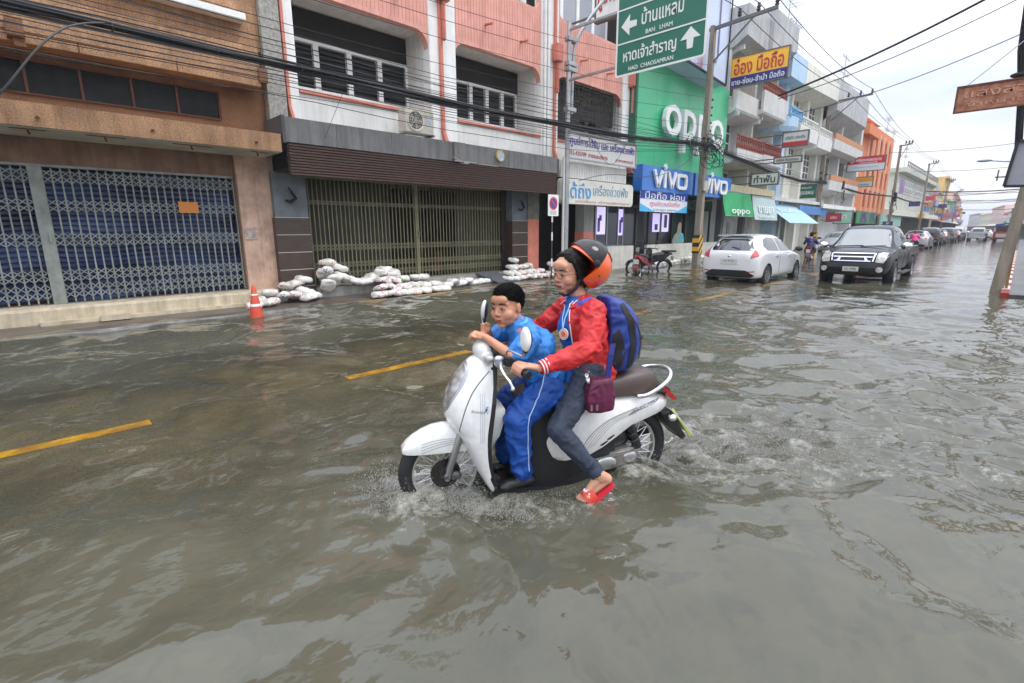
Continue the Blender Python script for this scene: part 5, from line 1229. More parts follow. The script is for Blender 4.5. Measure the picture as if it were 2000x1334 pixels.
# pile 1, beside the cone before the beige pillar
g1 = 'sandbags heaped between cone and dark pillar'
for i, (x, y, z, k, rz, ry) in enumerate(((3.45, 10.72, .16, P, 1.4, .3), (3.62, 10.55, .13, Or, .3, 0), (3.7, 10.78, .27, P, 1.3, .9), (3.95, 10.75, .18, Gy, 1.5, 1.1), (4.2, 10.72, .19, Mg, 1.2, .8), (4.42, 10.6, .15, P, .3, 0), (4.45, 10.82, .27, P, -.5, .5), (4.62, 10.8, .17, P, -.3, .35), (4.3, 10.95, .42, Or, .2, -.2), (4.15, 11.0, .35, Mg, .8, .9), (4.5, 10.95, .5, P, -.1, .25), (3.32, 10.5, .1, Or, .9, 0))):
    bag(x, y, z, k, rz, 0, ry, 1.0, ['lying at the foot of the heap beside the cone', 'nearest the cone base', 'leaning on the beige pillar foot', 'standing upright in the middle of the heap by the cone', 'standing upright right of the upright grey one', 'lying low in front of the heap by the cone', 'sloping down the right of the cone heap', 'lowest at the right end of the cone heap', 'draped on top of the cone heap', 'tucked behind the top of the cone heap', 'topmost on the cone heap', 'touching the traffic cone'][i], g1)
# pile 2 on the ledge at the left of the olive gate: bags hung along the step
g2 = 'sandbags along the left end of the olive gate'
lst = [(4.95, 10.85, .62, Gy, 1.5, 1.2), (5.05, 10.9, .83, Or, .6, .5), (5.12, 10.8, .45, P, 1.3, 1.2), (5.3, 10.95, .72, P, -.2, .5), (5.35, 10.85, .52, P, -.3, .7), (5.55, 10.9, .42, P, -.2, .6), (5.75, 10.9, .36, P, .1, .3), (5.95, 10.9, .36, P, -.1, -.1), (6.15, 10.95, .44, P, .2, -.4), (6.35, 10.9, .50, P, 1.4, .9), (6.5, 10.95, .6, P, .1, -.1), (6.65, 10.85, .42, P, 1.5, 1.2), (4.98, 10.8, .34, P, 1.4, 1.2)]
nm2 = ['standing at the very left of the olive gate', 'orange topped, highest at the left of the olive gate', 'sagging under the orange topped one', 'sloping right from the orange topped one', 'second on the slope left of the olive gate', 'third on the slope left of the olive gate', 'in the low dip before the olive gate', 'right of the low dip before the olive gate', 'rising right of the dip before the olive gate', 'bulging at the right half of the step heap', 'topmost at the right half of the step heap', 'hanging over the step at its right end', 'hanging over the step at its left end']
for a, n_ in zip(lst, nm2): bag(a[0], a[1], a[2], a[3], a[4], 0, a[5], 1.12, n_, g2)
# pile 3
g3 = 'sandbags heaped before the middle of the olive gate'
q = random.Random(21); kinds3 = [Mg, Mg, Mg, P, P, Gn, P, Gn, Or, P, P, P]
adj = ['far left', 'left', 'centre left', 'centre', 'centre right', 'right', 'far right']
for row, (n_, y, z) in enumerate(((7, 10.42, .1), (6, 10.58, .2), (5, 10.75, .36), (2, 10.85, .5))):
    for i in range(n_):
        x = 6.1+.3*row*.6+i*.30+q.uniform(-.04, .04)
        k = Mg if i < 2 else (Gn if (i+row) % 3 == 1 and row else (Or if (i+row) % 5 == 3 else P))
        bag(x-.2, y-.28+.1*row, z, k, q.choice((1.4, 1.6, .3, -.2)) if row < 3 else .5, 0, q.uniform(.2, .9) if row else .1, 1.05, '%s %s of the heap before the olive gate' % (['bottom row', 'second row', 'third row', 'top row'][row], adj[i]), g3)
for i in range(9):
    bag(8.0+i*.27, 10.45+.045*i, .11 if i > 3 else .14+.05*(i % 2), P if i != 1 else Gy, .1, 0, 0, 1.05, 'laid flat, %s from the printed heap' % ordn[i], 'sandbags laid flat in a line before the olive gate')
# ramp board
w = B(); w.loft([[(9.9+.1*j, 10.55, .02), (9.9+.1*j, 11.0, .3), (9.9+.1*j, 11.05, .3), (9.9+.1*j, 10.6, .02)] for j in (0, 5)]); w.loft([[(9.45, 10.98, .335), (10.1, 10.98, .335), (10.1, 10.98, .31), (9.45, 10.98, .31)], [(9.85, 10.4, .06), (10.6, 10.4, .06), (10.6, 10.4, .03), (9.85, 10.4, .03)]]); o = w.build('ramp_board', mat('dark grey rubber', srgb(84, 86, 90), .7, var=.2, vs=8)); tag(o, 'dark grey ramp board leaning on the step between the sandbags', 'ramp')
g4 = 'sandbags heaped before the salmon column'
for row, (n_, y, z) in enumerate(((8, 10.55, .12), (6, 10.7, .26), (4, 10.85, .42), (1, 10.95, .62))):
    for i in range(n_):
        k = Or if (i+row) % 3 == 0 and i else (Mg if (i+row) == 5 else P)
        bag(10.35+.28*row*.8+i*.27+q.uniform(-.04, .04), y, z, k, q.choice((1.5, .3, -.3)), 0, q.uniform(.1, .8), 1.0, '%s in the %s row before the salmon column' % (ordn[i], ['bottom', 'second', 'third', 'top'][row]), g4)
for i, (x, z) in enumerate(((12.7, .12), (13.05, .12), (12.9, .27), (12.8, .42), (13.4, .15), (13.3, .32))):
    bag(x, 10.9, z, Gy if i < 3 else P, .3, 0, .15, 1.1, '%s in the stack beside the lamp post' % ordn[i], 'sandbags between the salmon column and lamp post')
n_ = 0
for row, (c, z) in enumerate(((22, .07), (19, .17), (9, .26))):
    for i in range(c):
        x = 18.3+i*.34+row*.2+(2.4 if row == 2 else 0); k = Gn if (i*7+row*3) % 5 in (1, 2) and i > 4 else P
        bag(x, 10.62-.05*row, z, k, q.uniform(-.3, .3), 0, q.uniform(-.1, .1), 1.0, '%s in the %s course along the longer low wall' % (ordw(i+1), ['bottom', 'middle', 'top'][row]), 'sandbags lined along the longer white low wall')
for i in range(8): bag(25.8+i*.5, 10.5, .1+.1*(i % 2), P, .2*i, 0, 0, 1.1, 'past the concrete pole, %s beyond it' % ordn[i], 'sandbags past the concrete pole')
w = B(); w.plate([rrect(-.16, .16, 0, .09, .01, .01)], -.05, .05); 
o = w.build('loose_block', cream, None); o.location = (1.15, 10.72, .05); tag(o, 'loose cream concrete block lying before the plinth of the tan house', 'block'); o.scale = (1.3, 1, 1)

# ================================================================ far ends of the street
dkr = random.Random(31)
cols = [('pale pink', (226, 190, 180)), ('cream', (222, 212, 186)), ('pale green', (190, 204, 180)), ('light grey', (190, 190, 188)), ('ochre', (214, 180, 110)), ('peach', (226, 178, 150)), ('white', (224, 224, 220)), ('dusty blue', (160, 172, 196)), ('beige', (206, 190, 164)), ('faded rose', (214, 160, 160))]
def far_house(x0, x1, yf, side, h, ci, label, depth=8, awn=None):
    nm, c = cols[ci]; m_ = mat('render '+nm, srgb(*c), .85, var=.1, vs=.4, grime=.25)
    b0, b1 = bend(x0), bend(x1); t = thing('shophouse', label, 'building', ((x0+x1)/2, yf+b0, 0), world=True)
    s = side; w = B()
    pts = [(x0, yf+b0), (x1, yf+b1), (x1, yf+b1+s*depth), (x0, yf+b0+s*depth)]
    w.loft([[(x, y, -.3) for x, y in pts], [(x, y, h) for x, y in pts]]); w.loft([[(x, y-s*(.5 if i < 2 else -.1), h) for i, (x, y) in enumerate(pts)], [(x, y-s*(.5 if i < 2 else -.1), h+.35) for i, (x, y) in enumerate(pts)]]); w.build('wall', m_, t)
    q = B(); nf = max(1, int((h-3.2)/2.8)); nb = max(2, int((x1-x0)/3)); Lx = x1-x0
    for f in range(nf):
        for i in range(nb):
            a = x0+Lx*(i+.22)/nb; bb = x0+Lx*(i+.78)/nb; z = 4+f*2.8
            ya = yf+b0+(b1-b0)*(a-x0)/Lx; yb = yf+b0+(b1-b0)*(bb-x0)/Lx
            q.loft([[(a, ya-s*.03, z), (bb, yb-s*.03, z), (bb, yb-s*.03, z+1.4), (a, ya-s*.03, z+1.4)], [(a, ya+s*.1, z), (bb, yb+s*.1, z), (bb, yb+s*.1, z+1.4), (a, ya+s*.1, z+1.4)]])
    q.build('window', win_g, t)
    q = B(); q.loft([[(x0, yf+b0-s*.02, 0), (x0, yf+b0-s*.02, 2.8), (x0, yf+b0+s*.1, 2.8), (x0, yf+b0+s*.1, 0)], [(x1, yf+b1-s*.02, 0), (x1, yf+b1-s*.02, 2.8), (x1, yf+b1+s*.1, 2.8), (x1, yf+b1+s*.1, 0)]]); q.build('shop_interior', dark, t)
    q = B(); z = 2.9; ac = mat('awning %s' % (awn,), srgb(*[int(v*.5+70) for v in awn]), .7) if awn else iv_w
    q.loft([[(x, y, z), (x, y-s*1.3, z-.35), (x, y-s*1.3, z-.3), (x, y, z+.35)] for x, y in ((x0+.1, yf+b0), (x1-.1, yf+b1))]); q.build('awning', ac, t)
    return t
x = 114; i = 0
aw_cols = [(200, 80, 90), (70, 120, 180), (90, 170, 160), None, (220, 200, 90), (180, 90, 150), (60, 140, 90)]
plan = [(1, 7.5), (4, 10.5), (2, 7), (0, 9.2), (5, 9), (8, 7), (3, 8.5), (9, 10), (6, 7), (0, 11), (1, 8), (7, 9), (5, 10), (3, 9), (6, 11)]
for k, (ci, h) in enumerate(plan):
    L_ = 10+dkr.random()*9+k*1.5; far_house(x, x+L_-.4, 11.0, 1, h, ci, '%s distant shophouse on the left, %s house past the grey green block' % (cols[ci][0], ordn[k] if k < 16 else 'last'), awn=aw_cols[k % 7]); x += L_
x = 58
planr = [(6, 6), (3, 8), (8, 7), (0, 9), (3, 10), (9, 8), (5, 9), (6, 7), (0, 10), (1, 8), (3, 9)]
for k, (ci, h) in enumerate(planr):
    L_ = 13+dkr.random()*9+k*3; far_house(x, x+L_-.4, -3.2, -1, h, ci, '%s distant shophouse on the right side, %s along that side' % (cols[ci][0], ordn[k]), awn=aw_cols[(k+2) % 7]); x += L_
sgc = [('purple', (130, 80, 160)), ('red', (206, 60, 56)), ('royal blue', (44, 70, 180)), ('white', (224, 224, 224)), ('pink', (220, 90, 140)), ('yellow', (220, 184, 70)), ('sky blue', (120, 170, 210)), ('green', (50, 150, 90)), ('orange', (226, 110, 60)), ('navy', (50, 60, 120))]
spots_ = []
for k in range(62):
    sx_ = 72+k*3.0+dkr.random()*3; left = dkr.random() < .74
    y = (9.7+dkr.random()*.8 if left else -2.4+dkr.random()*1.0)+bend(sx_); z = 2.6+dkr.random()*5*(.5+.5*dkr.random()); tall = dkr.random() < .3
    ci = (k*3) % 10; spots_.append(1)
    w = B(); w.box(sx_, sx_+.3, y-.55 if not tall else y-.2, y+.55 if not tall else y+.2, z, z+(.6 if not tall else 1.6)); nm, c = sgc[ci]
    o = w.build('shop_sign', mat('sign '+nm, srgb(*[int(v*.62+70) for v in c]), .6, var=.35, vs=1.2, col2=srgb(*[int(v*.4+105) for v in c])), None)
    tag(o, '%s distant %s blade sign, %s of the far signs' % ('tall' if tall else 'small', nm, ordw(k+1)), 'sign', 'distant blade signs')
for k in range(10):        # big crossing boards
    sx_ = 92+k*9; nm, c = sgc[(k*7+2) % 10]; y = 9.5+bend(sx_)+dkr.uniform(-.5, .5)
    w = B(); z = 3.4+dkr.random()*2; w.box(sx_, sx_+4, y+.6, y+.8, z, z+.7); o = w.build('fascia_board', mat('sign '+nm), None); tag(o, '%s distant fascia board over the left pavement, %s counted outward' % (nm, ordn[k]), 'sign', 'distant fascia boards')
# ================================================================ vehicles
tyre_m = mat('tyre rubber', (.016, .016, .017), .75, var=.3, vs=20)
alloy = mat('silver alloy', srgb(176, 178, 180), .3, metal=.8)
chrome = mat('chrome', (.75, .75, .76), .12, metal=1)
car_glass = mat('car glass dark', (.015, .018, .018), .04, spec=.8, coat=.6)
glass_ws = mat('windscreen reflecting', (.10, .12, .125), .05, spec=1, coat=1)
blk_pl = mat('black bumper plastic', (.02, .02, .021), .55)
lens_c = mat('clear lamp lens', (.55, .54, .48), .1, coat=1, var=.5, vs=14, col2=(.25, .24, .2))
lens_r = mat('red lamp lens', (.55, .012, .02), .15, coat=1, var=.4, vs=9)
lens_o = mat('amber lamp lens', (.7, .25, .03), .2, coat=1)
plate_m = mat('licence plate', srgb(196, 198, 190), .5)
plate_i = mat('plate ink', (.03, .03, .03), .5)

def body_loft(ST, nx=34):
    # ST: list of (x, zb, zbelt, ztop, w_sill, w_belt, w_roof, crown) interpolated with a smooth curve
    pts = spline([Vector(s[:3]) for s in ST], 1)
    K = list(zip(*ST)); xs0 = K[0]
    def sm(x, k):
        # catmull rom over stations
        import bisect
        i = max(0, min(len(xs0)-2, bisect.bisect_right(xs0, x)-1)); x0, x1 = xs0[i], xs0[i+1]; t = (x-x0)/(x1-x0)
        v = K[k]; p0, p1, p2, p3 = v[max(i-1, 0)], v[i], v[i+1], v[min(i+2, len(v)-1)]
        h0 = (x1-xs0[max(i-1, 0)]) or 1; h1 = (xs0[min(i+2, len(v)-1)]-x0) or 1
        m1 = (p2-p0)/h0*(x1-x0); m2 = (p3-p1)/h1*(x1-x0)
        if (p2-p1)*(p1-p0) <= 0: m1 = 0
        if (p3-p2)*(p2-p1) <= 0: m2 = 0
        return (2*t**3-3*t*t+1)*p1+(t**3-2*t*t+t)*m1+(-2*t**3+3*t*t)*p2+(t**3-t*t)*m2
    rings = []
    X_ = sorted(set([xs0[0]+(xs0[-1]-xs0[0])*i/nx for i in range(nx+1)]+list(xs0)))
    for x in X_:
        zb, zbelt, zt, ws, wb, wr, cr = [sm(x, k) for k in range(1, 8)]
        gh = zt-zbelt
        half = [(0, zt), (wr*.45, zt-cr*.25), (wr*.8, zt-cr*.65), (wr*.97, zt-cr*1.4-gh*.04), (wr+(wb-wr)*.35, zt-gh*.38-cr), (wr+(wb-wr)*.78, zbelt+gh*.18), (wb*.985, zbelt+.01), (wb*1.0, zbelt-.05),
                (wb*1.005, zbelt-(zbelt-zb)*.35), (wb*.995, zbelt-(zbelt-zb)*.6), (ws*1.0, zb+.10), (ws*.96, zb+.01), (ws*.7, zb), (0, zb)]
        rings.append([(x, y, z) for y, z in half]+[(x, -y, z) for y, z in half[-2:0:-1]])
    w = B(); w.loft(rings); return w

def wheel(par, x, y, r, wd, side, spokes=5, rimm=None):
    t = bpy.data.objects.new('wheel', None); link(t, par); t.location = (x, y, r)
    s = side; w = B(); w.lathe([(r*.66, -wd/2), (r*.9, -wd/2), (r*.975, -wd*.36), (r, -wd*.2), (r, wd*.2), (r*.975, wd*.36), (r*.9, wd/2), (r*.66, wd/2)], (0, 0, 0), (0, 1, 0), 30, cap=False); w.build('tyre', tyre_m, t, smooth=True)
    w = B(); w.lathe([(r*.68, -wd*.48), (r*.68, wd*.48)], (0, 0, 0), (0, 1, 0), 30, cap=False)
    w.lathe([(r*.68, s*wd*.46), (r*.62, s*wd*.44), (r*.6, s*wd*.3)], (0, 0, 0), (0, 1, 0), 30, cap=False)
    w.lathe([(0, s*wd*.40), (r*.17, s*wd*.40), (r*.2, s*wd*.25), (0, s*wd*.25)], (0, 0, 0), (0, 1, 0), 16)
    for k in range(spokes):
        a = 2*pi*k/spokes+.3
        for da in (-.13, .13): w.bar((0, s*wd*.34, 0), (r*.65*cos(a+da), s*wd*.38, r*.65*sin(a+da)), r*.11, wd*.12, up=(0, 1, 0))
    w.build('rim', rimm or alloy, t, smooth=True, ang=30)
    w = B(); w.lathe([(r*.64, s*wd*.18), (0, s*wd*.18)], (0, 0, 0), (0, 1, 0), 20); w.build('brake_disc', mat('dull brake', (.05, .05, .05), .5, metal=.5), t)
    return t

def arches(body, ws, r, yw, depth=.34):
    for x in ws:
        for s in (-1, 1):
            w = B(); w.cyl((x, s*(yw+.3), r), (x, s*(yw-depth), r), r*1.14, n=36); c = w.build('cut', blk_pl); c.location = body.location
            c.parent = None
            md = body.modifiers.new('b', 'BOOLEAN'); md.operation = 'DIFFERENCE'; md.object = c; md.solver = 'EXACT'; md.material_mode = 'TRANSFER'
            dg = bpy.context.evaluated_depsgraph_get(); dg.update()
            me = bpy.data.meshes.new_from_object(body.evaluated_get(dg)); body.modifiers.clear(); old = body.data; body.data = me; bpy.data.objects.remove(c)

def smooth_body(w, name, m, par):
    o = w.build(name, m, None, smooth=True, ang=180); apply_mods(o, [('SUBSURF', dict(levels=1, render_levels=1))])
    return o

# -------- white hatchback seen from behind; local +x = front
def hatchback(name, label, loc, rz, paint, group=None, detail=True):
    t = thing(name, label, 'car', loc, rz, group)
    ST = [(-1.98, .42, .70, .86, .62, .70, .66, .03), (-1.93, .26, .80, .98, .76, .80, .60, .03), (-1.82, .22, .90, 1.12, .82, .845, .56, .03), (-1.62, .21, .96, 1.37, .85, .86, .52, .035), (-1.35, .20, .96, 1.455, .86, .865, .56, .04), (-.7, .2, .935, 1.49, .86, .865, .58, .04), (0, .2, .91, 1.475, .86, .865, .575, .04), (.45, .2, .89, 1.38, .86, .865, .56, .04), (.85, .2, .87, 1.18, .86, .86, .56, .04), (1.2, .2, .84, .985, .86, .85, .66, .04), (1.6, .2, .74, .88, .85, .82, .66, .04), (1.88, .22, .60, .75, .78, .74, .56, .04), (1.98, .34, .5, .60, .6, .6, .45, .03)]
    body = smooth_body(body_loft(ST), 'body', paint, t); arches(body, (-1.25, 1.24), .305, .80)
    body.parent = t; body.data.polygons.foreach_set('use_smooth', [True]*len(body.data.polygons)); body.data.set_sharp_from_angle(angle=radians(42))
    bv = bvh_of(body)
    def side(poly, m_, nm, par=None, res=.12, off=.004, both=True):
        for s in ((1, -1) if both else (-1,)):
            patch(bv, poly, (0, s*2, 0), (1, 0, 0), (0, 0, 1), (0, -s, 0), res, off).build(nm, m_, par or t, smooth=True, ang=30)
    def rearp(poly, m_, nm, res=.1, off=.004, par=None):
        o = patch(bv, poly, (-3, 0, 0), (0, 1, 0), (0, 0, 1), (1, 0, 0), res, off).build(nm, m_, par or t, smooth=True, ang=30); return o
    def front(poly, m_, nm, res=.1, off=.004): return patch(bv, poly, (3, 0, 0), (0, 1, 0), (0, 0, 1), (-1, 0, 0), res, off).build(nm, m_, t, smooth=True, ang=30)
    side([(-1.32, 1.02), (-1.42, 1.14), (-1.2, 1.33), (-.7, 1.41), (-.42, 1.415), (-.42, .985), (-.9, 1.0)], car_glass, 'side_window')
    side([(-.36, .985), (-.36, 1.415), (.1, 1.39), (.5, 1.22), (.82, 1.0), (.6, .97), (.1, .97)], car_glass, 'side_window')
    side([(-1.0, .30), (-1.0, .24), (.95, .24), (.95, .30)], blk_pl, 'sill')
    for x in (-.39, .92): side([(x-.006, .34), (x+.006, .34), (x+.006, .96), (x-.006, .96)], mat('door gap', (.03, .03, .03), .6), 'door_gap')
    if detail:
        for s in (1, -1):
            w = B(); w.bar((-.72, s*.885, .86), (-.52, s*.885, .86), .03, .04); w.bar((.35, s*.885, .84), (.55, s*.885, .84), .03, .04); w.build('door_handle', paint, t)
            w = B(); w.ell((.82, s*.98, 1.02), (.07, .12, .075), nu=14, nv=8); w.bar((.85, s*.84, .97), (.83, s*.93, 1.0), .05, .03); w.build('mirror', blk_pl if s < 0 else paint, t, smooth=True)
    rearp([(-.56, 1.02), (.56, 1.02), (.60, 1.08), (.50, 1.29), (.35, 1.345), (-.35, 1.345), (-.50, 1.29), (-.60, 1.08)], car_glass, 'rear_window')
    for s in (1, -1):
        rearp([(s*.60, .80), (s*.80, .86), (s*.83, 1.0), (s*.74, 1.20), (s*.68, 1.24), (s*.66, 1.05), (s*.62, .93)], lens_r, 'tail_light', res=.06, off=.012)
        rearp([(s*.5, .40), (s*.74, .42), (s*.74, .45), (s*.5, .43)], lens_r, 'reflector', res=.08, off=.006)
        front([(s*.42, .66), (s*.74, .62), (s*.76, .74), (s*.6, .80)], lens_c, 'headlight', res=.06, off=.008)
    rearp([(-.62, .25), (.62, .25), (.74, .32), (.6, .40), (.5, .46), (-.5, .46), (-.6, .40), (-.74, .32)], blk_pl, 'bumper_insert', off=.012)
    o = rearp([(-.25, .63), (.25, .63), (.25, .78), (-.25, .78)], plate_m, 'licence_plate', off=.016)
    text('กท 4152', .3, .07, (-1.985, 0, .725), (0, -1, 0), (0, 0, 1), plate_i, t, name='plate_lettering', depth=.008)
    w = B(); w.ell((-1.965, 0, .85), (.015, .05, .03), nu=12, nv=6); w.build('badge', chrome, t, smooth=True)
    w = B(); w.box(-1.70, -1.42, -.52, .52, 1.435, 1.465); w.build('spoiler', paint, t, bevel=.012)
    w = B(); w.bar((-1.83, 0, 1.12), (-1.9, -.25, 1.08), .015); w.build('rear_wiper', blk_pl, t)
    front([(-.5, .42), (.5, .42), (.56, .56), (-.56, .56)], blk_pl, 'grille')
    patch(bv, [(.52, -.55), (.52, .55), (1.02, .66), (1.06, 0), (1.02, -.66)], (0, 0, 3), (1, 0, 0), (0, 1, 0), (0, 0, -1), .12, .004).build('windscreen', glass_ws, t, smooth=True)
    for x in (-1.25, 1.24):
        for s in (1, -1): wheel(t, x, s*.765, .305, .2, s, 7)
    w = B(); w.box(-1.7, 1.8, -.6, .6, .22, .5); w.build('underbody', black, t)
    return t

# -------- pickup; local +x = front
def pickup(name, label, loc, rz, paint, group=None, sc=1, detail=True, rear_lit=False):
    t = thing(name, label, 'pickup truck', loc, rz, group, scale=sc)
    ST = [(-.45, .38, 1.02, 1.06, .86, .87, .70, .02), (-.42, .38, 1.06, 1.40, .86, .87, .64, .03), (-.3, .38, 1.08, 1.66, .86, .88, .62, .04), (.2, .38, 1.08, 1.73, .86, .88, .64, .04), (.8, .38, 1.07, 1.72, .86, .88, .64, .04), (1.1, .38, 1.06, 1.62, .86, .88, .64, .04), (1.45, .38, 1.04, 1.33, .86, .88, .68, .04), (1.72, .40, 1.0, 1.13, .86, .875, .72, .04), (2.1, .44, .96, 1.09, .86, .865, .70, .05), (2.4, .40, .88, 1.03, .84, .84, .66, .05), (2.58, .34, .74, .95, .80, .78, .6, .05), (2.66, .36, .60, .76, .74, .7, .5, .04), (2.70, .42, .55, .66, .6, .6, .45, .03)]
    body = smooth_body(body_loft(ST, 30), 'cab', paint, t); arches(body, (1.72,), .37, .80, .36); body.parent = t
    body.data.polygons.foreach_set('use_smooth', [True]*len(body.data.polygons)); body.data.set_sharp_from_angle(angle=radians(42))
    bv = bvh_of(body)
    def side(poly, m_, nm, res=.12, off=.004):
        for s in (1, -1): patch(bv, poly, (0, s*2, 0), (1, 0, 0), (0, 0, 1), (0, -s, 0), res, off).build(nm, m_, t, smooth=True, ang=30)
    def front(poly, m_, nm, res=.08, off=.006): return patch(bv, poly, (4, 0, 0), (0, 1, 0), (0, 0, 1), (-1, 0, 0), res, off).build(nm, m_, t, smooth=True, ang=30)
    side([(-.25, 1.14), (-.2, 1.58), (.38, 1.64), (.38, 1.14)], car_glass, 'side_window'); side([(.44, 1.14), (.44, 1.64), (.95, 1.62), (1.35, 1.28), (1.46, 1.12)], car_glass, 'side_window')
    for x in (-.3, .41, 1.42): side([(x-.007, .5), (x+.007, .5), (x+.007, 1.08), (x-.007, 1.08)], mat('door gap', (.03, .03, .03), .6), 'door_gap')
    # windscreen, hood lines
    patch(bv, [(1.1, -.56), (1.1, .56), (1.66, .70), (1.70, .35), (1.71, 0), (1.70, -.35), (1.66, -.70)], (0, 0, 3), (1, 0, 0), (0, 1, 0), (0, 0, -1), .1, .006).build('windscreen', glass_ws, t, smooth=True)
    w = B(); w.bar((1.78, -.6, 1.125), (1.74, .05, 1.15), .02, .02); w.bar((1.78, 0, 1.125), (1.74, .6, 1.15), .02, .02); w.build('wiper', blk_pl, t)
    # grille
    g_ = front([(-.44, .74), (.44, .74), (.50, .96), (-.50, .96)], blk_pl, 'grille')
    for z, h in ((.735, .022), (.845, .028), (.945, .022)):
        f = .44+(z-.74)/.22*.06; front([(-f, z), (f, z), (f, z+h), (-f, z+h)], chrome, 'grille_bar', off=.024)
    for s in (1, -1):
        front([(s*.47, .74), (s*.50, .74), (s*.53, .96), (s*.50, .96)], chrome, 'grille_bar', off=.02); front([(s*.30, .76), (s*.38, .76), (s*.32, .84), (s*.28, .84)], chrome, 'grille_bar', off=.02)
        front([(s*.545, .72), (s*.72, .70), (s*.775, .80), (s*.765, .97), (s*.65, .985), (s*.56, .95)], lens_c, 'headlight', off=.012, res=.05)
        front([(s*.56+.05*cos(a)*1.6*s+.1*s, .52+.075*sin(a)) for a in [i*pi/6 for i in range(12)]], lens_c, 'fog_light', off=.014, res=.05)
        w = B(); w.ell((1.5, s*1.03, 1.14), (.09, .14, .10), nu=14, nv=8); w.bar((1.5, s*.86, 1.08), (1.5, s*.98, 1.12), .05, .03); w.build('mirror', chrome if s > 0 else chrome, t, smooth=True)
        w = B(); w.bar((.55, s*.9, .98), (.8, s*.9, .98), .03, .04); w.bar((-.2, s*.9, .98), (.02, s*.9, .98), .03, .04); w.build('door_handle', chrome, t)
        w = B(); w.box(-.35, 1.25, min(s*.86, s*1.0), max(s*.86, s*1.0), .34, .385); w.build('side_step', mat('dark step', (.06, .06, .065), .4), t, bevel=.01)
    front([(-.62, .56), (.62, .56), (.58, .69), (-.58, .69)], blk_pl, 'lower_grille', off=.008)
    front([(-.74, .36), (.74, .36), (.78, .44), (-.78, .44)], blk_pl, 'bumper_edge', off=.012)
    front([(-.19, .455), (.19, .455), (.19, .585), (-.19, .585)], plate_m, 'licence_plate', off=.022)
    text('บท 1946', .28, .07, (2.745, 0, .53), (0, 1, 0), (0, 0, 1), plate_i, t, name='plate_lettering', depth=.008)
    # bed
    w = B(); L0, L1 = -2.45, -.47
    w.loft([[(x, -.86, .55), (x, -.88, .8), (x, -.87, 1.06), (x, -.80, 1.08), (x, -.80, .7), (x, .80, .7), (x, .80, 1.08), (x, .87, 1.06), (x, .88, .8), (x, .86, .55)] for x in (L0, L1)]); w.box(L0-.02, L0+.05, -.86, .86, .55, 1.07)
    bed = w.build('bed', paint, None); arches(bed, (-1.42,), .37, .80, .36); bed.parent = t
    for s in (1, -1):
        w = B(); w.box(L0-.04, L0+.03, min(s*.74, s*.885), max(s*.74, s*.885), .72, 1.0); w.build('tail_light', lens_r, t, bevel=.01)
    w = B(); w.box(L0-.12, L0-.02, -.84, .84, .42, .54); w.build('rear_bumper', chrome, t, bevel=.02)
    w = B(); w.box(L0-.03, L0-.022, -.2, .2, .6, .72); w.build('licence_plate', plate_m, t)
    patch(bv, [(-.5, 1.2), (.5, 1.2), (.52, 1.55), (-.52, 1.55)], (-3, 0, 0), (0, 1, 0), (0, 0, 1), (1, 0, 0), .12, .006).build('rear_window', car_glass, t, smooth=True)
    w = B(); w.bar((1.0, .1, 1.7), (.93, .1, 1.9), .012); w.build('aerial', blk_pl, t)
    for x in (1.72, -1.42):
        for s in (1, -1): wheel(t, x, s*.785, .37, .25, s, 6)
    w = B(); w.box(-2.3, 2.4, -.55, .55, .36, .6); w.build('underbody', black, t)
    return t
white_p = mat('white car paint', (.72, .73, .74), .22, coat=1, var=.03)
navy_p = mat('dark navy car paint', (.005, .006, .011), .16, coat=0, spec=.32)
silver_p = mat('silver car paint', (.42, .43, .44), .3, metal=.3, coat=.8)
grey_p = mat('grey car paint', (.16, .165, .17), .3, metal=.3, coat=.8)
blackp = mat('black car paint', (.012, .012, .014), .2, coat=1)
red_p = mat('red car paint', (.35, .02, .015), .35, coat=.6)
DEP = -.115
hatchback('hatchback', 'white hatchback driving away through the flood beside the concrete pole', (16.95, 5.9, DEP), radians(-1.5), white_p)
pickup('pickup_truck', 'dark navy double cab pickup driving towards the viewer with chrome grille', (19.45, 3.25, DEP), radians(180), navy_p, sc=1.0)
G = 'cars queued along the flooded street'
pickup('pickup_truck', 'silver pickup seen far down the middle of the street with red brake lamps', (89, 3.9+bend(89), DEP), radians(0), silver_p, G, sc=1.0)
hatchback('hatchback', 'silver hatchback just beyond the pink clad rider', (51.8, 5.75, DEP), radians(0), silver_p, G)
hatchback('hatchback', 'grey hatchback partly hidden behind the navy pickup tail', (41.5, 6.3, DEP), radians(-2), silver_p, G)
pickup('pickup_truck', 'black pickup first in the dark queue of distant cars', (62.5, 6.15, DEP), radians(0), blackp, G)
hatchback('hatchback', 'grey hatchback second in the dark queue of distant cars', (70, 6.1, DEP), radians(0), grey_p, G)
pickup('pickup_truck', 'grey pickup third in the dark queue of distant cars', (77.5, 6.1, DEP), radians(0), grey_p, G)
hatchback('hatchback', 'black hatchback fourth in the dark queue of distant cars', (85.5, 6.1, DEP), radians(0), blackp, G)
pickup('pickup_truck', 'silver pickup last in the dark queue of distant cars', (94, 6.3, DEP), radians(0), silver_p, G)
hatchback('hatchback', 'white hatchback beyond the far silver pickup', (102, 3.6+bend(102), DEP), 0, white_p, G)
hatchback('hatchback', 'silver hatchback parked by the shops behind the second power pole', (41, 8.9, DEP), radians(182), silver_p, G)
hatchback('hatchback', 'dark hatchback parked at the left kerb past the second pole', (50, 9.1, DEP), radians(180), grey_p, G)
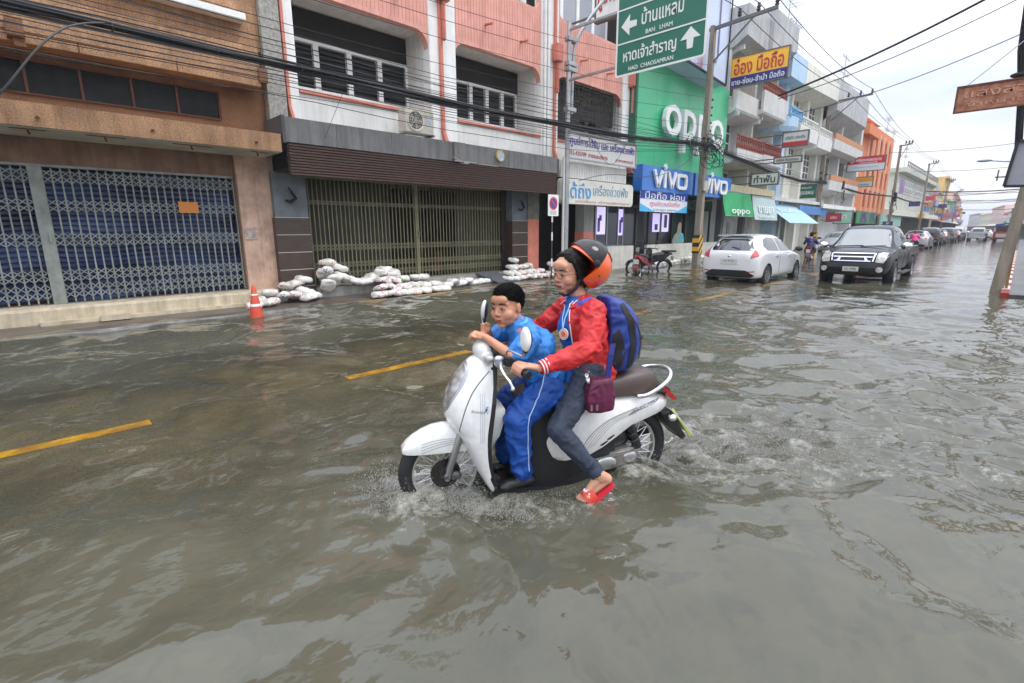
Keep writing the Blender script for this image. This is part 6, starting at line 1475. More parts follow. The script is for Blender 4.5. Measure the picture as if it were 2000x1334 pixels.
# red covered truck parked on the right
t = thing('covered_truck', 'red passenger truck with blue canopy parked far right by the kerb', 'truck', (84, 1.3, DEP), 0)
w = B(); w.box(-3.2, -3.1, -.9, .9, .5, 1.25); w.box(-3.2, .6, -.95, -.85, .5, 1.25); w.box(-3.2, .6, .85, .95, .5, 1.25); w.box(-3.2, .6, -.9, .9, .45, .55); w.box(.7, 2.0, -.9, .9, .5, 1.8); w.box(2.0, 2.9, -.88, .88, .5, 1.15); w.build('body', red_p, t, bevel=.04)
w = B(); w.loft([[(x, -.95, 1.75), (x, -.85, 2.1), (x, 0, 2.2), (x, .85, 2.1), (x, .95, 1.75), (x, .9, 1.75), (x, 0, 2.1), (x, -.9, 1.75)] for x in (-3.3, 1.0)]); w.build('canopy', mat('blue tarpaulin', srgb(50, 84, 150), .7), t)
w = B()
for x in (-3.15, -1.3, .55):
    for s in (-.9, .9): w.bar((x, s, 1.2), (x, s, 1.85), .05)
w.build('canopy_post', white_c, t)
w = B(); w.box(-3.24, -3.2, -.7, .7, .6, 1.0); w.build('tail_board', mat('pale board', (.5, .48, .45), .6), t)
for x in (-1.9, 2.0):
    for s in (1, -1): wheel(t, x, s*.8, .36, .24, s, 5)
w = B(); w.box(-3.3, -3.2, -.85, .85, .4, .52); w.build('rear_bumper', mat('dark red', (.1, .01, .01), .5), t)
w = B(); w.box(1.2, 2.02, -.91, .91, 1.3, 1.7); w.build('side_window', car_glass, t)

# -------- small motorcycles
def motorcycle(name, label, loc, rz, paint, group=None, box=False):
    t = thing(name, label, 'motorcycle', loc, rz, group)
    for x in (-.62, .62):
        q = bpy.data.objects.new('wheel', None); link(q, t); q.location = (x, 0, .29)
        w = B(); w.torus((0, 0, 0), (0, 1, 0), .255, .04, 30, 8); w.build('tyre', tyre_m, q, smooth=True)
        w = B(); w.torus((0, 0, 0), (0, 1, 0), .215, .012, 24, 6); w.cyl((0, -.05, 0), (0, .05, 0), .05, n=12)
        for k in range(10): a = k*pi/5; w.bar((0, .02*(-1)**k, 0), (.21*cos(a), 0, .21*sin(a)), .006)
        w.build('rim', alloy, q)
    w = B(); w.loft([[(x, s*wd, z0), (x, s*wd*.9, z1)][::1]+[(x, -s*wd*.9, z1), (x, -s*wd, z0)] for s in (1,) for x, wd, z0, z1 in ((-.85, .05, .74, .80), (-.6, .11, .58, .76), (-.2, .12, .48, .70), (.1, .10, .36, .52), (.3, .10, .34, .50))]); w.build('side_panel', paint, t, smooth=True)
    w = B(); w.loft([[(x, s*wd, z), (x, s*wd*.7, z+.07), (x, -s*wd*.7, z+.07), (x, -s*wd, z)] for s in (1,) for x, wd, z in ((-.8, .08, .79), (-.5, .13, .77), (-.1, .12, .71), (.15, .08, .70))]); w.build('seat', blk_pl, t, smooth=True, bevel=.015)
    w = B(); w.ell((-.05, 0, .34), (.22, .12, .14)); w.ell((-.1, .13, .3), (.14, .05, .1)); w.build('engine', mat('engine grey', (.22, .22, .22), .4, metal=.6), t, smooth=True)
    w = B(); w.tube([(0, -.12, .25), (-.3, -.15, .22), (-.7, -.17, .3)], [.02, .045, .05], 10); w.build('exhaust', alloy, t, smooth=True)
    w = B(); w.bar((.62, .06, .29), (.45, .06, .85), .03); w.bar((.62, -.06, .29), (.45, -.06, .85), .03); w.build('fork', alloy, t)
    w = B(); w.loft([[(.62+.31*cos(a), s*.05, .29+.31*sin(a)) for s in (1,)]+[(.62+.31*cos(a), -.05, .29+.31*sin(a)), (.62+.33*cos(a), -.05, .29+.33*sin(a)), (.62+.33*cos(a), .05, .29+.33*sin(a))] for a in [radians(20+12*k) for k in range(12)]]); w.loft([[(-.62+.31*cos(a), .06, .29+.31*sin(a)), (-.62+.31*cos(a), -.06, .29+.31*sin(a)), (-.62+.33*cos(a), -.06, .29+.33*sin(a)), (-.62+.33*cos(a), .06, .29+.33*sin(a))] for a in [radians(80+10*k) for k in range(11)]]); w.build('mudguard', paint, t)
    w = B(); w.loft([[(.52, y, .5), (.42, y, 1.0), (.3, y, .95), (.3, y, .4)] for y in (-.10, .10)]); w.build('front_cowl', blackp, t, bevel=.03)
    w = B(); w.tube([(.3, -.34, .98), (.38, -.1, 1.0), (.38, .1, 1.0), (.3, .34, .98)], .016, 8); w.build('handlebar', blk_pl, t)
    for s in (1, -1):
        w = B(); w.ell((.36, s*.27, 1.2), (.02, .07, .045), nu=12, nv=7); w.bar((.36, s*.2, 1.0), (.36, s*.26, 1.18), .012); w.build('mirror', blk_pl, t, smooth=True)
    w = B(); w.box(.4, .52, -.08, .08, .86, 1.02); w.build('headlight', lens_c, t, bevel=.03)
    w = B(); w.box(-.92, -.84, -.07, .07, .74, .82); w.build('tail_light', lens_r, t, bevel=.01)
    w = B(); w.box(-.97, -.96, -.09, .09, .52, .68); w.build('licence_plate', plate_m, t)
    if box:
        w = B(); w.box(-1.02, -.6, -.16, .16, .84, .9); w.build('rack', blk_pl, t)
    return t
GM = 'parked motorcycles before the shorter low wall'
motorcycle('motorcycle', 'parked red and black motorcycle with its seat towards the helmeted woman', (15.75, 9.15, -.13), radians(12), mat('motorcycle red', (.22, .008, .014), .3, coat=.8), GM)
motorcycle('motorcycle', 'parked black motorcycle just behind the red and black one', (16.5, 9.45, -.13), radians(150), blackp, GM, box=True)
motorcycle('motorcycle', 'motorcycle ridden by the blue shirted rider past the hatchback', (28.5, 7.35, -.13), radians(10), mat('motorcycle dark red', (.12, .01, .012), .3, coat=.8))
motorcycle('motorcycle', 'motorcycle ridden by the distant pink clad rider', (46.5, 5.35, -.13), radians(0), blackp)
# ================================================================ white scooter; local x forward from the front axle, y towards the viewer, z above the water
sc = thing('scooter', 'white retro scooter carrying a boy and a helmeted woman through the flood', 'scooter', tuple(SCO_O), SCO_AZ)
sw = mat('pearl white scooter plastic', (.77, .765, .74), .22, coat=.8, spec=.5, grime=.09, speck=.05, sks=30)
sb = mat('scooter black plastic', (.014, .014, .015), .45)
sgry = mat('scooter grey white inner', srgb(196, 198, 190), .45)
seat_m = mat('dark brown vinyl', srgb(74, 60, 56), .42, bump=.1, bs=180)
WR, AZ_ = .278, .113
WB = 1.245
def spoked(par, x, r, front):
    t = bpy.data.objects.new('wheel', None); link(t, par); t.location = (x, 0, AZ_)
    if front: t.rotation_euler = (0, 0, radians(2))
    w = B(); w.torus((0, 0, 0), (0, 1, 0), r-.042, .042, 56, 14, 1.05)
    for k in range(56):
        a = 2*pi*k/56; w.bar(((r-.012)*cos(a), -.03, (r-.012)*sin(a)), ((r-.002)*cos(a+.05), 0, (r-.002)*sin(a+.05)), .007, .006); w.bar(((r-.012)*cos(a), .03, (r-.012)*sin(a)), ((r-.002)*cos(a+.05), 0, (r-.002)*sin(a+.05)), .007, .006)
    w.build('tyre', tyre_m, t, smooth=True, fix=False)
    w = B(); R_ = r-.075; w.lathe([(R_-.012, -.02), (R_+.004, -.024), (R_, -.012), (R_-.008, 0), (R_, .012), (R_+.004, .024), (R_-.012, .02), (R_-.016, 0), (R_-.012, -.02)], (0, 0, 0), (0, 1, 0), 48, cap=False); w.build('rim', mat('bright aluminium rim', (.68, .68, .67), .28, metal=.9), t, smooth=True)
    w = B()
    for k in range(18):
        a = 2*pi*k/18
        for s in (-1, 1): w.tube([(.035*cos(a+s*.9), s*.024, .035*sin(a+s*.9)), ((R_-.01)*cos(a), 0, (R_-.01)*sin(a))], .0028, 5)
    w.build('spokes', mat('steel spoke', (.75, .75, .74), .35, metal=.6), t)
    w = B(); w.lathe([(.0, -.05), (.03, -.05), (.04, -.03), (.028, 0), (.04, .03), (.03, .05), (0, .05)], (0, 0, 0), (0, 1, 0), 20); w.build('hub', mat('dark hub', (.06, .06, .058), .4, metal=.6), t, smooth=True)
    if front:
        w = B(); w.lathe([(.035, .036), (.088, .036), (.088, .040), (.035, .040)], (0, 0, 0), (0, 1, 0), 40)
        w.build('brake_disc', mat('dark brake disc', (.07, .066, .06), .35, metal=.8, var=.3, vs=30), t, smooth=True, ang=30)
        w = B(); w.torus((0, .041, 0), (0, 1, 0), .070, .004, 36, 5)
        for k in range(14): a = 2*pi*k/14; w.cyl((.079*cos(a), .039, .079*sin(a)), (.079*cos(a), .0425, .079*sin(a)), .005, n=6)
        w.build('disc_hole', black, t)
    return t
spoked(sc, -.045, WR-.008, True); spoked(sc, -WB, WR, False)
w = B()
for s in (-1, 1): w.tube([(-.05, s*.075, AZ_-.03), (-.065, s*.075, AZ_+.04), (-.13, s*.07, .34), (-.17, s*.06, .45)], [.017, .022, .022, .018], 14)
w.build('fork', mat('fork aluminium', (.33, .33, .32), .3, metal=.85), sc, smooth=True)
w = B(); w.ell((-.10, .055, AZ_-.015), (.04, .02, .03), nu=12, nv=7); w.ell((-.045, .085, AZ_), (.018, .012, .018)); w.build('brake_caliper', mat('caliper grey', (.12, .12, .12), .4, metal=.5), sc, smooth=True)
# front fender
st = [(.197, .279, .268, .030), (.188, .300, .266, .052), (.168, .326, .264, .064), (.13, .357, .262, .072), (.08, .386, .260, .077), (.02, .408, .258, .079), (-.04, .417, .256, .079), (-.10, .412, .254, .077), (-.16, .39, .252, .074), (-.21, .35, .25, .07)]
rings = []
for u, zt, zb, wd in st:
    ring = []
    for k in range(13):
        a = pi*k/12; c = cos(a); s = sin(a); ring.append((u, wd*(abs(c)**.8)*(1 if c > 0 else -1), zb+.02+(zt-zb-.02)*s**.75))
    ring = [(u, wd*.97, zb)]+ring+[(u, -wd*.97, zb)]; ring += [(u, -wd*.8, zb+.005), (u, 0, zb+.006), (u, wd*.8, zb+.005)]
    rings.append(ring)
w = B(); w.loft(rings); fen = w.build('front_fender', sw, sc, smooth=True, ang=50)
bv = bvh_of(fen)
for k in range(4):
    P = [(.09-.25*i/8, .268+.012*k+.035*sin(i/8*2.2+k*.15)) for i in range(9)]; P = P+[(a, b+.0035) for a, b in reversed(P)]
    patch(bv, P, (0, .4, 0), (1, 0, 0), (0, 0, 1), (0, -1, 0), .03, .001, .001).build('fender_stripe', mat('grey decal', srgb(150, 150, 146), .4), sc)
# front shield
zs = [.80, .785, .765, .74, .70, .65, .60, .554, .50, .45, .40, .36, .31, .26, .20, .136, .068, .01, -.035]
uf = [-.285, -.225, -.195, -.170, -.138, -.105, -.077, -.060, -.053, -.055, -.076, -.108, -.135, -.160, -.186, -.214, -.246, -.280, -.312]
ub = [-.315, -.312, -.306, -.302, -.298, -.294, -.286, -.278, -.268, -.258, -.250, -.246, -.245, -.246, -.252, -.264, -.282, -.305, -.33]
wd = [.050, .075, .092, .108, .128, .148, .164, .176, .187, .194, .198, .200, .200, .198, .193, .184, .170, .150, .120]
def dense(a, n=3):
    xs = np.linspace(0, len(a)-1, (len(a)-1)*n+1); P = spline([(v, 0, 0) for v in a], n); return [p[0] for p in P]
zs, uf, ub, wd = [dense(q_) for q_ in (zs, uf, ub, wd)]
rings = []
for z, f, b, w_ in zip(zs, uf, ub, wd):
    ring = []; nk = 20
    for k in range(nk+1):
        a = -pi/2+pi*k/nk; s, c = sin(a), cos(a); p = 1.12 if z > .35 else .95
        ring.append((b+(f-b)*c**p, w_*abs(s)**.92*(1 if s > 0 else -1), z+.012*c))
    ring += [(b-.022, w_*.97, z), (b-.03, w_*.6, z), (b-.03, 0, z), (b-.03, -w_*.6, z), (b-.022, -w_*.97, z)]
    rings.append(ring)
w = B(); w.loft(rings); sh = w.build('front_shield', sw, sc, smooth=True, ang=50); bv = bvh_of(sh)
hl = smooth_loop([(0, .775), (.062, .755), (.092, .69), (.098, .61), (.075, .53), (.035, .49), (0, .48), (-.035, .49), (-.075, .53), (-.098, .61), (-.092, .69), (-.062, .755)], 3)
patch(bv, [(a*1.02, b) for a, b in hl], (1, 0, 0), (0, 1, 0), (0, 0, 1), (-1, 0, 0), .02, .0025, .004).build('headlight_surround', mat('silver lamp surround', (.42, .42, .43), .3, metal=.6), sc, smooth=True)
def lens():
    m = bpy.data.materials.new('headlight lens'); m.use_nodes = True; t = m.node_tree; b = t.nodes['Principled BSDF']; L = t.links.new
    tc = nn('ShaderNodeTexCoord', t); v = nn('ShaderNodeTexVoronoi', t); v.inputs['Scale'].default_value = 22; L(tc.outputs['Object'], v.inputs['Vector'])
    r = nn('ShaderNodeValToRGB', t); r.color_ramp.elements[0].color = (.75, .75, .74, 1); r.color_ramp.elements[1].color = (.22, .2, .18, 1); r.color_ramp.elements[1].position = .8
    L(v.outputs['Distance'], r.inputs[0]); L(r.outputs[0], b.inputs['Base Color']); b.inputs['Metallic'].default_value = .55; b.inputs['Roughness'].default_value = .25; b.inputs['Coat Weight'].default_value = 1; return m
o = patch(bv, [(a*.9, (b-.62)*.93+.62) for a, b in hl], (1, 0, 0), (0, 1, 0), (0, 0, 1), (-1, 0, 0), .02, .006, .006).build('headlight', lens(), sc, smooth=True)
P = [(-.30, .735), (-.24, .68), (-.19, .615), (-.15, .53), (-.125, .445), (-.12, .40), (-.15, .365)]
for s in (1, -1):
    Q = [tuple(p[:2]) for p in spline([(a, b, 0) for a, b in P], 3)]; Q = Q+[(a-.004, b-.003) for a, b in reversed(Q)]
    patch(bv, Q, (0, s*.5, 0), (1, 0, 0), (0, 0, 1), (0, -s, 0), .03, .0015, .001).build('panel_gap', mat('panel gap grey', (.10, .10, .10), .5), sc)
text('Scoopy i', .095, .022, (-.222, .205, .53), Vector((-.9, .42, -.0)), (0, 0, 1), mat('decal black', (.02, .02, .03), .4), sc, depth=.0015, shear=.3)
text('i', .014, .03, (-.262, .208, .545), Vector((-.9, .42, -.0)), (0, 0, 1), mat('decal blue', srgb(60, 110, 170), .4), sc, depth=.002, shear=.3)
for k in range(3):
    P = [(-.236-.012*k, .62), (-.232-.012*k, .52), (-.226-.010*k, .42), (-.226-.009*k, .34)]; Q = P+[(a-.003, b) for a, b in reversed(P)]
    patch(bv, Q, (0, .5, 0), (1, 0, 0), (0, 0, 1), (0, -1, 0), .03, .001, .001).build('shield_stripe', mat('pale grey decal', srgb(176, 176, 178), .4), sc)
# inner fairing, glove box, floor
w = B(); w.loft([[(u-.0, s*w_, z) for s in (1, -1)]+[(u-.03-d_, -w_, z), (u-.03-d_, w_, z)] for u, w_, z, d_ in ((-.33, .155, -.03, .0), (-.275, .175, .1, .0), (-.262, .185, .3, .0), (-.28, .165, .55, .02), (-.305, .10, .76, .02))]); w.build('leg_shield', sb, sc, bevel=.01)
w = B(); w.loft([[(-.27, w_, z), (-.27, -w_, z), (-.27-d_, -w_*.8, z), (-.27-d_*1.05, 0, z), (-.27-d_, w_*.8, z)] for w_, z, d_ in ((.12, .28, .05), (.15, .34, .085), (.155, .44, .115), (.15, .50, .12), (.14, .51, .11))]); w.build('glove_box', sgry, sc, smooth=True, ang=50)
w = B(); w.loft([[(u, s*w_, z0), (u, s*w_, z1)][::1]+[(u, -s*w_, z1), (u, -s*w_, z0)] for s in (1,) for u, w_, z0, z1 in ((-.28, .16, -.06, .02), (-.45, .18, -.07, .012), (-.70, .18, -.07, .015), (-.86, .16, -.02, .07), (-1.0, .13, .0, .12))]); w.build('floorboard', sb, sc, smooth=True, ang=40, bevel=.012)
w = B(); w.loft([[(u, w_, z0), (u, w_*.9, z1), (u, 0, z1+.02), (u, -w_*.9, z1), (u, -w_, z0)] for u, w_, z0, z1 in ((-.52, .09, .0, .46), (-.62, .13, .0, .54), (-.85, .14, .0, .55), (-1.1, .12, .12, .5))]); w.build('seat_base', sb, sc, smooth=True, ang=50)
# rear body
st = [(-1.525, .398, .424, .012), (-1.50, .378, .444, .045), (-1.45, .366, .470, .085), (-1.38, .354, .490, .115), (-1.30, .340, .502, .138), (-1.20, .318, .510, .155), (-1.10, .262, .515, .168), (-1.0, .205, .52, .176), (-.92, .17, .52, .178), (-.84, .15, .50, .172), (-.76, .14, .46, .160), (-.68, .15, .40, .14), (-.62, .20, .33, .115)]
rings = []
for u, zb, zt, w_ in st:
    ring = []; H = zt-zb
    for k in range(11):
        a = k/10; z = zt-H*a; y = w_*(.62+.38*sin(min(1, a*1.9)*pi/2)) if a < .55 else w_*(1-.12*((a-.55)/.45)**2); ring.append((u, y, z))
    ring = [(u, w_*.3, zt+.004)]+ring; ring = ring+[(x, -y, z) for x, y, z in reversed(ring)]
    rings.append(ring)
w = B(); w.loft(rings); rb_ = w.build('rear_body', sw, sc, smooth=True, ang=60); bv = bvh_of(rb_)
for k in range(5):
    P = [tuple(p[:2]) for p in spline([(-.84-.022*k, .19+.008*k, 0), (-.90-.022*k, .30, 0), (-1.02-.015*k, .385-.004*k, 0), (-1.22, .436-.008*k, 0)], 4)]; wv_ = .005 if k == 0 else .0025; Q = P+[(a-wv_, b-wv_) for a, b in reversed(P)]
    patch(bv, Q, (0, .5, 0), (1, 0, 0), (0, 0, 1), (0, -1, 0), .03, .001, .001).build('body_stripe', mat('grey decal', srgb(150, 150, 146), .4), sc)
P = smooth_loop([(-1.16, .39), (-1.22, .43), (-1.34, .452), (-1.42, .458), (-1.36, .436), (-1.26, .418)], 3); patch(bv, P, (0, .5, 0), (1, 0, 0), (0, 0, 1), (0, -1, 0), .03, .001, .001).build('decal_shape', mat('mid grey decal', srgb(120, 120, 118), .4), sc)
text('Scoopy', .14, .035, (-1.27, .161, .445), Vector((-.985, -.13, .12)), (0, 0, 1), mat('pale decal', srgb(206, 206, 204), .4), sc, depth=.002, shear=.4)
for (a, b) in ((-1.02, .255), (-.975, .222)):
    patch(bv, smooth_loop([(a, b), (a-.04, b+.022), (a-.055, b+.018), (a-.02, b-.006)], 3), (0, .5, 0), (1, 0, 0), (0, 0, 1), (0, -1, 0), .03, .001, .001).build('vent', black, sc)
# seat
st = [(-.47, .545, .565, .055), (-.52, .535, .592, .090), (-.62, .525, .610, .115), (-.80, .515, .615, .130), (-.95, .51, .618, .135), (-1.05, .51, .628, .138), (-1.15, .51, .645, .138), (-1.26, .51, .656, .132), (-1.34, .512, .650, .118), (-1.39, .515, .622, .092), (-1.42, .53, .585, .05)]
rings = []
for u, zb, zt, w_ in st:
    ring = []
    for k in range(15):
        a = pi*k/14; c, s = cos(a), sin(a); ring.append((u, w_*abs(c)**.55*(1 if c > 0 else -1), zb+(zt-zb)*s**.6))
    rings.append(ring)
w = B(); w.loft(rings); w.build('seat', seat_m, sc, smooth=True, ang=70)
w = B(); w.tube(spline([(-1.22, .15, .505), (-1.30, .155, .515), (-1.42, .145, .575), (-1.485, .09, .615), (-1.505, 0, .628), (-1.485, -.09, .615), (-1.42, -.14, .60), (-1.28, -.15, .57)], 5), .0135, 12); w.build('grab_rail', mat('satin aluminium rail', (.6, .6, .6), .28, metal=.9), sc, smooth=True)
w = B(); w.loft([[(-1.20, y, .50), (-1.40, y*.9, .50), (-1.50, y*.6, .455), (-1.52, y*.6, .49), (-1.44, y*.8, .545), (-1.36, y*.9, .54), (-1.2, y, .52)] for y in (-.12, .12)]); w.build('tail_cowl', sb, sc, bevel=.01)
w = B(); w.loft([[(-1.435, y, .53), (-1.47, y, .515), (-1.555, y*.75, .435), (-1.565, y*.7, .42), (-1.53, y*.75, .425), (-1.43, y, .50)] for y in (-.095, -.05, 0, .05, .095)]); w.build('tail_light', lens_r, sc, smooth=True, ang=40)
w = B(); w.loft([[(-1.42, y, .37), (-1.50, y, .37), (-1.64, y, .165), (-1.61, y, .145), (-1.56, y, .20), (-1.50, y, .25)] for y in (-.085, .085)]); w.build('plate_bracket', sb, sc, bevel=.006)
w = B(); w.obox((-1.596, 0, .27), (.13, .1, .003), ((-.66, 0, -.75), (0, 1, 0), (-.75, 0, .66))); w.build('licence_plate', mat('pale plate', (.6, .62, .5), .5), sc)
w = B()
for s in (-1, 1): w.bar((-1.515, s*.09, .372), (-1.665, s*.09, .172), .012, .014)
w.build('plate_edge', mat('yellow green edge', srgb(190, 200, 80), .5), sc)
for s in (-1, 1):
    w = B(); w.ell((-1.50, s*.115, .325), (.032, .03, .024), nu=14, nv=8); w.build('indicator', chrome, sc, smooth=True)
# engine, CVT cover, shock, hugger
w = B(); w.loft([[(u, y0, z0), (u, y1, z0+.01), (u, y1, z1-.01), (u, y0, z1)] for u, y0, y1, z0, z1 in ((-.86, .05, .085, .03, .10), (-.95, .05, .125, .02, .135), (-1.08, .05, .135, .02, .155), (-1.2, .05, .13, .04, .17), (-1.28, .05, .11, .06, .15))]); w.build('engine_cover', mat('cast aluminium', (.42, .41, .37), .32, metal=.75, var=.3, vs=8), sc, smooth=True, ang=40, bevel=.012)
w = B(); w.ell((-1.03, .145, .085), (.07, .012, .045)); w.bar((-.92, .146, .12), (-1.22, .14, .145), .012, .01); w.ell((-1.2, .13, .1), (.05, .012, .04)); w.build('engine_rib', mat('bright aluminium', (.6, .6, .58), .2, metal=.9), sc, smooth=True)
w = B(); w.ell((-.95, .0, .12), (.16, .10, .10)); w.ell((-1.12, .06, .22), (.12, .05, .07)); w.box(-1.2, -.8, -.1, .04, .0, .2); w.build('engine', sb, sc, smooth=True)
w = B(); w.tube([(-1.27, .095, .15), (-1.18, .11, .36)], .03, 12); w.torus((-1.24, .1, .21), (.23, .04, .55), .03, .006, 16, 5); w.torus((-1.22, .1, .25), (.23, .04, .55), .03, .006, 16, 5); w.build('shock_absorber', sb, sc, smooth=True)
w = B(); w.loft([[(-WB+.295*cos(a), y, AZ_+.295*sin(a)) for y in (-.06, .06)]+[(-WB+.31*cos(a), .05, AZ_+.31*sin(a)), (-WB+.31*cos(a), -.05, AZ_+.31*sin(a))] for a in [radians(15+12*k) for k in range(12)]]); w.build('rear_mudguard', sb, sc, smooth=True, ang=50)
w = B(); w.tube([(-.8, -.12, .0), (-1.0, -.15, .02), (-1.15, -.16, .06), (-1.5, -.17, .15)], [.02, .03, .05, .045], 14); w.build('exhaust', sb, sc, smooth=True)
w = B(); w.tube([(-.80, .10, -.02), (-.86, .17, -.06), (-.93, .2, -.10)], .012, 8); w.build('side_stand', sb, sc)
# steering head
w = B(); w.ell((-.292, 0, .835), (.062, .088, .062), ax=((1, 0, .3), (0, 1, 0), (-.3, 0, 1))); w.ell((-.30, 0, .81), (.06, .105, .045)); hd = w.build('handlebar_cowl', sw, sc, smooth=True, ang=60); remesh(hd, .006, 6)
w = B(); w.ell((-.362, 0, .825), (.06, .10, .055), ax=((1, 0, .4), (0, 1, 0), (-.4, 0, 1))); w.loft([[(-.27, y, .74), (-.40, y, .76), (-.42, y*.9, .83), (-.36, y*.8, .88), (-.30, y*.8, .86)] for y in (-.085, .085)]); w.capsule((-.315, 0, .78), (-.30, 0, .68), .06, .075); w.build('handlebar_cover', sb, sc, smooth=True, ang=50)
for s in (-1, 1):
    w = B(); w.ell((-.30, s*.105, .805), (.028, .036, .024), ax=((1, s*.5, 0), (-s*.5, 1, 0), (0, 0, 1))); w.build('indicator', lens_c, sc, smooth=True)
    w = B(); w.tube([(-.36, s*.06, .825), (-.375, s*.15, .82), (-.41, s*.24, .79)], .0135, 10); w.build('handlebar', sb, sc, smooth=True)
    w = B(); w.lathe([(.0, 0), (.018, 0), (.0185, .09), (.017, .12), (.022, .124), (.022, .134), (0, .134)], (-.405, s*.235, .792), (-.36, s*.90, -.22), n=16); w.build('grip', sb, sc, smooth=True, ang=40)
    w = B(); w.box(-.415, -.355, min(s*.19, s*.245), max(s*.19, s*.245), .785, .83); w.build('switch_housing', sb, sc, bevel=.01)
    w = B(); w.tube(spline([(-.355, s*.205, .80), (-.335, s*.24, .795), (-.335, s*.29, .77), (-.355, s*.335, .735), (-.37, s*.35, .70)], 4), [.010]*4+[.008]*12+[.0105], 8); w.ell((-.37, s*.35, .695), (.012, .012, .012)); w.build('brake_lever', mat('polished lever', (.7, .7, .7), .25, metal=.9), sc, smooth=True)
w = B(); w.ell((-.335, .20, .82), (.03, .022, .022)); w.cyl((-.33, .19, .80), (-.33, .22, .80), .022, n=12); w.build('brake_reservoir', alloy, sc, smooth=True)
def mirror(s, u, v, z, ry):
    w = B(); w.tube(spline([(-.375, s*.20, .82), (-.385, s*.215, .87), (u+.01, v-.02*s, z-.095), (u+.015, v, z-.05)], 4), .0058, 8); w.build('mirror_stem', mat('mirror stem steel', (.35, .35, .35), .3, metal=.9), sc, smooth=True)
    X = Vector((cos(ry), sin(ry), .12)).normalized(); Y = Vector((-sin(ry), cos(ry), 0)); Zz = X.cross(Y)
    w = B(); w.ell((u, v, z), (.022, .048, .066), ax=(X, (Y+Zz*.35*s), (Zz-Y*.35*s)), nu=24, nv=14); m_ = w.build('mirror', sw, sc, smooth=True)
    w = B(); c = Vector((u, v, z))-X*.012; w.ell(c, (.014, .045, .062), ax=(X, (Y+Zz*.35*s), (Zz-Y*.35*s)), nu=24, nv=10); w.build('mirror_glass', black, m_, smooth=True)
    w = B(); w.ell(Vector((u, v, z-.062)), (.014, .02, .018)); w.build('mirror_joint', sb, m_, smooth=True)
mirror(1, -.455, .30, .945, radians(12)); mirror(-1, -.372, -.30, 1.015, radians(-20))
# ================================================================ people on the scooter (same local frame as the scooter)
def skin_mat(nm, c):
    m = mat(nm, c, .5, var=.10, vs=14, spec=.4); b = m.node_tree.nodes['Principled BSDF']; b.inputs['Subsurface Weight'].default_value = .15; b.inputs['Subsurface Radius'].default_value = (.012, .005, .003); b.inputs['Subsurface Scale'].default_value = .5
    return m
skin_w = skin_mat('woman skin', srgb(200, 148, 120)); skin_b = skin_mat('boy skin', srgb(196, 140, 110))
hair_m = mat('black hair', (.006, .005, .0045), .5, spec=.25, var=.5, vs=60, stretch=(1, 1, .25), bump=.5, bs=140)
hair_s = mat('short black hair', (.006, .0055, .005), .75, spec=.12, var=.5, vs=120, bump=.6, bs=260)
jack = mat('red sport jacket', srgb(196, 34, 34), .58, var=.2, vs=9); shirt_b = mat('blue shirt cloth', srgb(26, 96, 176), .62, var=.12, vs=8)
polo = mat('bright blue polo', srgb(52, 128, 206), .6, var=.10, vs=8); trous = mat('royal blue trousers', srgb(18, 74, 156), .58, var=.2, vs=6)
jeans = mat('dark slate jeans', srgb(46, 56, 72), .75, var=.28, vs=12, stretch=(1, 1, .5), bump=.15, bs=200)
white_t = mat('white trim cloth', srgb(226, 226, 230), .6)

class Fr:                       # a small local frame: head or hand
    def __init__(s, c, yaw=0, pitch=0, roll=0, k=1):
        s.c = Vector(c); s.k = k; s.M = Matrix.Rotation(yaw, 3, 'Z') @ Matrix.Rotation(pitch, 3, 'Y') @ Matrix.Rotation(roll, 3, 'X')
    def p(s, x, y=None, z=None):
        v = Vector(x) if y is None else Vector((x, y, z)); return s.c+s.M @ (v*s.k)
    def ax(s): return [s.M @ Vector(a) for a in ((1, 0, 0), (0, 1, 0), (0, 0, 1))]
def E_(w, f, c, r, nu=14, nv=9, ax=None):
    A = f.ax() if ax is None else [f.M @ Vector(a) for a in ax]
    w.ell(f.p(c), [q*f.k for q in r], ax=A, nu=nu, nv=nv)
def C_(w, f, a, b, r0, r1=None): w.capsule(f.p(a), f.p(b), r0*f.k, None if r1 is None else r1*f.k, n=12, k=4)
def head(w, f, neck_to, neck_r, fat=1.0):
    E_(w, f, (-.014, 0, .030), (.094, .076, .086), 22, 14); E_(w, f, (.020, 0, -.012), (.064, .069, .080), 18, 12)
    E_(w, f, (.024, 0, -.068), (.052, .054*fat, .036)); E_(w, f, (.056, 0, -.095), (.021, .026, .017)); E_(w, f, (.01, 0, -.05), (.062, .064*fat, .042)); E_(w, f, (.036, 0, -.045), (.048, .058*fat, .042))
    for s in (-1, 1):
        E_(w, f, (.044, s*.036, -.034), (.034, .032*fat, .034)); E_(w, f, (-.006, s*.077, -.006), (.017, .008, .028)); E_(w, f, (-.004, s*.079, -.026), (.010, .006, .010)); C_(w, f, (.070, s*.012, .024), (.056, s*.048, .022), .011, .010)
        E_(w, f, (.086, s*.012, -.033), (.010, .009, .008)); E_(w, f, (.066, s*.030, -.004), (.013, .018, .013))
    C_(w, f, (.074, 0, .010), (.091, 0, -.027), .008, .012); E_(w, f, (.060, 0, .045), (.030, .056, .034))
    E_(w, f, (.080, 0, -.058), (.011, .023, .006)); E_(w, f, (.078, 0, -.069), (.010, .019, .007)); E_(w, f, (.066, 0, -.062), (.020, .036, .024))
    w.capsule(f.p(-.02, 0, -.05), Vector(neck_to), neck_r, neck_r*1.15)
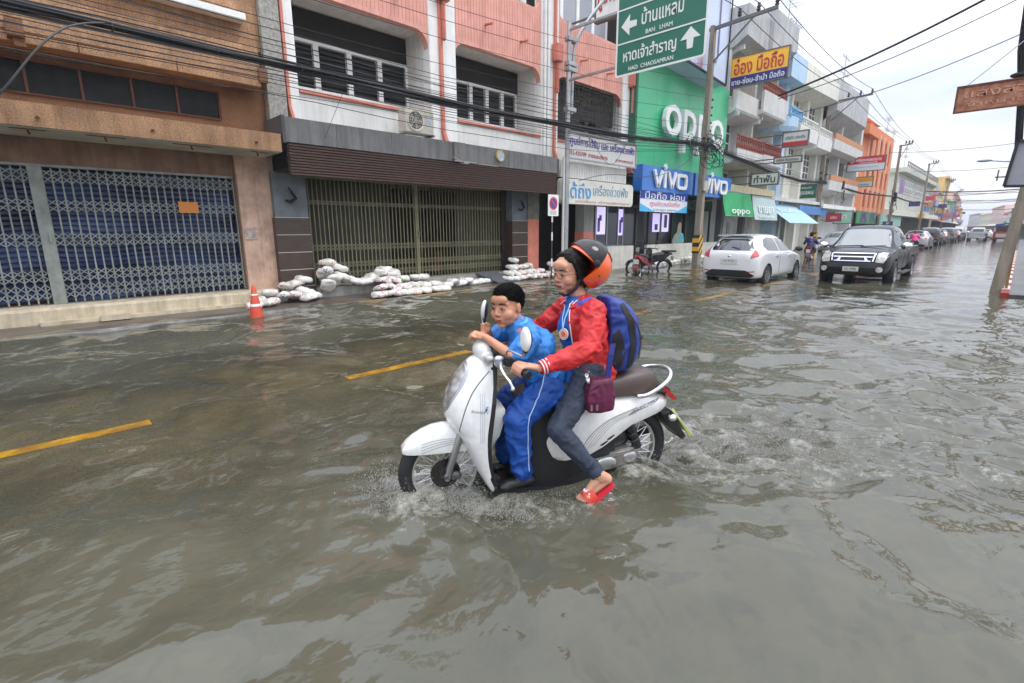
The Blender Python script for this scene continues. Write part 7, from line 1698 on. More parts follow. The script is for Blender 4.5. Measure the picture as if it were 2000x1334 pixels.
def face(par, f, nm_skin, smile=0, lipc=(150, 74, 66), brow=.0045, ek=1):
    for s in (-1, 1):
        w = B(); E_(w, f, (.0712, s*.030, -.003), (.0100, .0135, .0056*ek), 14, 8); e = w.build('eye', mat('eye white', (.55, .52, .48), .25), par, smooth=True)
        w = B(); E_(w, f, (.0782, s*.030, -.003), (.0042, .0070, .0054*ek), 12, 7); w.build('iris', mat('dark iris', (.012, .007, .005), .15), e, smooth=True)
        w = B(); w.tube([f.p(.0775, s*.015, .0010), f.p(.0825, s*.026, .0042), f.p(.0795, s*.038, .0034), f.p(.072, s*.046, -.001)], .0024*f.k, 6); w.build('eyelid', mat('lash line', (.02, .012, .01), .6), e, smooth=True)
        w = B(); w.tube([f.p(.0835, s*.015, .0245), f.p(.0825, s*.025, .0275), f.p(.076, s*.038, .0270), f.p(.063, s*.051, .0205)], [brow*.6*f.k, brow*f.k, brow*.8*f.k, brow*.4*f.k], 6); w.build('eyebrow', hair_s, par, smooth=True)
    w = B(); w.tube([f.p(.082, -.023, -.0615+smile), f.p(.0895, -.010, -.0600), f.p(.091, 0, -.0612), f.p(.0895, .010, -.0600), f.p(.082, .023, -.0615+smile)], [.002*f.k, .0042*f.k, .0045*f.k, .0042*f.k, .002*f.k], 8)
    w.tube([f.p(.081, -.020, -.067+smile), f.p(.0875, -.008, -.0705), f.p(.0875, .008, -.0705), f.p(.081, .020, -.067+smile)], [.002*f.k, .0045*f.k, .0045*f.k, .002*f.k], 8); w.build('lips', mat('lip', srgb(*lipc), .45), par, smooth=True)
    w = B(); w.tube([f.p(.085, -.020, -.0645+smile), f.p(.0918, 0, -.0655), f.p(.085, .020, -.0645+smile)], .0013*f.k, 6); w.build('mouth_line', mat('mouth line', (.06, .015, .012), .6), par)
    w = B()
    for s in (-1, 1): E_(w, f, (.0885, s*.0065, -.0405), (.003, .0035, .002), 8, 5)
    w.build('nostril', mat('mouth line', (.06, .015, .012), .6), par)

def cloth(o, amp, sc_, seed, stretch=(1, 1, 1), ridge=True, soft=.0):
    me = o.data; n = len(me.vertices); co = np.empty(n*3, np.float32); me.vertices.foreach_get('co', co); co = co.reshape(-1, 3)
    no = np.empty(n*3, np.float32); me.vertex_normals.foreach_get('vector', no); no = no.reshape(-1, 3)
    d = np.empty(n, np.float32); S = Vector(stretch); off = Vector((seed*1.7, seed*.3, 0))
    for i in range(n):
        p = Vector(co[i]); q = Vector((p.x*S.x, p.y*S.y, p.z*S.z))*sc_+off; q += Vector((mnoise.noise(q*.6), mnoise.noise(q*.6+Vector((5, 0, 0))), mnoise.noise(q*.6+Vector((0, 7, 0)))))*.9
        a = mnoise.noise(q); d[i] = (1-abs(a)*2.6 if ridge else a)+.35*mnoise.noise(q*2.3)
    co += no*(d[:, None]*amp-amp*.3); me.vertices.foreach_set('co', co.astype(np.float32).ravel()); me.update(); return o

def soften(o, c, R, it=9):     # smooth only the head
    g = o.vertex_groups.new(name='h'); c = Vector(c)
    for v in o.data.vertices:
        d = (v.co-c).length
        if d < R: g.add([v.index], min(1, (R-d)/.03), 'REPLACE')
    apply_mods(o, [('SMOOTH', dict(factor=.5, iterations=it, vertex_group='h'))]); o.vertex_groups.clear()
def fuzz(o, n, L_, r, bias):    # hair ends standing off the hair mass
    rr_ = random.Random(n); w = B(); V = o.data.vertices
    for _ in range(n):
        v = V[rr_.randrange(len(V))]; p = v.co; d = (v.normal*(1 if bias.length == 0 else .18)+bias+Vector((rr_.gauss(0, .25), rr_.gauss(0, .25), rr_.gauss(0, .2)))).normalized(); s = d.orthogonal().normalized()*r
        q = p+d*L_*rr_.uniform(.5, 1.1); m_ = p.lerp(q, .5)+v.normal*L_*.08; w.add([p-s, p+s, m_+s*.7, m_-s*.7, q], [(0, 1, 2, 3), (3, 2, 4)])
    me = w.build('strands', o.data.materials[0], o, fix=False); return me
def hand_grip(w, g0, ax, wrist, k=1.0, r=.027, fr=.0088, front=Vector((1, 0, 0)), thumb=True):
    # four fingers close round a bar at g0 along ax (index finger first), palm from the wrist
    a = Vector(ax).normalized(); f = (Vector(front)-a*Vector(front).dot(a)).normalized(); u = a.cross(f); 
    if u.z < 0: u = -u
    kn = []
    for i in range(4):
        c = Vector(g0)+a*(.0195*(i-1.5))*k; rr = r*k; fk = fr*k*(1, 1.02, .98, .86)[i]; ln = (1, 1.06, 1.0, .85)[i]
        P = [c+(f*cos(radians(t))+u*sin(radians(t)))*rr*(1.08 if t > 60 else 1) for t in (108, 62, 12, -38*ln, -80*ln)]
        kn.append(P[0])
        for j in range(4): w.capsule(P[j], P[j+1], fk*(1.08-.07*j), fk*(1.02-.07*j), n=10, k=3)
    W = Vector(wrist); mid = (kn[1]+kn[2])/2
    for i in range(4): w.capsule(kn[i], kn[i].lerp(W, .72), .0105*k, .014*k, n=10, k=3)
    w.capsule(mid.lerp(W, .35), W, .019*k, .0195*k)
    if thumb:
        s = Vector(g0)-a*(.043*k); T0 = kn[0].lerp(W, .6)-a*.012*k-u*.008*k; T1 = s-f*.012*k+u*.010*k; T2 = s+f*.012*k-u*.014*k; T3 = s+f*.022*k-u*.026*k
        w.capsule(T0, T1, .013*k, .0105*k, n=10, k=3); w.capsule(T1, T2, .0105*k, .0095*k, n=10, k=3); w.capsule(T2, T3, .0095*k, .008*k, n=10, k=3)

# ---------------------------------------------------------------- the woman
wo = thing('person', 'woman in orange helmet, glasses, red jacket and jeans steering the white scooter', 'person', tuple(SCO_O), SCO_AZ)
fw = Fr((-.818, -.005, 1.262), radians(20), radians(8), radians(-2), 1.03)
NB = Vector((-.885, 0, 1.085))
w = B(); head(w, fw, NB, .05)
# trunk and limbs, one continuous body
w.capsule((-.955, 0, .70), (-.90, 0, .97), .112, .10); w.capsule((-.895, -.10, 1.025), (-.895, .10, 1.025), .062); w.ell((-.965, 0, .68), (.13, .16, .09))
SHn, ELn, WRn = Vector((-.905, .165, 1.045)), Vector((-.835, .285, .865)), Vector((-.535, .305, .782))
SHf, ELf, WRf = Vector((-.885, -.165, 1.035)), Vector((-.745, -.29, .875)), Vector((-.53, -.30, .80))
for S, E, W_ in ((SHn, ELn, WRn), (SHf, ELf, WRf)):
    w.capsule(S, E, .045, .036); w.capsule(E, W_, .036, .023)
ga = Vector((-.36, .90, -.22)).normalized(); gb = Vector((-.36, -.90, -.22)).normalized()
GN = Vector((-.405, .235, .792))+ga*.062; GF = Vector((-.405, -.235, .792))+gb*.062
hand_grip(w, GN, ga, WRn, 1.03); hand_grip(w, GF, gb, WRf, 1.03)
HPn, KNn, ANn = Vector((-.93, .09, .665)), Vector((-.665, .245, .390)), Vector((-.862, .38, .150))
HPf, KNf, ANf = Vector((-.93, -.09, .665)), Vector((-.655, -.235, .40)), Vector((-.80, -.28, .09))
for H_, K_, A_ in ((HPn, KNn, ANn), (HPf, KNf, ANf)):
    w.capsule(H_, K_, .078, .052); w.capsule(K_, A_, .048, .031)
def foot(w, an, d, k=1.0):     # d: toe direction
    d = Vector(d).normalized(); s = Vector((0, 0, 1)).cross(d).normalized(); n = d.cross(s)
    if n.z < 0: n = -n
    hl = an-n*.055*k-d*.03*k; bl = an-n*.062*k+d*.115*k
    w.capsule(an, hl, .036*k, .032*k); w.capsule(hl, bl, .029*k, .025*k); w.capsule(an-n*.01*k, bl+n*.006*k, .03*k, .022*k); w.capsule(bl-s*.026*k, bl+s*.026*k, .020*k, .019*k); w.capsule(an, an-n*.02*k, .034*k, .035*k)
    for i, (o_, L_, r_) in enumerate(((-.036, .048, .0125), (-.016, .052, .0085), (.002, .046, .008), (.018, .040, .0075), (.033, .032, .007))):
        b0 = bl+s*o_*k; w.capsule(b0, b0+d*L_*k-n*.006*k, r_*k, r_*.9*k, n=10, k=3)
    return hl, bl, s, n, d
fd = Vector((.86, .02, -.50)); FTn = foot(w, ANn, fd, 1.0); FTf = foot(w, ANf, Vector((.9, -.1, -.3)), .95)
body = w.build('body', skin_w, wo); remesh(body, .0040, 3, .5); soften(body, fw.c, .125)
face(body, fw, skin_w, smile=-.001, brow=.0032, ek=.85)
# hair
w = B(); E_(w, fw, (-.034, 0, .040), (.098, .084, .090), 22, 14); E_(w, fw, (-.045, 0, -.02), (.06, .078, .09)); E_(w, fw, (-.06, 0, -.08), (.045, .06, .05))
for s in (-1, 1): w.capsule(fw.p(.012, s*.066, .06), fw.p(-.022, s*.080, -.055), .022, .018); w.capsule(fw.p(.034, s*.035, .088), fw.p(.004, s*.074, .03), .018, .014)
w.capsule(fw.p(.030, -.02, .105), fw.p(.030, .03, .103), .016)
hr = w.build('hair', hair_m, wo); remesh(hr, .006, 3); cloth(hr, .004, 45, 2, (1, 1, .3)); hr.parent = body; fuzz(hr, 900, .045, .0012, Vector((-.7, 0, -.8)))
# glasses
w = B()
for s in (-1, 1):
    w.tube([fw.p(.097+.002*cos(t), s*.031+.021*cos(t)*(1+.1*abs(cos(t))), -.004+.0165*sin(t)) for t in [2*pi*i/20 for i in range(21)]], .0014, 6)
    w.tube([fw.p(.095, s*.052, .004), fw.p(.05, s*.078, .004), fw.p(-.01, s*.085, .0)], .0013, 6)
w.tube([fw.p(.099, -.010, 0), fw.p(.103, 0, .003), fw.p(.099, .010, 0)], .0013, 6); gl = w.build('glasses', mat('dark pink metal', (.12, .02, .03), .3, metal=.5), wo, smooth=True)
# helmet: tipped back open face shell
hc = Vector((-.935, -.004, 1.302)); hf = Fr(hc, radians(4), radians(-34), radians(-3), 1)
w = B(); rings = []
for i in range(25):
    th = -pi/2+pi*i/24; ring = []
    for j in range(40):
        ph = 2*pi*j/40; ring.append(hf.p(.148*cos(th)*cos(ph)*(1.03 if cos(ph) < 0 else 1), .128*cos(th)*sin(ph), .140*sin(th)))
    rings.append(ring)
w.loft(rings); shell = w.build('helmet', mat('orange helmet', srgb(240, 96, 30), .18, coat=1, var=.04, vs=4), wo, smooth=True, ang=80)
c = B(); c.obox(hf.p(.14, 0, -.11), (.125, .2, .135), (hf.M @ Vector((1, 0, .18)), hf.M @ Vector((0, 1, 0)), hf.M @ Vector((-.18, 0, 1)))); c.obox(hf.p(0, 0, -.19), (.3, .2, .08), [hf.M @ Vector(a) for a in ((1, 0, 0), (0, 1, 0), (0, 0, 1))])
c.ell(hf.p(.012, 0, -.01), (.118, .104, .112), ax=[hf.M @ Vector(a) for a in ((1, 0, 0), (0, 1, 0), (0, 0, 1))], nu=28, nv=16)
co_ = c.build('cut', black)
def boolean(o, c, op='DIFFERENCE'):
    md = o.modifiers.new('b', 'BOOLEAN'); md.operation = op; md.object = c; md.solver = 'EXACT'; md.use_self = True
    dg = bpy.context.evaluated_depsgraph_get(); dg.update(); me = bpy.data.meshes.new_from_object(o.evaluated_get(dg)); o.modifiers.clear(); old = o.data; o.data = me; bpy.data.objects.remove(c)
sh_par = shell.parent; shell.parent = None; boolean(shell, co_); shell.parent = sh_par
shell.data.polygons.foreach_set('use_smooth', [True]*len(shell.data.polygons)); shell.data.set_sharp_from_angle(angle=radians(35))
# raised smoked visor, pale patch painting sky glare on the crown, lining, strap
def shell_patch(a0, a1, b0, b1, R, mt, nm, par, th=.004):
    w = B(); vs = []; n = 14; m_ = 14
    for rr in (R, R-th):
        for i in range(n+1):
            th_ = radians(a0+(a1-a0)*i/n)
            for j in range(m_+1):
                ph = radians(b0+(b1-b0)*j/m_)     # ph about the ear axis; th_ across
                d = Vector((cos(th_)*cos(ph), sin(th_), cos(th_)*sin(ph))); vs.append(hf.p(d.x*.148*rr, d.y*.128*rr, d.z*.140*rr))
    K = (n+1)*(m_+1); fs = []
    for i in range(n):
        for j in range(m_):
            a = i*(m_+1)+j; fs.append((a, a+1, a+m_+2, a+m_+1)); fs.append((K+a, K+a+m_+1, K+a+m_+2, K+a+1))
    for i in range(n): a = i*(m_+1); fs.append((a, a+m_+1, K+a+m_+1, K+a)); a += m_; fs.append((a, K+a, K+a+m_+1, a+m_+1))
    for j in range(m_): fs.append((j, K+j, K+j+1, j+1)); a = n*(m_+1)+j; fs.append((a, a+1, K+a+1, K+a))
    w.add(vs, fs); return w.build(nm, mt, par, smooth=True, ang=40)
vis = shell_patch(-86, 86, 20, 100, 1.075, mat('smoked visor', (.010, .008, .008), .10, coat=0, spec=.4), 'visor', shell, .05)
shell_patch(-34, 34, 101, 138, 1.05, mat('painted crown glare', (.66, .68, .74), .12, coat=1, metal=.3), 'crown_glare', shell)  # sky glare on the helmet top, put in as a pale patch
for s in (-1, 1):
    w = B(); w.lathe([(.022, 0), (.022, .008), (.012, .014), (0, .014)], hf.p(.02, s*.134, .01), hf.M @ Vector((0, s, 0)), n=18); w.build('visor_pivot', black, shell, smooth=True)
w = B(); w.tube([fw.p(-.01, .083, -.03), fw.p(.015, .072, -.08), fw.p(.045, .035, -.118), fw.p(.05, 0, -.126), fw.p(.045, -.035, -.118), fw.p(.015, -.072, -.08), fw.p(-.01, -.083, -.03)], .009, 8); w.build('chin_strap', black, shell, smooth=True)
w = B(); w.lathe([(.006, 0), (.006, .003), (0, .003)], hf.p(-.04, .1275, -.035), hf.M @ Vector((0, 1, 0)), n=10); w.build('rivet', mat('dark rivet', (.1, .02, .01), .4), shell)
# shirt under the jacket
w = B(); w.capsule((-.955, 0, .64), (-.89, 0, .97), .138, .122); w.capsule((-.89, -.09, 1.03), (-.89, .09, 1.03), .068); w.ell((-.83, 0, .93), (.07, .10, .09)); w.capsule((-.885, 0, 1.02), (-.87, 0, 1.085), .078, .062); w.ell((-.90, 0, .60), (.135, .165, .075))
s1 = w.build('shirt', shirt_b, wo); remesh(s1, .008, 4); cloth(s1, .006, 11, 4, (1, .5, 1.6))
w = B()
for s in (-1, 1): w.loft([[(-.845, s*.012, 1.105), (-.82, s*.022, 1.055), (-.80, s*.045, 1.035), (-.87, s*.085, 1.075), (-.885, s*.066, 1.125)], [(-.855, s*.012, 1.110), (-.832, s*.022, 1.060), (-.812, s*.045, 1.030), (-.875, s*.080, 1.070), (-.890, s*.060, 1.120)]])
w.build('collar', white_t, s1, smooth=True, ang=60)
w = B(); w.tube([(-.80, .06, 1.07), (-.765, .075, 1.0), (-.752, .082, .945)], .004, 6); w.tube([(-.80, -.01, 1.06), (-.765, .04, 1.0), (-.752, .078, .945)], .004, 6); w.build('lanyard', mat('pale lanyard', srgb(150, 190, 220), .6), wo, smooth=True)
bd_ = B(); n_ = Vector((.9, .45, .1)).normalized(); bd_.lathe([(.034, 0), (.034, .005), (0, .006)], (-.757, .088, .912), n_, n=24); o = bd_.build('badge', mat('badge ivory', srgb(226, 216, 190), .4), wo, smooth=True, ang=30)
w = B(); w.lathe([(.017, .0062), (.017, .008), (0, .008)], (-.757, .088, .912), n_, n=16); w.torus(Vector((-.757, .088, .912))+n_*.006, n_, .026, .002, 20, 5); w.build('badge_print', mat('badge orange', srgb(214, 100, 50), .4), o)
# jacket
w = B(); w.capsule((-.965, 0, .70), (-.905, 0, .96), .160, .146); w.capsule((-.905, -.115, 1.02), (-.905, .115, 1.02), .079); w.capsule((-.91, 0, .98), (-.895, 0, 1.07), .115, .078)
w.ell((-1.0, .06, .66), (.10, .115, .085)); w.ell((-1.0, -.06, .66), (.10, .115, .085))
for S, E, W_ in ((SHn, ELn, WRn), (SHf, ELf, WRf)):
    w.capsule(S, E, .073, .062); w.capsule(E, E.lerp(W_, .88), .062, .040)
w.capsule(ELn+Vector((0, 0, -.015)), ELn.lerp(WRn, .5)+Vector((0, 0, -.02)), .058, .046)
jk = w.build('jacket', jack, wo); remesh(jk, .0072, 4)
c = B()                         # open front: a wedge cut away between the lapels
c.loft([[(-.86, y0*1.0, z), (-.60, y0*1.5, z), (-.60, y1*1.5, z), (-.86, y1*1.0, z)] for z, y0, y1 in ((.42, -.30, .17), (.62, -.25, .125), (.80, -.10, .095), (.95, -.06, .075), (1.06, -.035, .045), (1.2, -.03, .04))])
co_ = c.build('cut', black); jk.parent = None; boolean(jk, co_); jk.parent = wo
jk.data.polygons.foreach_set('use_smooth', [True]*len(jk.data.polygons)); cloth(jk, .0105, 8.5, 9, (1, 1, 1.5)); cloth(jk, .0035, 24, 19, (1, 1, 1.3))
bv = bvh_of(jk)
for pts in ([(.062, 1.09), (.075, 1.02), (.098, .93), (.118, .80), (.145, .66), (.165, .60)], [(-.05, 1.08), (-.065, 1.0), (-.082, .92), (-.12, .80)]):
    P = []
    for y, z in pts:
        h = bv.find_nearest(Vector((-.80, y, z))); P.append(h[0]+Vector((.003, 0, 0)))
    w = B(); w.tube(spline(P, 4), .0035, 6); w.build('piping', white_t, jk, smooth=True)
w = B(); w.tube([(-1.045, .152, .585), (-.99, .205, .60), (-.90, .175, .585)], .004, 6); w.build('hem_piping', white_t, jk, smooth=True)
for s in (-1, 1):
    w = B(); w.loft([[(-.865, s*.030, 1.12), (-.80, s*.055, 1.075), (-.795, s*.068, 1.06), (-.90, s*.100, 1.085), (-.93, s*.075, 1.135)], [(-.868, s*.022, 1.112), (-.805, s*.046, 1.068), (-.80, s*.060, 1.052), (-.90, s*.090, 1.078), (-.93, s*.065, 1.128)]]); w.build('lapel_collar', jack, jk, smooth=True, ang=60)
    w = B(); w.tube([(-.866, s*.031, 1.121), (-.80, s*.056, 1.078), (-.797, s*.069, 1.064)], .003, 5); w.tube([(-.88, s*.042, 1.122), (-.815, s*.067, 1.080)], .003, 5); w.build('collar_stripe', white_t, jk)
for E, W_ in ((ELn, WRn), (ELf, WRf)):
    d = (W_-E).normalized()
    w = B(); w.lathe([(.040, 0), (.042, .02), (.038, .05), (.033, .056), (.03, .05)], W_-d*.055, d, n=20); w.build('cuff', jack, jk, smooth=True)
    for k in range(3):
        w = B(); w.torus(W_-d*(.044-.017*k), d, .0405-.002*k, .0042, 24, 6); w.build('cuff_stripe', white_t, jk, smooth=True)
# jeans
w = B(); w.ell((-.955, 0, .635), (.145, .168, .09))
for H_, K_, A_ in ((HPn, KNn, ANn), (HPf, KNf, ANf)):
    w.capsule(H_, K_, .098, .064); w.capsule(K_, A_.lerp(K_, .08), .062, .043)
je = w.build('jeans', jeans, wo); remesh(je, .0068, 4); cloth(je, .0065, 15, 3, (1, 1, 1)); cloth(je, .0025, 36, 8)
w = B(); w.lathe([(.045, 0), (.047, .012), (.047, .035), (.043, .04)], ANn.lerp(KNn, .02), (KNn-ANn), n=22); w.build('hem', jeans, je, smooth=True)
# slippers
for FT, s_ in ((FTn, 1), (FTf, -1)):
    hl, bl, s, n, d = FT; w = B(); out = smooth_loop([(-.045, .024), (.03, .034), (.11, .048), (.165, .036), (.185, .0), (.165, -.036), (.11, -.046), (.03, -.034), (-.045, -.024), (-.058, 0)], 4)
    c0 = hl-n*.034; w.add([c0+d*(a+.040)+s*b*1.15 for a, b in out]+[c0+d*(a+.040)+s*b*1.15-n*.024 for a, b in out], [tuple(range(len(out))), tuple(len(out)+i for i in reversed(range(len(out))))]+[(i, (i+1) % len(out), len(out)+(i+1) % len(out), len(out)+i) for i in range(len(out))])
    sl_ = w.build('slipper', mat('red rubber slipper', srgb(196, 40, 58), .45), wo, smooth=True, ang=30)
    w = B(); w.loft([[c0+d*a+s*(-.050*cos(t))*q+n*(.056*h_*sin(t)+.0) for t in [pi*i/10 for i in range(11)]]+[c0+d*a+s*(.046*cos(t))*q+n*(.050*h_*sin(t)) for t in [pi*i/10 for i in range(11)]] for a, q, h_ in ((.105, 1.06, 1.10), (.125, 1.08, 1.04), (.150, 1.06, .95), (.170, 1.02, .84))]); w.build('slipper_band', mat('coral band', srgb(196, 58, 42), .5), sl_, smooth=True, ang=60)
    w = B(); c1 = c0+d*.135+n*.056
    for k in range(6): a = k*pi/3; w.ell(c1+d*.010*cos(a)+s*.010*sin(a)+n*.002, (.006, .006, .004), nu=8, nv=5)
    w.ell(c1+s*.03-n*.012, (.006, .006, .005), nu=8, nv=5); w.ell(c1-s*.03-n*.012, (.006, .006, .005), nu=8, nv=5); w.build('flower', white_t, sl_, smooth=True)

# backpack
bp_b = mat('navy blue nylon', srgb(34, 58, 138), .5, var=.2, vs=9); bp_k = mat('black nylon', (.014, .014, .018), .55)
bk = thing('backpack', 'blue and black school backpack worn on the back of the helmeted woman', 'backpack', tuple(SCO_O), SCO_AZ)
w = B(); w.loft([[(-1.035+o_+(-.0), y, z) for (o_, y) in ((0, .125*k_), (-.06*k2, .15*k_), (-.13*k2, .145*k_), (-.175*k2, .10*k_), (-.185*k2, 0), (-.175*k2, -.10*k_), (-.13*k2, -.145*k_), (-.06*k2, -.15*k_), (0, -.125*k_))] for z, k_, k2 in ((.655, .72, .55), (.675, .9, .95), (.72, 1, 1.12), (.80, 1.03, 1.2), (.90, 1.02, 1.2), (.98, .98, 1.1), (1.04, .9, .9), (1.085, .78, .62), (1.11, .5, .3))])
o = w.build('main_body', bp_b, bk); remesh(o, .008, 4); cloth(o, .007, 9, 6, (1, 1, 1.3)); bvb = bvh_of(o)
for poly, m_, nm in (([(-1.145, .69), (-1.175, .69), (-1.195, .85), (-1.17, 1.0), (-1.12, 1.085), (-1.09, 1.07), (-1.13, .98), (-1.155, .85)], bp_k, 'side_panel'), ([(-1.045, .70), (-1.10, .68), (-1.125, .80), (-1.085, .93), (-1.045, .90)], bp_k, 'side_pocket')):
    for s in (1, -1): patch(bvb, poly, (0, s*.5, 0), (1, 0, 0), (0, 0, 1), (0, -s, 0), .03, .004, .006).build(nm, m_, bk, smooth=True, ang=50)
w = B(); w.tube(spline([(-1.13, .165, 1.03), (-1.19, .165, .95), (-1.225, .15, .85), (-1.22, .14, .74)], 5), .006, 6); w.ell((-1.225, .155, .885), (.012, .012, .02)); w.build('zip', mat('dull metal zip', (.12, .12, .13), .4, metal=.6), bk, smooth=True)
w = B(); w.ell((-1.235, 0, .80), (.05, .10, .10)); o = w.build('front_pocket', bp_b, bk, smooth=True)
bvj = bvh_of(jk); 
for s in (1, -1):
    P = [Vector(q_) for q_ in ((-1.04, s*.105, 1.06), (-.985, s*.115, 1.10), (-.92, s*.12, 1.115), (-.86, s*.125, 1.075))]; PP = []
    for q_ in spline(P, 5):
        h = bvj.find_nearest(q_); PP.append(h[0]+h[1]*.004)
    w = B(); w.loft([[p+Vector((0, -.022, 0)), p+Vector((0, .022, 0)), p+Vector((0, .022, .008)), p+Vector((0, -.022, .008))] for p in PP]); w.build('shoulder_strap', mat('blue webbing', srgb(70, 96, 190), .6), bk, smooth=True, ang=50)
w = B(); w.loft([[(x-.018, y, z), (x+.018, y, z), (x+.018, y+.006, z), (x-.018, y+.006, z)] for x, y, z in ((-1.02, .185, .86), (-1.0, .205, .80), (-.985, .215, .72), (-.975, .225, .65), (-.97, .225, .60))]); w.build('side_strap', mat('deep blue webbing', srgb(24, 34, 110), .6), bk)
# maroon shoulder bag
mb_ = mat('maroon nylon', srgb(96, 26, 60), .5, var=.25, vs=7)
hb = thing('shoulder_bag', 'maroon shoulder bag hanging at the hip of the helmeted woman', 'bag', tuple(SCO_O), SCO_AZ)
w = B(); w.loft([[(u, v_+.24, z) for u, v_ in ((-.92-.085*k_, -.02), (-.92-.08*k_, .035*k_), (-.92, .05*k_), (-.92+.08*k_, .035*k_), (-.92+.085*k_, -.02), (-.92+.07*k_, -.04), (-.92-.07*k_, -.04))] for z, k_ in ((.475, .7), (.49, .98), (.55, 1.08), (.61, 1.0), (.655, .88), (.675, .7))])
o = w.build('pouch', mb_, hb); remesh(o, .006, 5); cloth(o, .004, 14, 3)
w = B()
for u in (-.85, -.885): w.box(u-.006, u+.006, .285, .292, .50, .535)
w.build('zip_pull', mat('grey zip pull', srgb(120, 100, 110), .4), hb)
w = B(); w.tube([(-.845, .255, .655), (-.83, .25, .70), (-.85, .235, .72)], .006, 8)
for k in range(4): w.torus((-.842+.004*k, .255, .668+.012*k), (0, 1, .5*(k % 2)), .009, .003, 12, 5)
w.build('chain_clip', mat('bright clip', (.7, .7, .7), .2, metal=1), hb, smooth=True)
P = [(-.84, .245, .71), (-.80, .225, .78), (-.78, .18, .86)]
w = B(); w.loft([[(x-.010, y, z), (x+.010, y, z), (x+.010, y+.004, z), (x-.010, y+.004, z)] for x, y, z in P]); w.build('strap', mb_, hb)

# ---------------------------------------------------------------- the boy
bo = thing('person', 'boy in blue polo and trousers leaning on the scooter handlebars before the woman', 'person', tuple(SCO_O), SCO_AZ)
fb = Fr((-.440, .0, 1.078), radians(34), radians(4), radians(2), 1.05)
w = B(); head(w, fb, (-.50, 0, .965), .047, 1.17)
w.capsule((-.665, 0, .62), (-.56, 0, .87), .098, .085); w.capsule((-.525, -.085, .925), (-.525, .085, .925), .052)
bSn, bEn, bHn = Vector((-.53, .135, .905)), Vector((-.43, .165, .815)), Vector((-.298, .055, .915))
bSf, bEf, bHf = Vector((-.51, -.125, .91)), Vector((-.36, -.13, .875)), Vector((-.335, -.02, .955))
w.capsule(bSn, bEn, .042, .034); w.capsule(bEn, bHn, .033, .021); w.capsule(bSf, bEf, .040, .032); w.capsule(bEf, Vector((-.335, -.045, .925)), .030, .021)
# near hand resting on the cowl, fingers slightly spread and curled over its front
pd = Vector((.62, -.62, .10)).normalized(); ps = Vector((.6, .7, -.35)).normalized(); up_ = pd.cross(ps); up_ = up_ if up_.z > 0 else -up_
w.capsule(bHn, bHn+pd*.045, .019, .021); w.ell(bHn+pd*.035, (.032, .028, .013), ax=(pd, ps, up_))
for i in range(4):
    b0 = bHn+pd*.055+ps*(.0165*(i-1.5)); L_ = (.030, .034, .032, .025)[i]; b1 = b0+pd*L_+up_*.004; b2 = b1+pd*L_*.6-up_*.016; b3 = b2+pd*.010-up_*.018
    for a_, c_, r_ in ((b0, b1, .0082), (b1, b2, .0074), (b2, b3, .0066)): w.capsule(a_, c_, r_, r_*.94, n=10, k=3)
t0 = bHn+pd*.02-ps*.022; w.capsule(t0, t0+pd*.022-ps*.014, .010, .0085, n=10, k=3); w.capsule(t0+pd*.022-ps*.014, t0+pd*.042-ps*.012-up_*.008, .0085, .007, n=10, k=3)
# far hand, loose fist propping the chin
hc_ = Vector((-.325, -.012, .955)); w.ell(hc_, (.020, .028, .030)); w.capsule(Vector((-.335, -.045, .925)), hc_, .021, .022)
for i in range(4):
    c0 = hc_+Vector((.012, .012, .022-.0150*i)); c1 = c0+Vector((.020, .004, .002)); c2 = c1+Vector((.002, -.020, -.002)); c3 = c2+Vector((-.014, -.008, -.001))
    for a_, c_, r_ in ((c0, c1, .0085), (c1, c2, .0078), (c2, c3, .007)): w.capsule(a_, c_, r_, r_*.95, n=10, k=3)
w.capsule(hc_+Vector((-.004, .018, .012)), hc_+Vector((.014, .030, .034)), .009, .0075, n=10, k=3)
bHPn, bKn, bAn = Vector((-.665, .085, .585)), Vector((-.455, .135, .44)), Vector((-.485, .125, .095))
bHPf, bKf, bAf = Vector((-.665, -.085, .585)), Vector((-.445, -.11, .46)), Vector((-.45, -.10, .095))
for H_, K_, A_ in ((bHPn, bKn, bAn), (bHPf, bKf, bAf)):
    w.capsule(H_, K_, .070, .050); w.capsule(K_, A_, .046, .030)
body = w.build('body', skin_b, bo); remesh(body, .0038, 3, .5); soften(body, fb.c, .125)
face(body, fb, skin_b, smile=.003, lipc=(170, 100, 88), brow=.0036, ek=1.15)
w = B(); E_(w, fb, (-.016, 0, .036), (.098, .080, .089), 26, 16); E_(w, fb, (.012, 0, .073), (.068, .060, .050), 20, 12)
hr = w.build('hair', hair_s, bo); remesh(hr, .005, 2)
c = B(); c.obox(fb.p(.112, 0, -.038), (.085, .2, .105), (fb.M @ Vector((1, 0, .42)), fb.M @ Vector((0, 1, 0)), fb.M @ Vector((-.42, 0, 1)))); c.obox(fb.p(0, 0, -.10), (.3, .2, .085), [fb.M @ Vector(a) for a in ((1, 0, .25), (0, 1, 0), (-.25, 0, 1))])
for s in (-1, 1): c.ell(fb.p(.006, s*.085, -.012), (.026, .03, .034))
co_ = c.build('cut', black); hr.parent = None; boolean(hr, co_); hr.parent = body; hr.data.polygons.foreach_set('use_smooth', [True]*len(hr.data.polygons)); cloth(hr, .0016, 120, 5, ridge=False); fuzz(hr, 4200, .008, .0011, Vector((0, 0, 0)))
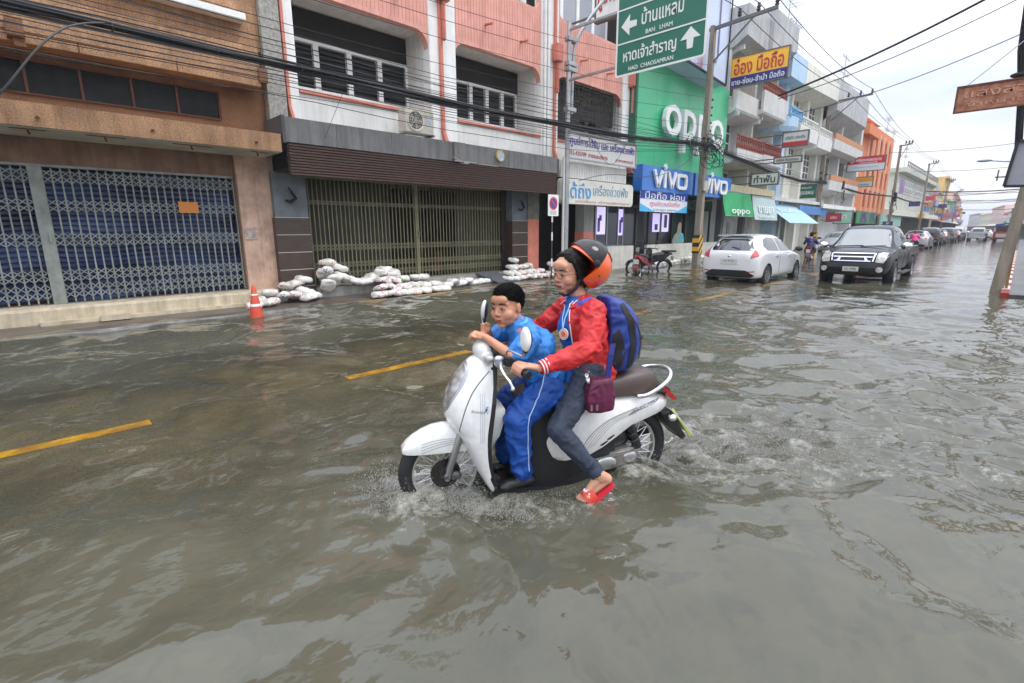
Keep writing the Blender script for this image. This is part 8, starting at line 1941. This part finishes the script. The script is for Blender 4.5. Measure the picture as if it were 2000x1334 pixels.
# polo
w = B(); w.capsule((-.665, 0, .66), (-.565, 0, .86), .128, .112); w.capsule((-.535, -.098, .915), (-.535, .098, .915), .068); w.capsule((-.54, 0, .92), (-.49, 0, .962), .086, .066); w.ell((-.62, 0, .82), (.115, .13, .12))
w.capsule(bSn, bSn.lerp(bEn, .66)+Vector((0, 0, -.004)), .066, .062); w.capsule(bSf, bSf.lerp(bEf, .7), .062, .056)
po = w.build('polo_shirt', polo, bo); remesh(po, .0068, 4); cloth(po, .0095, 11, 7, (1.4, 1, 1)); cloth(po, .003, 26, 5, (1.2, 1, 1))
w = B(); w.tube(spline([(-.455, .012, .945), (-.475, .045, .962), (-.525, .060, .985), (-.555, 0, .998), (-.525, -.060, .985), (-.475, -.045, .962), (-.455, -.012, .945)], 4), .011, 8); cl = w.build('collar', mat('pale blue collar', srgb(90, 170, 226), .6), po, smooth=True)
w = B(); w.tube(spline([(-.447, .010, .935), (-.466, .050, .952), (-.52, .069, .972)], 4), .0035, 6); w.build('collar_piping', white_t, cl, smooth=True)
# trousers
w = B(); w.ell((-.665, 0, .60), (.125, .145, .105)); w.capsule((-.665, 0, .60), (-.64, 0, .69), .115, .115)
for H_, K_, A_ in ((bHPn, bKn, bAn), (bHPf, bKf, bAf)):
    w.capsule(H_, K_, .098, .080); w.capsule(K_, A_+Vector((0, 0, .03)), .078, .060); w.capsule(A_+Vector((0, 0, .05)), A_+Vector((-.01, 0, .01)), .062, .056)
tr_ = w.build('trousers', trous, bo); remesh(tr_, .0068, 4); cloth(tr_, .0125, 9, 12, (1, 1, 1.3)); cloth(tr_, .0035, 24, 15, (1, 1, 1.2)); bvt = bvh_of(tr_)
for pts in ([(-.63, .69), (-.59, .62), (-.545, .54), (-.505, .47), (-.50, .40), (-.505, .30), (-.51, .20), (-.515, .13)],):
    P = []
    for u, z in spline([(a, 0, b) for a, b in pts], 4) and [(p.x, p.z) for p in spline([(a, 0, b) for a, b in pts], 4)]:
        h = bvt.ray_cast(Vector((u, .6, z)), Vector((0, -1, 0))); P.append((h[0] if h[0] else Vector((u, .15, z)))+Vector((0, .002, 0)))
    w = B(); w.tube(P, .0036, 6); w.build('side_piping', mat('pale piping', srgb(170, 190, 214), .6), tr_, smooth=True)
for A_, s in ((bAn, 1), (bAf, -1)):
    w = B(); w.capsule(A_+Vector((-.05, 0, -.055)), A_+Vector((.09, s*.012, -.062)), .036, .034); w.capsule(A_+Vector((0, 0, -.01)), A_+Vector((.0, 0, -.05)), .038, .036); w.ell(A_+Vector((.10, s*.014, -.068)), (.05, .037, .028)); o = w.build('shoe', sb, bo); remesh(o, .006, 4)

# ================================================================ two distant riders
def rider(label, loc, rz, cloth_c, hair_c, leg_c, helmet=None):
    t = thing('person', label, 'person', loc, rz)
    w = B(); f = Fr((.02, 0, 1.36), 0, 0, 0, 1.0); head(w, f, (-.08, 0, 1.18), .05)
    w.capsule((-.22, 0, .82), (-.1, 0, 1.08), .12, .11); w.capsule((-.1, -.13, 1.14), (-.1, .13, 1.14), .06)
    for s in (-1, 1):
        w.capsule((-.1, s*.18, 1.12), (.05, s*.28, .93), .045, .038); w.capsule((.05, s*.28, .93), (.27, s*.3, .98), .036, .025); hand_grip(w, Vector((.31, s*.3, .98)), Vector((0, s, 0)), Vector((.25, s*.3, .99)))
        w.capsule((-.2, s*.1, .80), (.18, s*.2, .62), .075, .055); w.capsule((.18, s*.2, .62), (.08, s*.2, .2), .05, .035); w.capsule((.06, s*.2, .17), (.22, s*.2, .14), .035, .03)
    b = w.build('body', skin_b, t); remesh(b, .011, 2); face(b, f, skin_b)
    w = B(); w.capsule((-.22, 0, .80), (-.11, 0, 1.07), .16, .145); w.capsule((-.1, -.14, 1.13), (-.1, .14, 1.13), .08)
    for s in (-1, 1): w.capsule((-.1, s*.19, 1.11), (.05, s*.28, .93), .07, .06); w.capsule((.05, s*.28, .93), (.2, s*.3, .97), .055, .045)
    o = w.build('shirt', cloth_c, t); remesh(o, .014, 3); cloth(o, .012, 8, 3)
    w = B(); w.ell((-.22, 0, .78), (.15, .17, .1))
    for s in (-1, 1): w.capsule((-.2, s*.1, .79), (.18, s*.2, .62), .09, .07); w.capsule((.18, s*.2, .62), (.14, s*.2, .5), .068, .06)
    o = w.build('shorts', leg_c, t); remesh(o, .014, 3)
    w = B(); E_(w, f, (-.025, 0, .035), (.108, .09, .10), 20, 12); E_(w, f, (-.05, 0, -.02), (.07, .085, .08)); o = w.build('helmet' if helmet else 'hair', helmet or hair_c, t, smooth=True)
    return t
rider('rider in dark blue shirt seen from behind on a motorcycle past the hatchback', (28.5, 7.35, -.13), radians(10), mat('indigo shirt', srgb(34, 34, 92), .6), hair_s, mat('dark shorts', (.03, .03, .04), .7))
rider('distant rider in bright pink raincoat beside the queue of cars', (46.5, 5.35, -.13), radians(0), mat('hot pink raincoat', srgb(226, 40, 130), .5), hair_s, mat('dark shorts', (.03, .03, .04), .7), mat('helmet maroon', srgb(120, 30, 60), .3))

# ================================================================ spray thrown up by the wheels
spr = random.Random(17)
sp_m = bpy.data.materials.new('white spray'); sp_m.use_nodes = True; b_ = sp_m.node_tree.nodes['Principled BSDF']; b_.inputs['Base Color'].default_value = (.48, .47, .42, 1); b_.inputs['Roughness'].default_value = .15; b_.inputs['Transmission Weight'].default_value = .45; b_.inputs['IOR'].default_value = 1.33
def spray(name, fn, n, rmin, rmax, label):
    verts = []; faces = []
    for _ in range(n):
        (u, v, z), s = fn(); r = rmin+(rmax-rmin)*spr.random()**3*s
        st_ = Vector((spr.uniform(-1, 1), spr.uniform(-1, 1), spr.uniform(.2, 1.4))).normalized()*r*spr.uniform(1, 2.4); c = SCO_O+SU*u+SV*v+Vector((0, 0, z)); b = len(verts)
        x = Vector((r, 0, 0)); y = Vector((0, r, 0)); verts += [c+st_, c+x, c+y, c-x, c-y, c-st_]; faces += [(b, b+1, b+2), (b, b+2, b+3), (b, b+3, b+4), (b, b+4, b+1), (b+5, b+2, b+1), (b+5, b+3, b+2), (b+5, b+4, b+3), (b+5, b+1, b+4)]
    w = B(); w.add(verts, faces); o = w.build(name, sp_m, None, smooth=True, fix=False, ang=180); return tag(o, None, None, None, 'stuff')
def f_front():
    a = spr.random()*2*pi; k = abs(spr.gauss(0, 1)); rr = .20+.10*k; z = max(0, spr.gauss(.0, .03))+spr.random()**3*.16*max(0, 1-k*.3)
    return (.02+rr*1.15*cos(a), rr*.75*sin(a), z), 1
def f_bow():
    t = spr.random(); s = spr.choice((-1, 1, 1)); return (.30-.75*t, s*(.04+.42*t)+spr.gauss(0, .035), abs(spr.gauss(.005, .012))+.03*(1-t)*spr.random()), 1
def f_left():
    return (.27+abs(spr.gauss(0, .09)), spr.gauss(0, .10), spr.random()**2*.19), 1
def f_rear():
    t = spr.random()**.7; return (-1.35-t*1.5, spr.gauss(0, .08+.22*t), abs(spr.gauss(.0, .022))+.13*max(0, 1-t*2.5)*spr.random()**2), 1
def f_mid():
    return (-.2-.9*spr.random(), .22+abs(spr.gauss(0, .12)), abs(spr.gauss(.0, .012))), 1
spray('water_spray', f_front, 5200, .0008, .0040, '')
spray('water_spray', f_left, 1800, .0008, .0036, '')
spray('water_spray', f_bow, 5200, .0008, .0040, '')
spray('water_spray', f_rear, 9000, .0008, .0042, '')
spray('water_spray', f_mid, 2400, .0008, .0034, '')

def sheet_mat():
    m = bpy.data.materials.new('torn water sheet'); m.use_nodes = True; t = m.node_tree; L = t.links.new; b = t.nodes['Principled BSDF']; b.inputs['Roughness'].default_value = .12; b.inputs['Base Color'].default_value = (.46, .45, .41, 1); b.inputs['Coat Weight'].default_value = .6
    tc = nn('ShaderNodeTexCoord', t); n = nn('ShaderNodeTexNoise', t); n.inputs['Scale'].default_value = 34; n.inputs['Detail'].default_value = 7; n.inputs['Roughness'].default_value = .7; L(tc.outputs['Object'], n.inputs['Vector'])
    at = nn('ShaderNodeAttribute', t, attribute_name='rim'); s1 = nn('ShaderNodeMath', t, operation='SUBTRACT'); L(n.outputs['Fac'], s1.inputs[0]); L(at.outputs['Fac'], s1.inputs[1])
    s2 = nn('ShaderNodeMath', t, operation='MULTIPLY', use_clamp=True); s2.inputs[1].default_value = 9; L(s1.outputs[0], s2.inputs[0]); L(s2.outputs[0], b.inputs['Alpha']); return m
SHM = sheet_mat()
def water_sheet(path, hgt, out):     # path: points in the scooter frame; a thrown sheet leaning outwards, torn along its top
    P = spline([Vector(p) for p in path], 10); n = len(P); m = 9; vs = []; fs = []; rim = []
    for i, p in enumerate(P):
        a = P[min(i+1, n-1)]-P[max(i-1, 0)]; s = Vector((a.y, -a.x, 0)).normalized()*out; k = sin(pi*i/(n-1))**.6; jag = .6+.55*mnoise.noise(Vector((i*.33, hgt*50, out)))
        for j in range(m):
            t = j/(m-1); q = p+s*(.9*t*t*hgt*1.3+.012*mnoise.noise(Vector((i*.5, t*4, 2))))+Vector((0, 0, -.012+hgt*k*jag*(1.6*t-.75*t*t)*1.15)); g_ = SCO_O+SU*q.x+SV*q.y; vs.append((g_.x, g_.y, q.z)); rim.append(.36+.30*abs(t-.3)/.7+.30*max(0, .3-t)+.28*(1-k))
    for i in range(n-1):
        for j in range(m-1): fs.append((i*m+j, (i+1)*m+j, (i+1)*m+j+1, i*m+j+1))
    w = B(); w.add(vs, fs); o = w.build('water_splash', SHM, None, smooth=True, fix=False, ang=180); o.data.attributes.new('rim', 'FLOAT', 'POINT').data.foreach_set('value', rim); o['kind'] = 'stuff'
for h, o_, pa in ((.10, 1, ((.30, .02, 0), (.24, .09, 0), (.08, .14, 0), (-.08, .17, 0), (-.26, .22, 0))), (.10, -1, ((.30, -.02, 0), (.24, -.09, 0), (.08, -.14, 0), (-.08, -.17, 0), (-.26, -.22, 0))),
                 (.06, 1, ((-1.05, .12, 0), (-1.25, .13, 0), (-1.5, .18, 0), (-1.85, .30, 0))), (.07, -1, ((-1.15, -.1, 0), (-1.35, -.12, 0), (-1.6, -.16, 0), (-1.9, -.26, 0))), (.05, 1, ((-1.5, -.02, 0), (-1.8, .03, 0), (-2.1, -.04, 0), (-2.4, .05, 0)))):
    water_sheet(pa, h, o_)

# ================================================================ moist air that pales the far street
w = B(); w.box(-65, 1510, -710, 710, -2.2, 17)
o = w.build('haze', None); o.data.materials.clear(); m = bpy.data.materials.new('haze air'); m.use_nodes = True; t = m.node_tree; t.nodes.clear()
pv = t.nodes.new('ShaderNodeVolumePrincipled'); pv.inputs['Color'].default_value = (.93, .95, 1, 1); pv.inputs['Density'].default_value = .0008; pv.inputs['Anisotropy'].default_value = .2
ou = t.nodes.new('ShaderNodeOutputMaterial'); t.links.new(pv.outputs[0], ou.inputs['Volume']); o.data.materials.append(m); o['kind'] = 'stuff'
